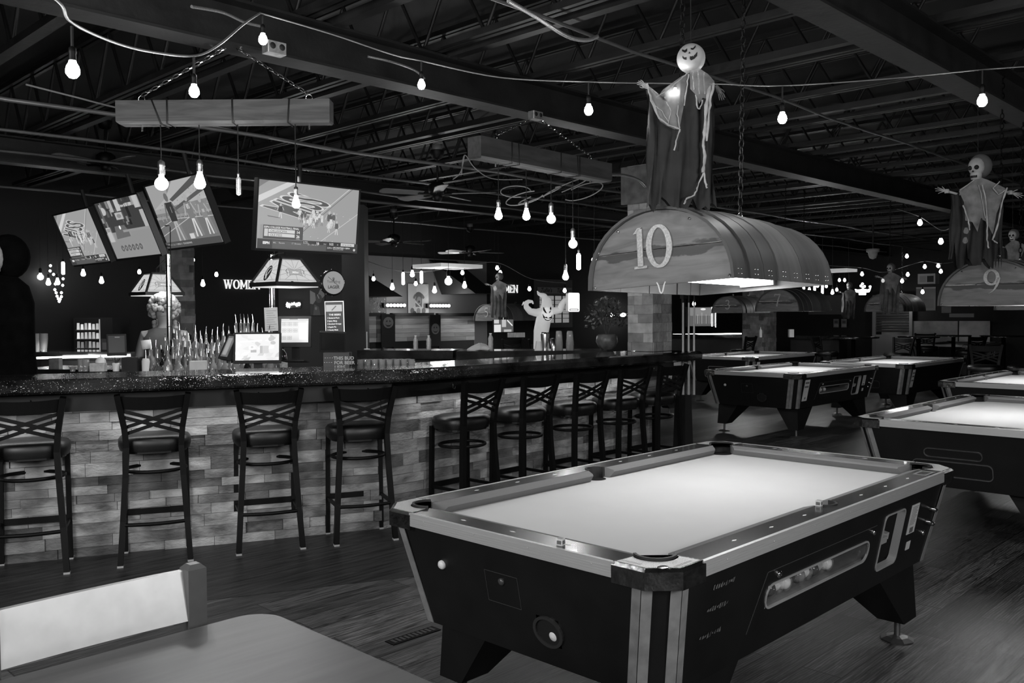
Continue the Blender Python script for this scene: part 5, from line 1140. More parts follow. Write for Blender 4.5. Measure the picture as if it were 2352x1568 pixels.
monitor(at(764, 785, 6.7), Vector((1, .15, 0)), -radians(-18), .17, .125, darkscr, 'black back of a terminal standing before the neon menu board', roll=-.05, foot=False)
monitor(at(268, 790, 7.6), Vector((.9, .5, 0)), radians(-14), .13, .15, lambda sc: (sc.rect(0, 1, 0, 1, .03), sc.rect(.4, .7, .88, .93, .2)), 'dark terminal back standing left of the person behind the bar', foot=False)
def boxthing(name, label, cat, c, sx, sy, sz, rz, mat, extra=None):
    t = thing(name, label, cat, loc(c, rz)); MB().box(-sx / 2, sx / 2, -sy / 2, sy / 2, 0, sz, bev=min(sx, sy) * .06).build('body', mat, t)
    if extra: extra(t)
    return t
zc = 1.186
def ontop(px, Y, z=zc): p = at(px, 800, Y); return Vector((p.x, p.y, z))
t = boxthing('printer', 'pale receipt printer lying behind the bar before the game screen', 'printer', Vector((*at(592, 850, 6.45)[:2], 1.10)), .32, .1, .06, .1, M('pale_casing', .5, .4, var=.2, scale=30))
t = boxthing('drawer_box', 'pale drawer edge beside the game screen on the inner counter', 'box', Vector((*at(685, 850, 6.5)[:2], 1.125)), .22, .08, .022, .1, M('pale_casing', .5, .4))
def budbox(t_):
    mb = MB(); mb.M = Matrix(((1, 0, 0, 0), (0, 0, -1, -.052), (0, 1, 0, 0), (0, 0, 0, 1)))
    mb.text('THIS BUD', .034, -.02, .135, 0, 0, 0, 'LEFT', 0, .0008); mb.text('FOR BEER', .034, -.016, .102, 0, 0, 0, 'LEFT', 0, .0008); mb.text('HERE', .034, -.014, .069, 0, 0, 0, 'LEFT', 0, .0008)
    r_ = random.Random(3)
    for i in range(16): x, y = -.085 + (i % 4) * .017 + (i // 4 % 2) * .006, .05 + (i // 4) * .033; mb.ribbon([(x - .004, y), (x + .004, y)], .004, 0, .0005)
    mb.build('print', M('pale_print', .45, .6), t_)
boxthing('napkin_box', 'black box with dots printed THIS BUD FOR HERE behind the bar', 'box', Vector((*at(775, 835, 6.5)[:2], 1.10)), .2, .1, .187, .05, black, budbox)
# shot glasses standing upside down in rows
def make_glass(r0, r1, h, name, mat=glass, th=.003):
    t = thing(name, 'x', 'glass'); MB().lathe([(r1, 0), (r0, h), (r0 - .004, h - .001), (r1 - th, .004)], n=12).build('wall', mat, t) if False else MB().lathe([(r0 * .9, 0), (r0, .004), (r1, h), (r1 - th, h), (r0 - th, .012), (0, .012)], n=14).build('wall', mat, t); return t
gl = M('glassware', .85, .05, trans=.7, spec=.9); gsh = make_glass(.02, .026, .085, 'shot_glass', gl); first = True
for i in range(15):
    p = Vector((*at(828 + i * 8.4, 840, 6.75 + (i % 2) * .06)[:2], 1.135)); o = gsh if first else dup(gsh); first = False; o.matrix_world = loc(p) ; tag(o, 'small glass in the row behind the bar bend, %s from the left' % ORD[i], 'glass', 'row of small glasses behind the bar')
a_, b_ = at(822, 840, 6.6), at(955, 840, 6.9); mb = MB().box(a_.x, b_.x, 6.68, 6.9, 1.12, 1.134); tag(mb.build('glass_shelf', steel), 'narrow steel shelf holding the row of small glasses', 'shelf')
pg = make_glass(.03, .042, .15, 'pint_glass', gl)
GL_ = [(86, 9.45, 'left stack of pint glasses at the far left counter', 0), (101, 9.45, 'right stack of pint glasses at the far left counter', 0), (1284, 9.15, 'left stack of inverted pint glasses beside the steel shaker', 1), (1309, 9.15, 'right stack of inverted pint glasses beside the steel shaker', 1)]
fst = True
for px, Y, lab, inv in GL_:
    for k in range(2):
        o = pg if fst else dup(pg); fst = False; z0 = zc + (.0 if k == 0 else .045); m = loc(ontop(px, Y, z0 + (.15 if inv else 0)));
        if inv: m = m @ Matrix.Rotation(pi, 4, 'X')
        o.matrix_world = m; tag(o, ('lower glass of the ' if k == 0 else 'upper glass of the ') + lab, 'glass', 'stacked pint glasses')
t = thing('cocktail_shaker', 'tall steel cocktail shaker standing on the far counter', 'shaker', loc(ontop(1252, 9.15))); MB().lathe([(.035, 0), (.045, .16), (.043, .175), (.034, .185)], n=18).build('tin', steel, t)
t = thing('cocktail_shaker', 'short ribbed steel cup between shaker and pint glasses', 'shaker', loc(ontop(1272, 9.15))); MB().lathe([(.028, 0), (.036, .12), (.034, .12), (.026, .01)], n=18).build('tin', steel, t)
t = thing('napkin_stack', 'white napkin holder left of the steel shaker', 'napkins', loc(ontop(1237, 9.2), .2)); MB().prism([(-.035, -.03), (.035, -.03), (.035, .03), (-.035, .03)], 0, .09, None, [(-.02, -.025), (.02, -.025), (.02, .025), (-.02, .025)]).build('holder', white, t)
wb = M('water_bottle_plastic', .8, .06, trans=.6, spec=.9, bump=.4, bscale=60)
for px, Y, lab in ((955, 9.45, 'left clear water bottle below the dog portrait'), (985, 9.45, 'right clear water bottle below the dog portrait'), (1127, 9.2, 'clear water bottle on the far counter below the lamp numbered 5')):
    t = thing('water_bottle', lab, 'bottle', loc(ontop(px, Y))); h = .15 if px < 1100 else .175
    MB().lathe([(.024, 0), (.027, .01), (.025, .04), (.027, .06), (.025, .08), (.027, h * .7), (.012, h * .9), (.012, h * .95)], n=14).build('bottle', wb, t); MB().lathe([(.013, h * .95), (.013, h), (0, h)], n=10).build('cap', white, t)
t = thing('crumpled_bag', 'crumpled clear plastic bag left of the single water bottle', 'plastic bag', loc(ontop(1103, 9.2))); mb = MB(); r_ = random.Random(9); vs = []
for i in range(5):
    for j in range(12): a = 2 * pi * j / 12; rr = (.11, .10, .075, .045, .008)[i] * r_.uniform(.8, 1.15); vs.append((rr * cos(a) * 1.2, rr * sin(a) * .6, (0, .015, .04, .055, .07)[i] + r_.uniform(0, .008)))
mb.add(vs, [(i * 12 + j, i * 12 + (j + 1) % 12, i * 12 + 12 + (j + 1) % 12, i * 12 + 12 + j) for i in range(4) for j in range(12)]); mb.build('film', M('plastic_film', .6, .15, trans=.3), t)
t = thing('desk_pole', 'thin white rod standing on the far counter right of the black post', 'rod', loc(ontop(843, 9.6))); MB().tube([(0, 0, 0), (0, 0, .19)], .005, 6).build('rod', white, t); MB().lathe([(.035, 0), (.03, .008), (0, .01)], n=12).build('base', white, t)
# items at the left of the bar
boxthing('container', 'square metal container standing on the ice well', 'container', Vector((*at(128, 840, 7.4)[:2], 1.13)), .085, .07, .085, .1, M('grey_tin', .3, .45, .3, var=.2, scale=30))
boxthing('napkin_caddy', 'pale rectangular napkin caddy at the left behind the bar', 'caddy', Vector((*at(226, 850, 6.95)[:2], 1.13)), .115, .06, .065, 0, M('pale_casing', .5, .4))
t = thing('pastry_dome', 'small white lidded bowl on the pale caddy', 'bowl', loc(Vector((*at(231, 820, 6.95)[:2], 1.197)))); MB().lathe([(.04, 0), (.038, .018), (.025, .04), (.006, .048), (.006, .058), (0, .06)], n=16).build('dome', white, t)
t = thing('plastic_cup', 'white plant-filled cup behind the bar, left of centre', 'cup', loc(Vector((*at(267, 850, 6.95)[:2], 1.13)))); MB().lathe([(.024, 0), (.031, .065), (.028, .065), (.022, .005)], n=14).build('cup', white, t); mb = MB(); r_ = random.Random(8)
for i in range(14): a = r_.uniform(0, 6.3); mb.ribbon([(0, 0), (.03 * cos(a), .03 * sin(a))], .006, 0, .001); 
mb = MB()
for i in range(16): a = r_.uniform(0, 6.3); mb.tube([(0, 0, .05), (.015 * cos(a), .015 * sin(a), .08), (.035 * cos(a), .035 * sin(a), .09 + .03 * r_.random())], [.002, .003, .001], 4)
mb.build('stirrers', M('dull_leaf', .06, .5), t)
for i, px in enumerate((187, 197)):
    t = thing('pint_glass', ['left clear glass standing behind the left end of the bar', 'right clear glass standing behind the left end of the bar'][i], 'glass', loc(Vector((*at(px, 850, 6.95)[:2], 1.13)))); MB().lathe([(.022, 0), (.024, .004), (.029, .095), (.026, .095), (.021, .014), (0, .014)], n=14).build('wall', gl, t)
t = thing('short_glass', 'short clear rocks glass at the left behind the bar', 'glass', loc(Vector((*at(167, 850, 6.95)[:2], 1.13)))); MB().lathe([(.018, 0), (.024, .035), (.021, .035), (.016, .01), (0, .01)], n=14).build('wall', gl, t)
t = thing('paper_towel_roll', 'white paper roll held tilted left of the curly-haired person', 'paper roll', loc(Vector(at(336, 791, 7.15)) , 0) @ Matrix.Rotation(-.12, 4, 'Y')); MB().lathe([(.012, -.036), (.038, -.036), (.038, .036), (.012, .036)], n=20).build('roll', M('paper_white', .7, .8), t)
t = thing('upright_cylinder', 'tall white cup stack below the paper roll behind the bar', 'cups', loc(Vector((*at(333, 850, 6.9)[:2], 1.08)), 0) @ Matrix.Rotation(.06, 4, 'Y')); MB().lathe([(.022, 0), (.03, .13), (.024, .15)], n=16).build('stack', M('paper_white', .7, .8), t)
boxthing('black_caddy', 'black bar caddy with small lettering left of the white cup stack', 'caddy', Vector((*at(305, 850, 6.95)[:2], 1.09)), .13, .12, .15, 0, black)
p = at(623, 733, 7.55); t = thing('taped_note', 'handwritten paper taped on the steel pole above the game screen', 'paper', face(p, Vector((1, .05, 0)), 0, .03)); MB().box(-.056, .056, -.1, .1, 0, .001).build('sheet', paper, t); mb = MB()
for i in range(9): mb.box(-.04, .045 - (i * 5 % 3) * .012, .07 - i * .019, .0725 - i * .019, .001, .0014)
mb.build('handwriting', M('grey_print', .12, .7), t)
# LED rope on the far left counter
def rope(x0, y0, x1, y1, Y0, Y1, n, r, label, s=6):
    mb = MB(); mats = [E('led_bead', 12, True), blackm]
    for i in range(n):
        k = i / (n - 1); p = at(x0 + (x1 - x0) * k, y0 + (y1 - y0) * k, Y0 + (Y1 - Y0) * k); mb.ball(p, r, 6, 0)
    p0, p1 = at(x0, y0, Y0), at(x1, y1, Y1); mb.tube([p0, p1], r * .4, 5, m=1); return tag(mb.build('led_rope', mats, None), label, 'rope light')
rope(80, 822, 284, 817, 9.35, 9.15, 64, .012, 'bright bead rope light along the far left counter edge'); 
rope(1546, 768, 1702, 766, 21.5, 20.0, 80, .014, 'bead rope light along the far counter right of the stone column')
light('left_rope_light', 'AREA', at(180, 824, 9.1), 2.5, 1.0, .03, (radians(60), 0, 0))
# ================= CEILING FANS =================
def fan(c, s, rz, label, blade_g=.05, cuts=()):
    t = thing('ceiling_fan', label, 'ceiling fan', loc(c, rz, s)); bm_ = M('fan_blade_%03d' % int(blade_g * 1000), blade_g, .3, var=.2, scale=8)
    MB().lathe([(.02, .0), (.085, .02), (.10, .06), (.10, .12), (.06, .15), (.02, .16)], n=20).build('motor', blackm, t); MB().tube([(0, 0, .15), (0, 0, .42)], .012, 8).build('downrod', blackm, t)
    MB().lathe([(.02, .40), (.06, .42), (.075, .47), (.075, .50)], n=20).build('canopy', blackm, t); MB().lathe([(.055, .50), (.055, .56), (0, .56)], n=18).build('bracket_box', M('galvanised_box', .3, .5, .5), t)
    MB().lathe([(0, -.05), (.04, -.045), (.055, -.01), (.05, .01)], n=18).build('switch_housing', blackm, t)
    for k in range(5):
        R_ = Matrix.Rotation(2 * pi * k / 5, 4, 'Z') @ Matrix.Rotation(radians(12), 4, 'X'); mb = MB(); mb.M = R_
        o_ = [(.17, -.055), (.60, -.072), (.64, -.05), (.655, 0), (.64, .05), (.60, .072), (.17, .055)]; mb.prism(o_, .03, .037); b_ = mb.build('blade', bm_, t)
        mb = MB(); mb.M = R_; mb.box(.08, .22, -.018, .018, .02, .03); mb.build('blade_iron', blackm, b_)
    return t
fan(at(243, 383, 9.0), .92, .5, 'dark ceiling fan behind the left end of the pale timber beam', .14)
fan(at(1005, 452, 8.9), .92, -.15, 'ceiling fan with one shining blade between the television and tilted beam', .16)
light('fan_glint_light', 'POINT', at(960, 560, 8.2), 5, .05)
fan(at(1080, 583, 15), .9, .3, 'distant ceiling fan low under the joists above the dog portrait', .2)
fan(at(905, 560, 13), .9, .9, 'distant ceiling fan above the pendant bulbs of the dog portrait', .1)
# ================= HANGING FIGURES =================
gauze = M('pale_gauze', .42, .9, var=.3, scale=25); gauze2 = M('pale_gauze_thin', .34, .9, var=.4, scale=14, alpha=.6); robe = M('dark_sheer_robe', .02, .75, var=.5, scale=9, alpha=.93); robe2 = M('pale_sheer_robe', .12, .8, var=.5, scale=9, alpha=.8); bone = M('bone_plastic', .4, .5, var=.15, scale=20)
def drape(mb, tops, L_, bottoms, dep, nz, folds, rnd, m=None, y0=0.0, sag=.0):
    """closed curtain: a front and a back sheet hung from the polyline tops; ragged hem"""
    n = len(tops)
    for side in (-1, 1):
        vs = []
        for i, (x, z) in enumerate(tops):
            for j in range(nz + 1):
                k = j / nz; zz = z + (bottoms[i] - z) * k; d = dep * (.25 + .75 * min(1, k * 2.2)) * (1 - .25 * k)
                vs.append((x * (1 - .06 * sin(pi * k)) + .006 * sin(k * 9 + i), y0 + side * d * (1 - .5 * abs(2 * i / (n - 1) - 1)) + .35 * dep * sin(i * folds + k * 1.7), zz))
        fs = [(i * (nz + 1) + j, (i + 1) * (nz + 1) + j, (i + 1) * (nz + 1) + j + 1, i * (nz + 1) + j + 1) for i in range(n - 1) for j in range(nz)]
        mb.add(vs, fs if side < 0 else [tuple(reversed(f)) for f in fs], True, m)
    return mb
def strand(mb, pts, w_, y, m=None, rnd=random):
    P = [Vector((p[0], y - (.004 if i % 2 else 0), p[1])) for i, p in enumerate(pts)]; Q = []
    for a, b in zip(P, P[1:]):
        for k in range(4): Q.append(a.lerp(b, k / 4) + Vector((rnd.uniform(-.0025, .0025), rnd.uniform(-.002, .002), 0)))
    Q.append(P[-1]); mb.tube(Q, [w_ * rnd.uniform(.6, 1.15) for _ in Q], 5, m=m)
def patch(mb, outline, y, m=None, bulge=.012):
    c = (sum(p[0] for p in outline) / len(outline), sum(p[1] for p in outline) / len(outline)); n = len(outline); vs = [(c[0], y - bulge, c[1])]
    for k in (.5, .8, 1.0): vs += [(c[0] + (p[0] - c[0]) * k, y - bulge * (1 - k * k) + .003 * sin(i * 2.4 + k * 5), c[1] + (p[1] - c[1]) * k) for i, p in enumerate(outline)]
    fs = [(0, 1 + i, 1 + (i + 1) % n) for i in range(n)]
    for r_ in range(2): fs += [(1 + r_ * n + i, 1 + (r_ + 1) * n + i, 1 + (r_ + 1) * n + (i + 1) % n, 1 + r_ * n + (i + 1) % n) for i in range(n)]
    mb.add(vs, fs, True, m)
PX = 3.72 / F     # metres per pixel at the pumpkin ghost
gc = at(1570, 300, 3.72)
def gp(x, y): return ((x - 1570) * PX, (300 - y) * PX)
t = thing('pumpkin_ghost', 'hanging ghost figure with glowing pale pumpkin head above the lamp numbered 10', 'ghost decoration', loc(gc))
r_ = random.Random(31)
tops = [gp(1484, 205), gp(1492, 222), gp(1502, 236), gp(1520, 214), gp(1545, 194), gp(1562, 180), gp(1585, 170), gp(1605, 174), gp(1622, 190), gp(1633, 205), gp(1640, 212)]
bots = [gp(0, 478)[1], gp(0, 470)[1], gp(0, 480)[1], gp(0, 455)[1], gp(0, 474)[1], gp(0, 480)[1], gp(0, 462)[1], gp(0, 476)[1], gp(0, 480)[1], gp(0, 468)[1], gp(0, 478)[1]]
# refine for folds
T2, B2 = [], []
for i in range(len(tops) - 1):
    for k in range(3):
        s_ = k / 3; T2.append((tops[i][0] * (1 - s_) + tops[i + 1][0] * s_, tops[i][1] * (1 - s_) + tops[i + 1][1] * s_)); B2.append(bots[i] * (1 - s_) + bots[i + 1] * s_ + r_.uniform(-.012, .012))
T2.append(tops[-1]); B2.append(bots[-1])
drape(MB(), T2, .6, B2, .035, 14, 1.15, r_).build('robe', robe, t)
mb = MB(); patch(mb, [gp(*p) for p in ((1482, 202), (1504, 232), (1520, 212), (1560, 184), (1576, 176), (1572, 214), (1566, 250), (1556, 300), (1545, 302), (1528, 294), (1512, 284), (1500, 262), (1490, 236))], -.045)
mb.build('gauze_sleeve', gauze2, t)
mb = MB(); patch(mb, [gp(*p) for p in ((1578, 172), (1600, 166), (1620, 180), (1634, 196), (1630, 212), (1618, 236), (1608, 232), (1600, 246), (1592, 226), (1580, 212))], -.05); mb.build('gauze_collar', gauze2, t)
mb = MB()
for pts, w_ in (([(1482, 200), (1492, 238), (1510, 278), (1530, 294), (1556, 302)], .0045), ([(1504, 230), (1530, 214), (1558, 190), (1576, 176)], .0035), ([(1556, 302), (1550, 322), (1543, 350)], .004), ([(1552, 240), (1550, 270), (1556, 300)], .003), ([(1624, 206), (1616, 250), (1612, 300), (1609, 340), (1612, 370), (1608, 400)], .0085), ([(1632, 200), (1626, 230), (1620, 270), (1616, 330)], .006), ([(1611, 340), (1610, 390), (1614, 420), (1617, 435)], .005), ([(1609, 400), (1596, 430), (1590, 450), (1572, 458), (1565, 470)], .004), ([(1592, 226), (1596, 256), (1602, 258), (1606, 238)], .0035), ([(1576, 180), (1572, 210), (1566, 250)], .003), ([(1500, 250), (1515, 262), (1530, 285)], .0022), ([(1520, 230), (1535, 262), (1530, 290)], .0022), ([(1585, 176), (1588, 215)], .003), ([(1598, 172), (1600, 225)], .003), ([(1610, 176), (1612, 225)], .003)):
    strand(mb, [gp(*p) for p in pts], w_, -.052, None, r_)
mb.build('gauze_strips', gauze, t)
def hand(mb, c, d, s, up, y0=0):
    """a small five finger hand: palm and five unequal curled fingers"""
    c = Vector(c); d = Vector(d).normalized(); n = Vector((0, -1, 0)); w_ = d.cross(n).normalized()
    mb.tube([c - d * s * .25, c + d * s * .1, c + d * s * .42], [s * .10, s * .19, s * .17], 8)
    for i, (o, l) in enumerate(((-.15, .42), (-.05, .52), (.05, .5), (.15, .40))):
        b = c + d * s * .4 + w_ * o * s; mb.tube([b, b + d * s * l * .5 + w_ * o * s * .35, b + d * s * l * .95 + w_ * o * s * .5 - n * s * .0 + Vector((0, 0, -s * .08))], [s * .045, s * .04, s * .025], 5)
    b = c + d * s * .1 - w_ * s * .16; mb.tube([b, b + d * s * .2 - w_ * s * .14, b + d * s * .38 - w_ * s * .16], [s * .05, s * .04, s * .028], 5)
mb = MB(); p = gp(1484, 203); hand(mb, (p[0], -.02, p[1]), (-.5, 0, .35), .05, 1); mb.build('hand', bone, t); mb = MB(); p = gp(1648, 205); hand(mb, (p[0], .0, p[1]), (.3, 0, -.6), .055, 1); mb.build('hand', M('grey_glove', .12, .6), t)
bulb(gc + Vector((gp(1548, 214)[0], -.028, gp(1548, 214)[1])), .010, 's14', 'bulb glowing through the gauze sleeve of the pumpkin ghost', 'light bulb', None, None, small=True, name='festoon_bulb', glow=E('sleeve_bulb', 60))
# pumpkin head
hc = gp(1587, 137); HR = .0585; mb = MB(); vs = []; nu, nv = 48, 18
def pk(a, b): r0 = HR * (1 + .022 * abs(sin(a * 5)) - .02); return (r0 * sin(b) * cos(a) * 1.0 + hc[0], r0 * sin(b) * sin(a) * 1.0, hc[1] - HR * cos(b) * 1.03)
for j in range(nv + 1):
    for i in range(nu): vs.append(pk(2 * pi * i / nu, max(.001, pi * j / nv)))
mb.add(vs, [(j * nu + i, j * nu + (i + 1) % nu, (j + 1) * nu + (i + 1) % nu, (j + 1) * nu + i) for j in range(nv) for i in range(nu)], True)
hd = mb.build('pumpkin_head', M('pale_pumpkin', .42, .45, var=.06, scale=6, emit=.02), t)
mb = MB()
def onhead(x, y): # pixel offset on the face -> raised point on the head surface
    X, Z = (x - 1587) * PX, (137 - y) * PX; k = max(.0, HR * HR * 1.02 - X * X - Z * Z); return (hc[0] + X, -sqrt(k) - .003, hc[1] + Z)
def feature(pts):
    n = len(pts); cx = sum(p[0] for p in pts) / n; cy = sum(p[1] for p in pts) / n
    vs = [onhead(cx, cy)]
    for k in (.5, 1.0): vs += [onhead(cx + (p[0] - cx) * k, cy + (p[1] - cy) * k) for p in pts]
    mb.add(vs, [(0, 1 + (i + 1) % n, 1 + i) for i in range(n)] + [(1 + i, 1 + (i + 1) % n, 1 + n + (i + 1) % n, 1 + n + i) for i in range(n)])
feature([(1563, 121), (1567, 126), (1573, 122), (1572, 129), (1568, 132), (1563, 127)]); feature([(1580, 122), (1585, 124), (1593, 114), (1591, 121), (1585, 127), (1581, 126)]); feature([(1577, 130), (1579, 135), (1575, 135)])
for q in ([(1563, 137), (1566, 142), (1571, 142), (1571, 148), (1566, 146), (1563, 142)], [(1578, 141), (1580, 147), (1583, 140), (1586, 145), (1588, 138), (1591, 141), (1595, 131), (1594, 141), (1588, 147), (1581, 150), (1578, 147)]): feature(q)
mb.build('carved_face', dark, hd)
light('ghost_sleeve_light', 'POINT', gc + Vector((gp(1548, 214)[0], -.012, gp(1548, 214)[1])), 1.1, .012, parent=None)
cable([gc + Vector((hc[0], 0, hc[1] + HR)), gc + Vector((hc[0] + .003, .02, hc[1] + .2)), Vector((gc.x + hc[0], gc.y + .03, 3.28))], .002, 'thin cord holding the pumpkin ghost', dark)
# reaper at the right
def reaper(px, py, Y, ppm, label, scale_w=1.0, robe_m=robe, g_m=gauze2, skull=True, dark_=False, rz=0, seed=1, st=True, ln=.62):
    """hooded skull figure: py is the neck pixel; ppm scale"""
    c = at(px, py, Y); t = thing('hanging_reaper', label, 'skeleton decoration', loc(c, rz)); r_ = random.Random(seed); s = ppm
    tp = [(-.16 * s, -.045 * s), (-.13 * s, -.05 * s), (-.09 * s, -.01 * s), (-.05 * s, .02 * s), (0, .045 * s), (.04 * s, .03 * s), (.08 * s, .01 * s), (.12 * s, -.03 * s), (.15 * s, -.02 * s)]
    T, B = [], []
    for i in range(len(tp) - 1):
        for k in range(3): q = k / 3; T.append((tp[i][0] * (1 - q) + tp[i + 1][0] * q, tp[i][1] * (1 - q) + tp[i + 1][1] * q)); B.append((-ln + r_.choice((0, .06, .16, .02))) * s)
    drape(MB(), T, 1, B, .045 * s, 10, 1.3, r_).build('robe', robe_m, t)
    mb = MB(); mb.M = Matrix.Translation((0, -.01, .10 * s)) @ Matrix.Rotation(-.85, 4, 'Z') @ Matrix.Rotation(.12, 4, 'X'); vs = []
    mb.ball((0, .022 * s, .02 * s), .066 * s, 16, sy=1.0, sz=1.12); mb.build('hood', robe_m if dark_ else M('grey_hood', .12, .8, var=.2), t)
    mb = MB(); mb.M = Matrix.Translation((0, -.01, .10 * s)) @ Matrix.Rotation(-.85, 4, 'Z') @ Matrix.Rotation(.12, 4, 'X')
    mb.ball((0, -.02 * s, .018 * s), .048 * s, 16, sz=1.15); mb.lathe([(.012 * s, -.062 * s), (.03 * s, -.055 * s), (.034 * s, -.025 * s), (.02 * s, .0)], (0, -.033 * s, 0), 14, sy=.8); sk = mb.build('skull', bone, t)
    mb = MB(); mb.M = Matrix.Translation((0, -.01, .10 * s)) @ Matrix.Rotation(-.85, 4, 'Z') @ Matrix.Rotation(.12, 4, 'X')
    for x in (-.019, .019): mb.ball((x * s, -.061 * s, .014 * s), .014 * s, 10)
    mb.ball((0, -.069 * s, -.008 * s), .006 * s, 8)
    for i in range(5): mb.box((-.016 + i * .008) * s - .0008, (-.016 + i * .008) * s + .0008, -.0665 * s, -.055 * s, -.046 * s, -.032 * s)
    mb.box(-.018 * s, .018 * s, -.066 * s, -.055 * s, -.0395 * s, -.038 * s); mb.build('sockets', dark, sk)
    mb = MB(); P_ = lambda a: [(x * s, z * s) for x, z in a]
    patch(mb, P_([(-.13, -.035), (-.05, .03), (.0, .045), (.04, .03), (.14, -.02), (.12, -.09), (.09, -.17), (.07, -.30), (.03, -.22), (.0, -.20), (-.02, -.28), (-.05, -.22), (-.09, -.21), (-.10, -.10)]), -.05 * s); mb.build('gauze', g_m, t)
    mb = MB()
    if st:
        for pts, w_ in (([(-.13, -.03), (-.05, .03)], .004), ([(.14, -.02), (.11, -.12), (.09, -.24), (.06, -.33), (.09, -.35)], .006), ([(.0, .0), (.02, -.1), (.03, -.22), (.03, -.33), (.04, -.38)], .006), ([(-.11, -.12), (-.08, -.21), (-.07, -.27)], .005), ([(-.02, .0), (.0, -.1), (.02, -.2)], .003), ([(.10, .02), (.06, -.02), (.09, -.06), (.14, -.03)], .004)): strand(mb, P_(pts), w_ * s, -.065 * s, None, r_)
        mb.build('gauze_strips', gauze, t)
    for sx in (-1, 1):
        mb = MB(); c0 = Vector((sx * .155 * s, -.01, -.035 * s)); d = Vector((sx, -.05, .28 if sx < 0 else -.25)).normalized(); w_ = Vector((0, 0, 1)).cross(Vector((0, 1, 0))) ; up = Vector((0, 0, 1))
        mb.tube([c0 - d * .05 * s, c0 + d * .02 * s], .008 * s, 6); mb.lathe([(.014 * s, -.012 * s), (.016 * s, 0), (.012 * s, .012 * s)], c0 + d * .03 * s, 8)
        for i in range(5):
            a = (-.45, -.2, 0, .2, .7)[i]; l = (.05, .065, .07, .06, .04)[i] * s; b = c0 + d * .035 * s; dd = (d * cos(a) + up * sin(a)).normalized(); mb.tube([b, b + dd * l * .5, b + dd * l + Vector((0, -.006, -.004)) * s], [.0035 * s, .003 * s, .002 * s], 5)
        mb.build('bony_hand', bone, t)
    cable([c + Vector((0, 0, .16 * s)), c + Vector((-.005, 0, .5 * s)), Vector((c.x - .01, c.y, 3.28))] if c.z + .3 < 3.28 else [c + Vector((0, 0, .16 * s)), c + Vector((0, 0, .2 * s)), c + Vector((0, 0, .3 * s))], .002, 'thin cord holding the ' + label[:60], dark, n=4)
    return t
reaper(2246, 428, 6.1, 1.12, 'hanging skull-faced reaper in pale gauze above the lamp numbered 9', seed=3, rz=-.1, ln=.50)
reaper(2326, 560, 9.4, .8, 'dim hanging reaper far behind the lamp numbered 9 at the right edge', seed=5, st=False)
reaper(1146, 650, 12.8, .80, 'pale tattered ghost hanging over the lamp numbered 5', robe_m=robe2, seed=7, st=False)
reaper(2045, 632, 12.9, .92, 'pale hanging ghost with spread robe over the lamp numbered 2', robe_m=robe2, seed=9, st=False)
reaper(1950, 668, 16.5, .85, 'tattered pale ghost hanging left of the lamp numbered 2', robe_m=robe2, seed=12, st=False)
# standing cloaked skeleton at the left edge
c = at(3, 592, 6.35); t = thing('cloaked_skeleton', 'tall black cloaked skeleton cut by the left edge, standing inside the bar', 'skeleton decoration', loc(Vector((c.x, c.y, 0))))
zs = c.z; cloakm = M('black_cloak', .003, 1.0, var=.4, scale=12, spec=.05)
MB().lathe([(.34, .02), (.30, .5), (.26, 1.0), (.235, 1.3), (.235, zs - .32), (.20, zs - .20), (.12, zs - .13), (.09, zs - .08)], (-.04, 0.04, 0), 26, sy=.7).build('cloak', cloakm, t)
mb = MB(); mb.ball((.03, .04, zs + .01), .15, 20, sx=.95, sy=.9, sz=1.08); mb.build('hood', cloakm, t)
mb = MB(); mb.ball((-.005, -.075, zs + .0), .088, 18, sx=.8, sz=1.1); mb.lathe([(.03, -.115), (.05, -.10), (.055, -.05), (.04, .0)], (-.005, -.10, zs), 16, sy=.7); sk = mb.build('skull', bone, t)
mb = MB()
for x in (-.037, .027): mb.ball((x, -.148, zs + .008), .021, 12)
mb.ball((-.005, -.163, zs - .025), .008, 8); mb.box(-.03, .02, -.150, -.135, zs - .074, zs - .07)
for i in range(6): mb.box(-.03 + i * .009, -.0285 + i * .009, -.151, -.135, zs - .088, zs - .056)
mb.build('sockets', dark, sk)
# ================= PERSON BEHIND THE BAR =================
c = at(376, 700, 8.3); t = thing('person', 'person with big curly fair hair and pale top standing behind the bottles, seen from behind', 'person', loc(Vector((c.x, c.y, 0)), radians(18)))
skinm = M('skin', .28, .5, var=.1, scale=5); topm = M('pale_top', .1, .8, var=.2, scale=10); hairm = M('curly_hair', .34, .6, var=.5, scale=14, bump=.5, bscale=40)
def skin_body(name, verts, edges, radii, mat, parent, sub=2):
    me = bpy.data.meshes.new(name); me.from_pydata(verts, edges, []); me.update(); o = bpy.data.objects.new(name, me); COL.objects.link(o)
    md = o.modifiers.new('skin', 'SKIN'); sd = o.modifiers.new('sub', 'SUBSURF'); sd.levels = sub; sd.render_levels = sub; md.use_smooth_shade = True
    for i, r in enumerate(radii): o.data.skin_vertices[0].data[i].radius = (r, r) if not isinstance(r, tuple) else r
    o.data.skin_vertices[0].data[0].use_root = True; me.materials.append(mat); o.parent = parent; return o
V = [(0, 0, .95), (0, 0, 1.08), (0, .01, 1.22), (0, .01, 1.36), (0, 0, 1.44), (0, -.005, 1.50), (0, -.015, 1.60), (0, -.02, 1.68), (.1, 0, .9), (.11, 0, .5), (.11, .02, .1), (.12, -.1, .05), (-.1, 0, .9), (-.11, 0, .5), (-.11, .02, .1), (-.12, -.1, .05), (.17, 0, 1.38), (.24, .03, 1.1), (.2, -.16, .98), (.16, -.24, .99), (-.17, 0, 1.38), (-.24, .03, 1.1), (-.2, -.16, .98), (-.16, -.24, .99)]
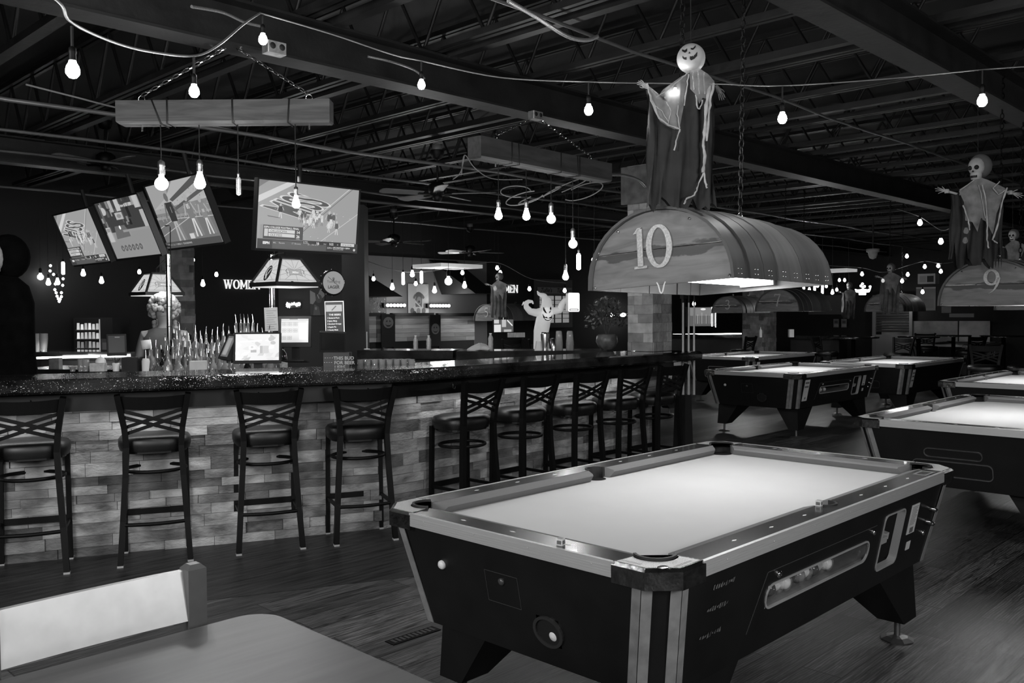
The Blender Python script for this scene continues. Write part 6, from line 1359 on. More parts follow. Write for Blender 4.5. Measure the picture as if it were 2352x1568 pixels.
Ed = [(0, 1), (1, 2), (2, 3), (3, 4), (4, 5), (5, 6), (6, 7), (0, 8), (8, 9), (9, 10), (10, 11), (0, 12), (12, 13), (13, 14), (14, 15), (3, 16), (16, 17), (17, 18), (18, 19), (3, 20), (20, 21), (21, 22), (22, 23)]
Rd = [(.15, .11), (.12, .095), (.13, .10), (.13, .10), (.06, .06), (.05, .05), (.085, .095), (.06, .07), .085, .06, .045, .035, .085, .06, .045, .035, .058, .045, .035, .028, .058, .045, .035, .028]
skin_body('body', V, Ed, Rd, skinm, t)
MB().lathe([(.155, .92), (.15, 1.0), (.135, 1.1), (.155, 1.25), (.175, 1.36), (.12, 1.43), (.065, 1.455)], n=24, sy=.68, sx=1.15).build('top', topm, t)
MB().lathe([(.12, .03), (.13, .5), (.175, .9), (.16, .97)], n=20, sy=.7).build('trousers', cloakm, t)
mb = MB(); r_ = random.Random(6)
for i in range(170):
    a, b = r_.uniform(0, 2 * pi), r_.uniform(-.6, 1.0); rr = .125; z = 1.63 + .13 * b; q = sqrt(max(.05, 1 - b * b)) * rr; x_, y_ = q * cos(a), q * sin(a) * .95 + .02
    if y_ < -.06 and z < 1.62: continue
    mb.ball((x_, y_, z), r_.uniform(.02, .032), 6)
for i in range(40): a = r_.uniform(.2, pi - .2); mb.ball((.1 * cos(a), .07 + .05 * sin(a), r_.uniform(1.44, 1.58)), r_.uniform(.02, .03), 6)
mb.build('hair', hairm, t)
mb = MB(); mb.lathe([(.105, 1.66), (.11, 1.7), (.09, 1.75), (.03, 1.775), (0, 1.778)], (.03, -.05, -.03), 18); 
for x in (-.04, .04):
    m_ = MB().ball((x, -.105, 1.635), .012, 8); m_.build('eye', white, t)
MB().tube([(0, -.10, 1.64), (0, -.135, 1.60), (0, -.115, 1.595)], [.008, .014, .008], 6).build('nose', skinm, t); MB().box(-.022, .022, -.115, -.105, 1.56, 1.567).build('mouth', M('lips', .15, .5), t)
for sx in (-1, 1):
    for i in range(5):
        o_ = (-.025, -.01, .005, .02, .03)[i]; l = (.05, .07, .075, .065, .05)[i]; mb = MB(); b = Vector((sx * .16 + o_ * 1.0, -.26, .985)); mb.tube([b, b + Vector((o_ * .3, -l * .6, -.01)), b + Vector((o_ * .4, -l, -.03))], [.009, .0085, .006], 6); mb.build('finger', skinm, t)
light('person_top_light', 'AREA', at(372, 650, 8.3), 2, .25, .25)
# ================= INFLATABLE GHOST =================
Yg = 13.6; g0 = at(1252, 720, Yg); PG = Yg / F
def ip(x, y): return ((x - 1252) * PG, (720 - y) * PG)
t = thing('inflatable_ghost', 'glowing inflatable ghost with jagged grin and raised arms beyond the bar', 'inflatable ghost', loc(g0))
infl = M('lit_inflatable', .6, .6, var=.08, scale=3, emit=.24)
P = [(1243, 860), (1243, 800), (1243, 760), (1248, 735), (1256, 712), (1256, 692), (1250, 680), (1238, 675), (1234, 668)]; R = [.125, .12, .115, .115, .10, .075, .045, .025, .008]
zf = -g0.z
pts = [(ip(1243, 0)[0], 0, zf + .02)] + [(ip(*p)[0], 0, ip(*p)[1]) for p in P[1:]]
# tower body: one continuous skin with both arms
mb = MB(); Q = []; RR = []
for i in range(len(pts) - 1):
    for k in range(5): s_ = k / 5; s2 = s_ * s_ * (3 - 2 * s_); Q.append(Vector(pts[i]).lerp(Vector(pts[i + 1]), s_)); RR.append(R[i] * (1 - s2) + R[i + 1] * s2)
Q.append(Vector(pts[-1])); RR.append(R[-1]); mb.tube(Q, RR, 20)
for arm, rad in (([(1250, 715), (1232, 718), (1218, 715), (1209, 705), (1208, 696), (1214, 692), (1222, 692), (1225, 698)], [.07, .06, .05, .042, .035, .03, .02, .008]), ([(1258, 712), (1272, 714), (1286, 712), (1290, 700), (1296, 690), (1304, 688), (1314, 686), (1316, 692)], [.06, .055, .05, .045, .035, .03, .018, .006]), ([(1210, 696), (1203, 694), (1199, 701)], [.02, .014, .004]), ([(1302, 688), (1310, 692), (1312, 697)], [.02, .014, .005])):
    A = [Vector((ip(*p)[0], -.02, ip(*p)[1])) for p in arm]; Q = []; RR = []
    for i in range(len(A) - 1):
        for k in range(4): Q.append(A[i].lerp(A[i + 1], k / 4)); RR.append(rad[i] + (rad[i + 1] - rad[i]) * k / 4)
    Q.append(A[-1]); RR.append(rad[-1]); mb.tube(Q, RR, 12)
bd = mb.build('body', infl, t)
mb = MB(); mb.ball((ip(1256, 0)[0], -.05, ip(0, 722)[1]), .098, 18, sz=1.25, sx=.95); mb.build('face', M('lit_inflatable_face', .7, .6, emit=.42), t)
mb = MB()
def fpt(x, y): X, Z = ip(x, y); fx, fz = ip(1256, 722); k = 1 - ((X - fx) / .093) ** 2 - ((Z - fz) / .1225) ** 2; return (X, -.05 - .098 * sqrt(max(0.05, k)) - .014, Z)
for q in ([(1247, 705), (1249, 706), (1252, 713), (1256, 720), (1251, 718), (1247, 712)], [(1265, 704), (1266, 709), (1264, 716), (1260, 720), (1261, 713), (1263, 706)], [(1245, 719), (1248, 724), (1251, 728), (1255, 727), (1258, 731), (1262, 728), (1265, 727), (1268, 722), (1267, 731), (1263, 735), (1258, 737), (1252, 735), (1247, 729)]): mb.poly([fpt(*p) for p in q])
mb.build('face_print', dark, t)
light('inflatable_light', 'POINT', g0 + Vector((0, -.5, 0)), 1.0, .03)
# ================= POTTED PLANT =================
p = ontop(1394, 9.2); t = thing('flower_vase', 'vase of dim artificial foliage standing on the far counter left of the stone column', 'potted plant', loc(p))
MB().lathe([(.05, 0), (.09, .03), (.115, .08), (.105, .14), (.085, .16), (.08, .155), (.1, .08)], n=22).build('vase', M('ceramic_vase', .09, .4, var=.5, scale=14), t)
mb = MB(); r_ = random.Random(14)
for i in range(300):
    a, b = r_.uniform(0, 2 * pi), r_.uniform(-.15, 1.0); rr = .27 * r_.uniform(.25, 1); c = Vector((rr * sqrt(max(0, 1 - b * b)) * cos(a) * .95, rr * sqrt(max(0, 1 - b * b)) * sin(a) * .6, .27 + .27 * b)); u1 = Vector((r_.uniform(-1, 1), r_.uniform(-1, 1), r_.uniform(-1, 1))).normalized(); u2 = u1.orthogonal().normalized(); s_ = r_.uniform(.015, .035)
    mb.add([tuple(c - u1 * s_), tuple(c + u2 * s_ * .5 - u1 * .2 * s_), tuple(c + u1 * s_), tuple(c - u2 * s_ * .5 - u1 * .2 * s_)], [(0, 1, 2, 3)])
tag(mb.build('foliage', M('dull_foliage', .06, .7, var=.6, scale=12), t), kind='stuff')
mb = MB()
for i in range(14): a = r_.uniform(0, 6.3); mb.tube([(0, 0, .12), (.05 * cos(a), .04 * sin(a), .28), (.16 * cos(a), .1 * sin(a), .42 + .1 * r_.random())], .003, 4)
mb.build('stems', M('dull_leaf', .06, .5), t)
# ================= BACK WALL =================
def wall_thing(px, py, v, w_, h_, name, label, cat, draw, depth=.02, frame_m=dark, nm='picture', inset=.0):
    u_, z_ = on_v(px, py, v); t = thing(name, label, cat, face(U(u_, v, z_), DU)); MB().box(-w_ / 2, w_ / 2, -h_ / 2, h_ / 2, -depth, 0).build('panel', frame_m, t); sc = Scr(w_ - inset, h_ - inset); sc.z = .001; draw(sc); sc.build(nm, t); return t
class Pig(Scr):      # a printed picture: ordinary matt greys instead of light
    def g(s, v):
        m = M('print_grey_%03d' % round(v * 1000), v, .6, var=.02)
        if m not in s.mats: s.mats.append(m)
        return s.mats.index(m)
def print_thing(px, py, v, w_, h_, name, label, cat, draw, nm='print'):
    u_, z_ = on_v(px, py, v); t = thing(name, label, cat, face(U(u_, v, z_), DU)); MB().box(-w_ / 2, w_ / 2, -h_ / 2, h_ / 2, -.02, 0).build('panel', dark, t); sc = Pig(w_, h_); sc.z = .001; draw(sc); sc.build(nm, t); return t
def serif(mb, ch, x, h, z0, z1, m=0):
    t_ = .16 * h; s_ = .05 * h
    def st(px): mb.box(x + px * h - t_ / 2, x + px * h + t_ / 2, 0, h, z0, z1, m); 
    def sf(px, y, w_=.30): mb.box(x + (px - w_ / 2) * h, x + (px + w_ / 2) * h, y * h, y * h + s_, z0, z1, m)
    if ch == 'M': st(.12); st(.78); sf(.12, 0); sf(.78, 0); sf(.10, .95); sf(.80, .95); mb.ribbon([(x + .14 * h, h * .98), (x + .44 * h, .2 * h)], t_ * .8, z0, z1, m); mb.ribbon([(x + .44 * h, .2 * h), (x + .76 * h, h * .98)], t_ * .5, z0, z1, m); return .98
    if ch == 'E': st(.12); mb.box(x, x + .55 * h, 0, .1 * h, z0, z1, m); mb.box(x, x + .55 * h, .9 * h, h, z0, z1, m); mb.box(x + .1 * h, x + .42 * h, .45 * h, .54 * h, z0, z1, m); mb.box(x + .5 * h, x + .56 * h, 0, .26 * h, z0, z1, m); mb.box(x + .5 * h, x + .56 * h, .76 * h, h, z0, z1, m); mb.box(x + .38 * h, x + .43 * h, .38 * h, .62 * h, z0, z1, m); return .66
    if ch == 'N': st(.1); st(.66); sf(.08, .95, .26); sf(.66, .95, .28); sf(.1, 0, .28); mb.ribbon([(x + .06 * h, h * .98), (x + .7 * h, .02 * h)], t_ * .9, z0, z1, m); return .86
    if ch == 'O': e = [(x + h * (.38 + .31 * cos(2 * pi * i / 24)), h * (.5 + .46 * sin(2 * pi * i / 24))) for i in range(24)]; mb.ribbon(e, [h * (.08 + .1 * abs(cos(2 * pi * i / 24))) for i in range(24)], z0, z1, m, True); return .82
    if ch == 'W':
        for a, b, w_ in ((.08, .28, 1), (.5, .28, .5), (.46, .68, 1), (.92, .68, .5)): mb.ribbon([(x + a * h, .97 * h), (x + b * h, .02 * h)], t_ * w_, z0, z1, m)
        sf(.08, .95); sf(.48, .95); sf(.92, .95, .26); return 1.08
def word(px, py, v, h, txt, label):
    u_, z_ = on_v(px, py, v); t = thing('restroom_sign', label, 'sign', face(U(u_, v - .03, z_), DU)); x = 0
    for ch in txt:
        mb = MB(); x += serif(mb, ch, x, h, -.012, .0) * h; mb.build('letter', G(.9), t)
    return t
word(513, 663, 13.0, .145, 'WOMEN', 'lit serif sign reading WOMEN on the back wall'); word(1157, 672, 13.0, .165, 'MEN', 'lit serif sign reading MEN beside the tattered ghost')
def dog(sc):
    sc.rect(0, 1, 0, 1, .42); sc.ell(.7, .8, .3, .2, .5); sc.poly([(.05, 0), (.08, .12), (.25, .25), (.36, .32), (.68, .32), (.82, .2), (.9, 0)], .5)
    for cx_, g_ in ((.2, .1), (.5, .2), (.75, .12)): sc.ell(cx_, .12, .1, .1, g_)
    sc.ell(.3, .06, .09, .06, .03); sc.poly([(.36, .25), (.34, .5), (.42, .66), (.6, .68), (.68, .55), (.66, .25)], .08); sc.poly([(.34, .68), (.26, .6), (.24, .54), (.3, .5), (.38, .6)], .1); sc.poly([(.66, .7), (.76, .62), (.8, .55), (.72, .5), (.64, .6)], .1); sc.ell(.51, .64, .16, .1, .07); sc.ell(.53, .46, .11, .13, .2); sc.ell(.53, .42, .05, .04, .02); sc.line((.33, .42), (.6, .26), .02, .5); sc.line((.36, .46), (.42, .38), .015, .55)
print_thing(961, 687, 12.95, .50, .575, 'dog_portrait', 'framed portrait of a dark dog in patterned dress on the back wall', 'picture', dog)
def foliage_art(g0, g1):
    def d(sc):
        sc.rect(0, 1, 0, 1, g0); r_ = random.Random(int(g1 * 100))
        for i in range(120): x, y = r_.uniform(.02, .96), r_.uniform(.02, .95); sc.ell(x, y, r_.uniform(.01, .025), r_.uniform(.01, .03), r_.uniform(g0, g1), 6)
    return d
print_thing(862, 697, 12.95, .50, .48, 'foliage_picture', 'picture with speckled foliage right of the black post', 'picture', foliage_art(.06, .4))
def abstract(sc): sc.rect(0, 1, 0, 1, .05); sc.poly([(0, .9), (.35, .8), (.4, .55), (.2, .4), (0, .42)], .34); sc.poly([(.55, .75), (.75, 1), (1, 1), (1, .7), (.8, .6)], .3); sc.ell(.6, .6, .22, .16, .1); sc.poly([(.2, 0), (.3, .4), (.6, .3), (.7, 0)], .12); sc.ell(.4, .25, .08, .06, .3); sc.line((.5, .75), (.62, .6), .01, .5)
def at_wall_piece(x0, x1, y0, y1, Y, g, nm, label, cat, depth=.12):
    a, b = at(x0, 700, Y), at(x1, 700, Y); z1_, z0_ = at((x0 + x1) / 2, y0, Y).z, at((x0 + x1) / 2, y1, Y).z
    return tag(MB().box(a.x, b.x, Y, Y + depth, z0_, z1_).build(nm, g), label, cat)
at_wall_piece(786, 838, 470, 1010, 10.4, dark, 'square_post', 'wide black square post right of the round LAGER sign', 'post', .3)
at_wall_piece(640, 786, 560, 950, 11.6, M('slate_partition', .035, .7, var=.15, scale=2), 'divider_screen', 'dark grey partition carrying the bright neon script and abstract picture', 'partition', .1)
def on_part(px, py, w_, h_, name, label, cat, draw, cls, Y=11.57): t = thing(name, label, cat, face(at(px, py, Y), Vector((1, 0, 0)))); MB().box(-w_ / 2, w_ / 2, -h_ / 2, h_ / 2, -.02, 0).build('panel', dark, t); sc = cls(w_, h_); sc.z = .001; draw(sc); sc.build('print', t); return t
on_part(729, 692, .19, .36, 'abstract_picture', 'dark abstract picture left of the round LAGER sign', 'picture', abstract, Pig)
# neon script
t = thing('neon_script', 'small glowing neon script on the dark partition above the button monitor', 'neon sign', face(at(673, 700, 11.55), Vector((1, 0, 0)))); mb = MB()
for pts in ([(-.085, .0), (-.075, .03), (-.06, .0), (-.07, -.03), (-.085, -.01)], [(-.055, .02), (-.045, -.035), (-.035, .015), (-.02, .0), (-.01, .025)], [(0, .0), (.015, .03), (.03, .0), (.04, .02), (.05, -.02)]): mb.tube([(x, y, 0) for x, y in pts], .009, 6)
mb.tube([(.075 + .016 * cos(k), .01 + .016 * sin(k), 0) for k in [2 * pi * i / 10 for i in range(10)]], .008, 6, True); mb.build('neon_tube', E('neon', 12, True), t); MB().box(-.1, .1, -.04, .04, -.03, -.012).build('backing', dark, t)
# wood booth panels
t2 = 0
boothm = [laminate('booth_board_%d' % i, a, b, .45, (1.2, 1, 9), 2.4) for i, (a, b) in enumerate(((.16, .24), (.22, .32), (.28, .40)))]
def booth(x0, x1, y0, y1, v, label, mats=boothm):
    (ua, za), (ub, zb) = on_v(x0, y0, v), on_v(x1, y0, v); z0_ = on_v((x0 + x1) / 2, y1, v)[1]; z1_ = (za + zb) / 2; mb = MB(); r_ = random.Random(int(x0)); n = 6; h = (z1_ - z0_) / n
    for i in range(n):
        x = ua - r_.uniform(0, .8)
        while x < ub: w_ = r_.uniform(.6, 1.3); mb.box(max(ua, x) + .002, min(ub, x + w_) - .002, v, v + .04, z0_ + i * h + .002, z0_ + (i + 1) * h - .002, r_.randrange(3)) if min(ub, x + w_) - max(ua, x) > .02 else None; x += w_
    t = thing('plank_booth', label, 'booth', RM); mb.build('boards', mats, t); MB().box(ua - .05, ub + .05, v - .02, v + .06, z1_, z1_ + .06).build('cap_rail', dark, t); MB().box(ua, ub, v + .02, v + .06, 0, z0_).build('base', dark, t); return t
booth(711, 762, 727, 776, 12.6, 'short plank booth back behind the button monitor'); booth(840, 880, 726, 786, 12.6, 'plank booth back left of the first pumpkin banner'); booth(905, 991, 726, 783, 12.6, 'plank booth back below the dog portrait between the pumpkin banners'); booth(1010, 1090, 726, 782, 12.6, 'plank booth back right of the second pumpkin banner')
for px, w_, lab in ((892, .3, 'black banner with a pumpkin face below the left globe row'), (1000, .26, 'black banner with a pumpkin face right of the dog portrait')):
    u_, z_ = on_v(px, 755, 12.45); t = thing('pumpkin_banner', lab, 'banner', face(U(u_, 12.45, z_), DU)); MB().box(-w_ / 2, w_ / 2, -.32, .26, -.02, 0).build('cloth', dark, t); sc = Pig(w_, .5); sc.z = .002
    sc.ell(.5, .72 if px < 900 else .5, .38, .2, .12); yy = .72 if px < 900 else .5
    for q in ([(.3, yy + .03), (.42, yy + .1), (.44, yy + .02)], [(.7, yy + .03), (.58, yy + .1), (.56, yy + .02)], [(.25, yy - .04), (.4, yy - .09), (.6, yy - .09), (.75, yy - .04), (.6, yy - .14), (.4, yy - .14)]): sc.poly(q, .01)
    sc.build('pumpkin_print', t)
for x0, x1, py, n, lab in ((886, 924, 701, 6, 'vanity light bar of six globes left of the dog portrait'), (986, 1026, 702, 7, 'vanity light bar of seven globes right of the dog portrait'), (1403, 1449, 723, 3, 'row of bright tubes left of the stone column')):
    ua, z_ = on_v(x0, py, 12.9); ub, _ = on_v(x1, py, 12.9); t = thing('vanity_light', lab, 'wall light', RM); MB().box(ua - .05, ub + .05, 12.89, 12.96, z_ - .04, z_ + .04).build('bar', blackm, t)
    for i in range(n): MB().ball((ua + (ub - ua) * i / (n - 1), 12.84, z_), .031 if n > 3 else .05, 10, sx=1 if n > 3 else 2).build('globe', E('vanity_glow', 8, True), t)
    light('vanity_light_glow', 'POINT', U((ua + ub) / 2, 12.5, z_), 6, .03)
# neon menu board and round lager sign
def menu(sc):
    sc.rect(0, 1, 0, 1, .01); sc.rect(.03, .92, .76, .93, .5); sc.line((.35, .79), (.6, .9), .01, .1); 
    for i, (tx, sz) in enumerate((('THE BEERS', .1), ('1 Buttered Rum', .075), ('2 Spicy Marg', .075), ('3 Smoked Orange', .075), ('4 Apple Pie', .075), ('5 Candy Mule', .075))): sc.text(tx, .08 + (.1 if i == 0 else 0), .66 - i * .075, sz * .24, .85, .0006)
    sc.ell(.8, .1, .07, .05, .85)
t = thing('menu_board', 'lit neon edged menu board with white handwriting behind the terminal', 'menu board', face(at(769, 739, 8.6), Vector((1, .16, 0)), 0, .02)); MB().box(-.09, .09, -.2, .2, -.03, 0).build('panel', dark, t); sc = Scr(.17, .385); sc.z = .001; menu(sc); sc.build('handwriting', t)
mb = MB(); ring(mb, [(-.09, -.2), (.09, -.2), (.09, .2), (-.09, .2)], [(-.085, -.193), (.083, -.193), (.083, .193), (-.085, .193)], 0, .006); mb.build('neon_edge', G(1.4), t)
mb = MB(); mb.box(-.09, .09, -.26, -.2, -.04, .02); mb.build('stand', dark, t)
t = thing('lager_sign', 'round pub sign reading LAGER with a dark bottle-cap rim on the black post', 'sign', face(at(766, 649, 9.6), Vector((.80, .6, 0)))); MB().lathe([(.125, -.09), (.14, -.06), (.142, -.02), (.125, 0)], n=28).build('rim', M('rim_black', .02, .2, coat=.5), t); sc = Scr(.25, .25); sc.z = .002; sc.ell(.5, .5, .49, .49, .3, 28); sc.text('LAGER', .5, .25, .045, .03, .001, 'CENTER'); sc.line((.25, .75), (.75, .35), .005, .04); sc.ell(.5, .68, .06, .05, .15); sc.ell(.5, .62, .04, .05, .08); sc.text('Yuengling', .5, .5, .04, .06, 0, 'CENTER'); sc.build('disc', t)
mb = MB()
for i in range(12): a = 2 * pi * i / 12; mb.ball((.142 * cos(a), .142 * sin(a), -.04), .007, 6)
mb.build('rim_studs', chrome, t)
# ceiling panels and hoods, window frame with sign, lit sign
def troffer(x0, y0, x1, y1, Y, lab, g_=.5):
    c = at((x0 + x1) / 2, (y0 + y1) / 2, Y); w_ = (x1 - x0) / F * Y; d = .6; t = thing('ceiling_troffer', lab, 'ceiling panel', loc(c, TH)); MB().box(-w_ * .5, w_ * .5, -.3, .3, 0, .05).build('tray', M('white_tray', .6, .6, emit=g_), t); return t
troffer(965, 612, 1092, 620, 12.5, 'white suspended panel above the dog portrait bulbs', .25); troffer(1888, 622, 1945, 628, 15, 'white suspended panel right of the lamp numbered 10', .2)
t = thing('dark_awning', 'dark sloping canopy hood above the dog portrait wall', 'hood', RM); u0_, z_ = on_v(1092, 655, 12.0); u1_, _ = on_v(1140, 655, 12.0); MB().add([(u0_, 12.0, z_ - .15), (u1_, 12.0, z_ - .15), (u1_ - .2, 12.9, z_ + .5), (u0_ - .35, 12.9, z_ + .5), (u0_, 12.95, z_ - .15), (u1_, 12.95, z_ - .15)], [(0, 1, 2, 3), (0, 3, 4), (1, 5, 2), (0, 4, 5, 1)]).build('hood', dark, t)
t = thing('dark_awning', 'dark sloping canopy hood left above the globe row', 'hood', RM); u0_, z_ = on_v(842, 680, 12.0); u1_, _ = on_v(925, 685, 12.0); MB().add([(u0_, 12.0, z_ - .0), (u1_, 12.0, z_ - .0), (u1_ - .1, 12.9, z_ + .42), (u0_ - .15, 12.9, z_ + .42), (u0_, 12.95, z_), (u1_, 12.95, z_)], [(0, 1, 2, 3), (0, 3, 4), (1, 5, 2), (0, 4, 5, 1)]).build('hood', dark, t)
(ua, zt), (ub, _), (_, zb) = on_v(1238, 678, 12.9), on_v(1308, 678, 12.9), on_v(1238, 742, 12.9)
t = thing('paned_display', 'white paned display window behind the inflatable ghost under a lettered board', 'window frame', RM); MB().box(ua - .1, ub + .1, 12.9, 12.96, zb - .1, zt + .35).build('frame', M('dark_frame', .04, .6), t)
for i in range(4):
    x0, x1 = ua + (ub - ua) * (i + .08) / 4, ua + (ub - ua) * (i + .82) / 4
    mb = MB()
    for j in range(6): z0_, z1_ = zb + (zt - zb) * (j + .05) / 6, zb + (zt - zb) * (j + .92) / 6; mb.box(x0, x1, 12.88, 12.9, z0_, z1_)
    mb.build('pane', G(.22), t)
u_, z_ = on_v(1274, 667, 12.88); w_ = ub - ua + .1; t = thing('lettered_board', 'pale board with dark script lettering above the paned window', 'sign', face(U(u_, 12.86, z_), DU)); MB().box(-w_ / 2, w_ / 2, -.065, .065, -.02, 0).build('board', M('pale_board', .16, .7), t); [MB().text(w2, .13, x2, -.04, .001, 0, 0, 'LEFT', .3, .003).build('word', dark, t) for w2, x2 in (('Tullie\'s', -.48), ('Taproom', .04))]
t = thing('lit_panel_sign', 'blank bright rounded lit sign at the hand of the inflatable ghost', 'lit sign', face(at(1318, 694, 13.3), DU)); MB().prism(rrect(-.135, .135, -.145, .145, .03), -.04, 0).build('case', white, t); MB().prism(rrect(-.13, .13, -.14, .14, .028), 0, .002).build('face', G(1.3), t); mb = MB(); ring(mb, rrect(-.1, .1, -.125, -.098, .01), rrect(-.088, .088, -.118, -.105, .006), .002, .004); mb.build('slot_mark', dark, t)
t = thing('lit_picture', 'small lit notice cluster below the lamp numbered 5', 'picture', face(at(1157, 748, 13.0), DU)); MB().box(-.2, .2, -.09, .09, -.03, 0).build('panel', dark, t); sc = Scr(.4, .18); sc.z = .001; sc.rect(0, 1, 0, 1, .1); sc.rect(0, .35, 0, .6, .75); sc.rect(.0, .25, .7, 1, .6); sc.rect(.4, .62, .4, 1, .5); sc.line((.68, .95), (.95, .5), .02, .8); sc.rect(.5, .9, .0, .2, .45); sc.build('print', t)
t = thing('white_planter_box', 'pale striped heater panel beyond the bar below the lit notices', 'panel', face(at(1186, 769, 13.2), Vector((1, .1, 0)))); MB().box(-.13, .13, -.035, .035, -.03, 0).build('panel', M('striped_metal', .4, .4, .3, var=.6, scale=20, stretch=(6, .2, 1)), t)
# pillar-like grey partition edge right of the booths
# ================= VENDING MACHINE =================
p = at(213, 800, 12.2); s_ = 12.2 / F; t = thing('vending_machine', 'snack vending machine with lit product rows at the far left', 'vending machine', loc(Vector((p.x, p.y, 0)), radians(3)))
H_ = 1.52; MB().box(-.25, .27, 0, .6, 0, H_ + .02, bev=0).build('cabinet', M('machine_black', .012, .4), t); t0 = t
mb = MB(); mb.box(-.225, .09, -.012, 0, .3, H_ - .0, 0); f_ = mb.build('glass_front', dark, t); r_ = random.Random(2)
for row in range(6):
    z0 = H_ - .13 - row * .125; mb = MB(); mb.box(-.22, .085, -.016, -.012, z0 - .02, z0 - .012); mb.build('shelf', M('shelf_grey', .2, .5), t)
    for i in range(6): mb = MB(); x = -.2 + i * .051; mb.prism([(x, -.02), (x + .038, -.02), (x + .038, -.013), (x, -.013)], z0 - .012, z0 + .06 + r_.uniform(0, .02), None, [(x + .004, -.02), (x + .034, -.02), (x + .034, -.013), (x + .004, -.013)]); mb.build('snack_bag', G(r_.choice((.6, .8, .45) if row < 2 else (.12, .3, .2, .05))), t)
MB().box(.12, .24, -.012, 0, .85, 1.25).build('keypad_panel', M('keypad_grey', .1, .4), t); MB().box(.135, .225, -.014, -.012, 1.0, 1.2).build('display', M('display_grey', .25, .3), t); MB().box(.095, .105, -.014, 0, .3, H_).build('bright_edge', G(.35), t)
# LED heart chain
mb = MB()
for x, y in ((116, 610), (115, 622), (123, 630), (144, 616), (145, 640), (127, 652), (144, 655), (126, 665), (129, 672), (141, 672), (131, 680), (141, 681), (134, 686), (136, 692), (138, 687)): mb.ball(at(x, y, 10.8), .016, 6)
mb.tube([at(x, y, 10.82) for x, y in ((116, 606), (115, 622), (123, 630), (127, 652), (126, 665), (131, 680), (136, 692), (141, 681), (141, 672), (144, 655), (145, 640), (144, 612))], .003, 4, m=1)
tag(mb.build('heart_light_string', [E('led_bead', 12, True), dark]), 'string of small lights hanging in a point at the far left', 'string light')
t = thing('round_neon', 'round glowing sign half hidden by the cloaked skeleton', 'neon sign', face(at(46, 691, 10.9), Vector((1, 0, 0)))); MB().lathe([(.10, -.02), (.105, 0), (0, .004)], n=20).build('disc', G(1.5), t); mb = MB(); mb.text('12', .05, .02, -.02, .006); mb.build('mark', dark, t)
# ================= RIGHT SIDE OF THE HALL =================
FU = -DV
def uw(px, py, u, w_, h_, name, label, cat, draw=None, cls=Pig, mat=dark, dz=.02):
    v_, z_ = on_u(px, py, u); t = thing(name, label, cat, face(U(u - .02, v_, z_), FU)); MB().box(-w_ / 2, w_ / 2, -h_ / 2, h_ / 2, -.0, dz).build('panel', mat, t)
    if draw: sc = cls(w_ * .97, h_ * .97); sc.z = dz + .001; draw(sc); sc.build('print', t)
    return t
uw(1902, 700, 23.9, 1.15, .55, 'notice_board', 'large pale board on the far wall between the lamps numbered 7 and 2', 'board', lambda sc: sc.rect(0, 1, 0, 1, .17))
for px, lab in ((1922, 'left small notice right of the far counter'), (1940, 'right small notice with a white lower sheet beside the door frame')): uw(px, 742, 23.9, .16, .24, 'wall_notice', lab, 'notice', lambda sc: (sc.rect(0, 1, 0, 1, .3), sc.rect(.2, .8, .5, .8, .12), sc.rect(.1, .9, .1, .4, .5)))
v_, z_ = on_u(2052, 740, 23.9); t = thing('louvred_shutter', 'louvred shutter door with pale frame under the lamp numbered 2', 'door', face(U(23.86, v_, 0), FU)); h_ = 2.0
MB().box(-.52, -.44, 0, h_, 0, .06).box(.44, .52, 0, h_, 0, .06).box(-.52, .52, h_ - .06, h_, 0, .06).build('frame', M('pale_frame', .35, .5), t); MB().box(-.44, .44, 0, .95, .0, .03).build('lower_panel', M('pale_frame', .35, .5), t)
for i in range(12): mb = MB(); mb.M = Matrix.Translation((0, 1.05 + i * .07, .03)) @ Matrix.Rotation(.6, 4, 'X'); mb.box(-.44, .44, -.03, .03, -.004, .004); mb.build('louvre', M('louvre_metal', .5, .3, .8), t)
light('door_light', 'POINT', U(23.2, v_ - .3, 1.7), 4, .1)
sheetm = M('booth_sheet_metal', .3, .35, .5, var=.5, scale=2)
for x0, x1, lab in ((2025, 2200, 'wide pale booth panel on the far right wall'), (2203, 2274, 'lighter short booth panel at the right of the wide one')):
    (va, za), (vb, _) = on_u(x0, 737, 23.86), on_u(x1, 737, 23.86); MBp = MB().box(23.86, 23.94, vb, va, 0, za); tag(MBp.build('metal_booth', sheetm if x0 < 2100 else M('booth_sheet_light', .42, .35, .4, var=.3, scale=3), None, RM), lab, 'booth panel')
(v_, z_) = on_u(2128, 640, 16.5); t = thing('air_unit', 'small ceiling air unit with dark and pale grille above the lamp numbered 9 side', 'air unit', face(U(16.5, v_, z_), FU)); MB().box(-.15, .15, -.09, .09, -.2, 0).build('case', M('pale_case', .3, .5), t); MB().box(-.12, -.01, -.06, .05, 0, .003).build('grille', M('case_mid', .2, .5), t); MB().box(.01, .12, -.06, .05, 0, .003).build('grille', dark, t)
uw(2128, 686, 20, .42, .52, 'wall_poster', 'pale poster on the dark wall left of the lamp numbered 9', 'poster', lambda sc: (sc.rect(0, 1, 0, 1, .3), sc.rect(0, 1, .93, 1, .6), sc.rect(.4, .9, .1, .5, .24)))
uw(2210, 724, 20, .5, .08, 'wall_sign', 'narrow grey sign under the poster, below the lamp numbered 9', 'sign', lambda sc: sc.rect(0, 1, 0, 1, .2)); uw(2175, 711, 20, .2, .14, 'wall_notice', 'small step-shaped grey notice below the lamp numbered 9', 'notice', lambda sc: sc.rect(0, 1, 0, 1, .18))
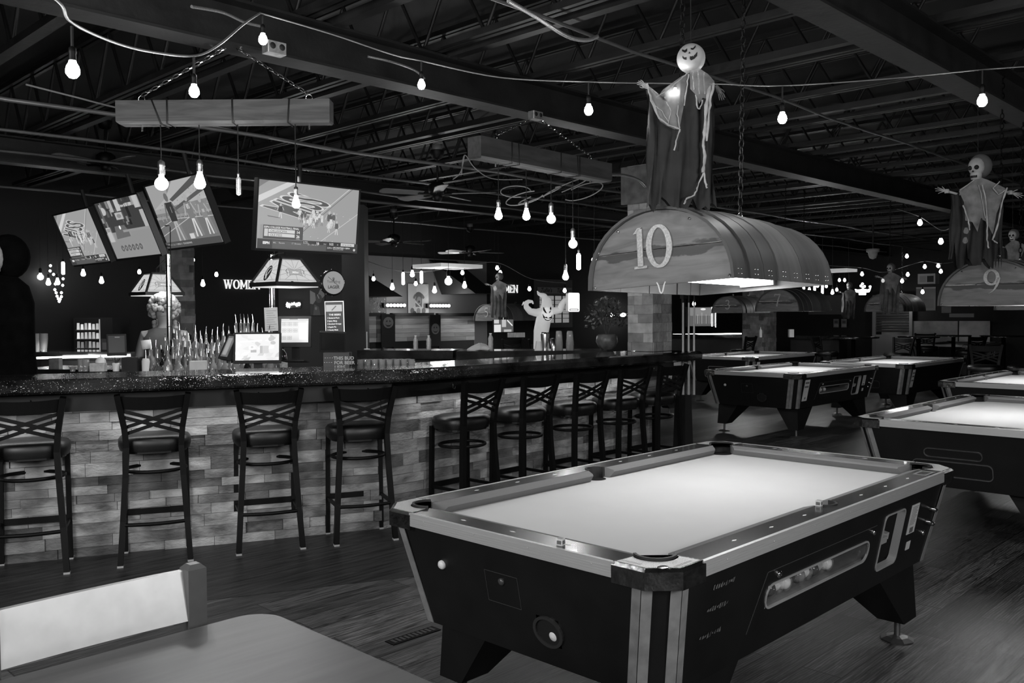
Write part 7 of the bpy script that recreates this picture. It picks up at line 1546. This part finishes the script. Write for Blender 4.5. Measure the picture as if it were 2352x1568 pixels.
t = thing('neon_emblem', 'bright neon emblem glowing beside the lamp numbered 2', 'neon sign', face(at(1982, 667, 17.5), Vector((1, 0, 0)))); mb = MB(); mb.prism([(-.15, .03), (-.10, .015), (0, .03), (.10, .02), (.16, .05), (.13, -.03), (.06, -.04), (.06, -.085), (-.07, -.085), (-.08, -.04), (-.13, -.035)], -.02, 0)
for x, y in ((-.01, .13), (-.04, .09), (.03, .08), (.0, .06), (.14, .075)): mb.ball((x, y, 0), .025, 8)
mb.build('neon_tube', E('neon', 12, True), t)
p = at(1612, 727, 21); t = thing('backlit_shelf_case', 'backlit bottle case edged with bead lights beyond the cue stand', 'display case', face(p, Vector((1, 0, 0)))); MB().box(-.40, .30, -.23, .23, -.1, 0).build('case', dark, t); sc = Scr(.62, .44); sc.z = .001; sc.rect(0, 1, 0, 1, .10); sc.rect(.05, .9, .55, .97, .2); sc.ell(.55, .9, .1, .06, .8)
for i in range(8): sc.rect(.25 + i * .08, .275 + i * .08, .12, .62 + .1 * (i % 3 == 0), .35 if i % 2 else .2)
sc.build('backlight', t); mb = MB()
for i in range(15): mb.ball((.235, -.22 + i * .031, .02), .012, 5); mb.ball((.32, -.24 + i * .032, .02), .012, 5)
mb.build('bead_lights', E('led_bead', 12, True), t)
t = thing('smoke_detector', 'white dome detector hanging under the ceiling left of the hanging skeleton', 'detector', loc(at(2005, 580, 12))); MB().lathe([(0, -.09), (.04, -.075), (.06, -.03), (.06, 0), (.085, .01), (.085, .05), (0, .05)], n=18).build('dome', M('dim_white_plastic', .25, .4), t); MB().tube([(0, 0, .05), (0, 0, .45)], .01, 6).build('stem', dark, t)
# far counter beyond the cue stand and round tables
mb = MB().box(18.0, 18.6, 10.0, 12.6, .98, 1.05, 0).box(18.1, 18.5, 10.0, 12.6, 0, .98, 1); tag(mb.build('far_counter', [slabm, panelm], None, RM), 'far counter under the bead rope light right of the stone column', 'counter')
mb = MB().box(18.2, 18.8, 8.2, 9.3, .98, 1.05, 0).box(18.3, 18.7, 8.2, 9.3, 0, .98, 1); tag(mb.build('far_counter', [slabm, panelm], None, RM), 'far counter with scattered ketchup and food right of the dim stone column', 'counter')
for px, lab in ((1747, 'white squeeze bottle on the far counter'), (1817, 'white napkin dispenser on the far counter')):
    p = at(px, 760, 18.2); p.z = 1.05; t = thing('squeeze_bottle' if px < 1800 else 'napkin_dispenser', lab, 'bottle' if px < 1800 else 'dispenser', loc(p)); (MB().lathe([(.03, 0), (.03, .14), (.01, .17), (.006, .21)], n=12) if px < 1800 else MB().box(-.05, .05, -.05, .05, 0, .16, bev=.01)).build('body', white, t)
def pub_table(p, r, label, h=1.05):
    t = thing('pub_table', label, 'table', loc(Vector((p.x, p.y, 0)))); MB().lathe([(r, h - .03), (r, h), (0, h)], n=28).build('tabletop', slabm, t); MB().lathe([(.04, .02), (.04, h - .05), (.12, h - .03)], n=14).build('pedestal', blackm, t); MB().lathe([(.27, 0), (.25, .02), (.04, .04)], n=24).build('base', blackm, t)
for px, py, lab, r in ((1960, 773, 'round high table with a shining top before the louvred door', .5), (2305, 770, 'round high table at the right edge behind the pool tables', .45), (2110, 772, 'dark high table before the wide booth panel', .4), (2190, 769, 'small dark high table near the lighter booth panel', .35)):
    pub_table(on_z(px, py, 1.05), r, lab)
for i, (px, py, Y, a, lab) in enumerate(((2262, 820, 12.6, 2.6, 'low backless-looking bar stool left of the round table at the right edge'), (2352, 822, 12.4, 1.2, 'bar stool at the right edge beside the round high table'), (2225, 770, 17.5, .3, 'cross-back bar stool before the lighter booth panel'), (1702, 800, 18.3, TH, 'cross-back bar stool standing behind the far pool table numbered 3'), (2060, 790, 16.5, 2.2, 'bar stool between the round table and the wide booth panel'), (2130, 790, 19.6, 2.9, 'bar stool before the wide booth panel'), (1900, 800, 17.4, 4, 'bar stool left of the shining round table'), (1172, 790, 17.4, .2, 'left cross-back bar stool beyond the bar under the heater panel'), (1236, 790, 17.2, .1, 'right cross-back bar stool beyond the bar under the heater panel'))):
    p = at(px, py, Y); o = dup(st0); o.matrix_world = loc(Vector((p.x, p.y, 0)), a); tag(o, lab, 'bar stool', 'bar stools of the far hall')
    if o.get('kind'): pass
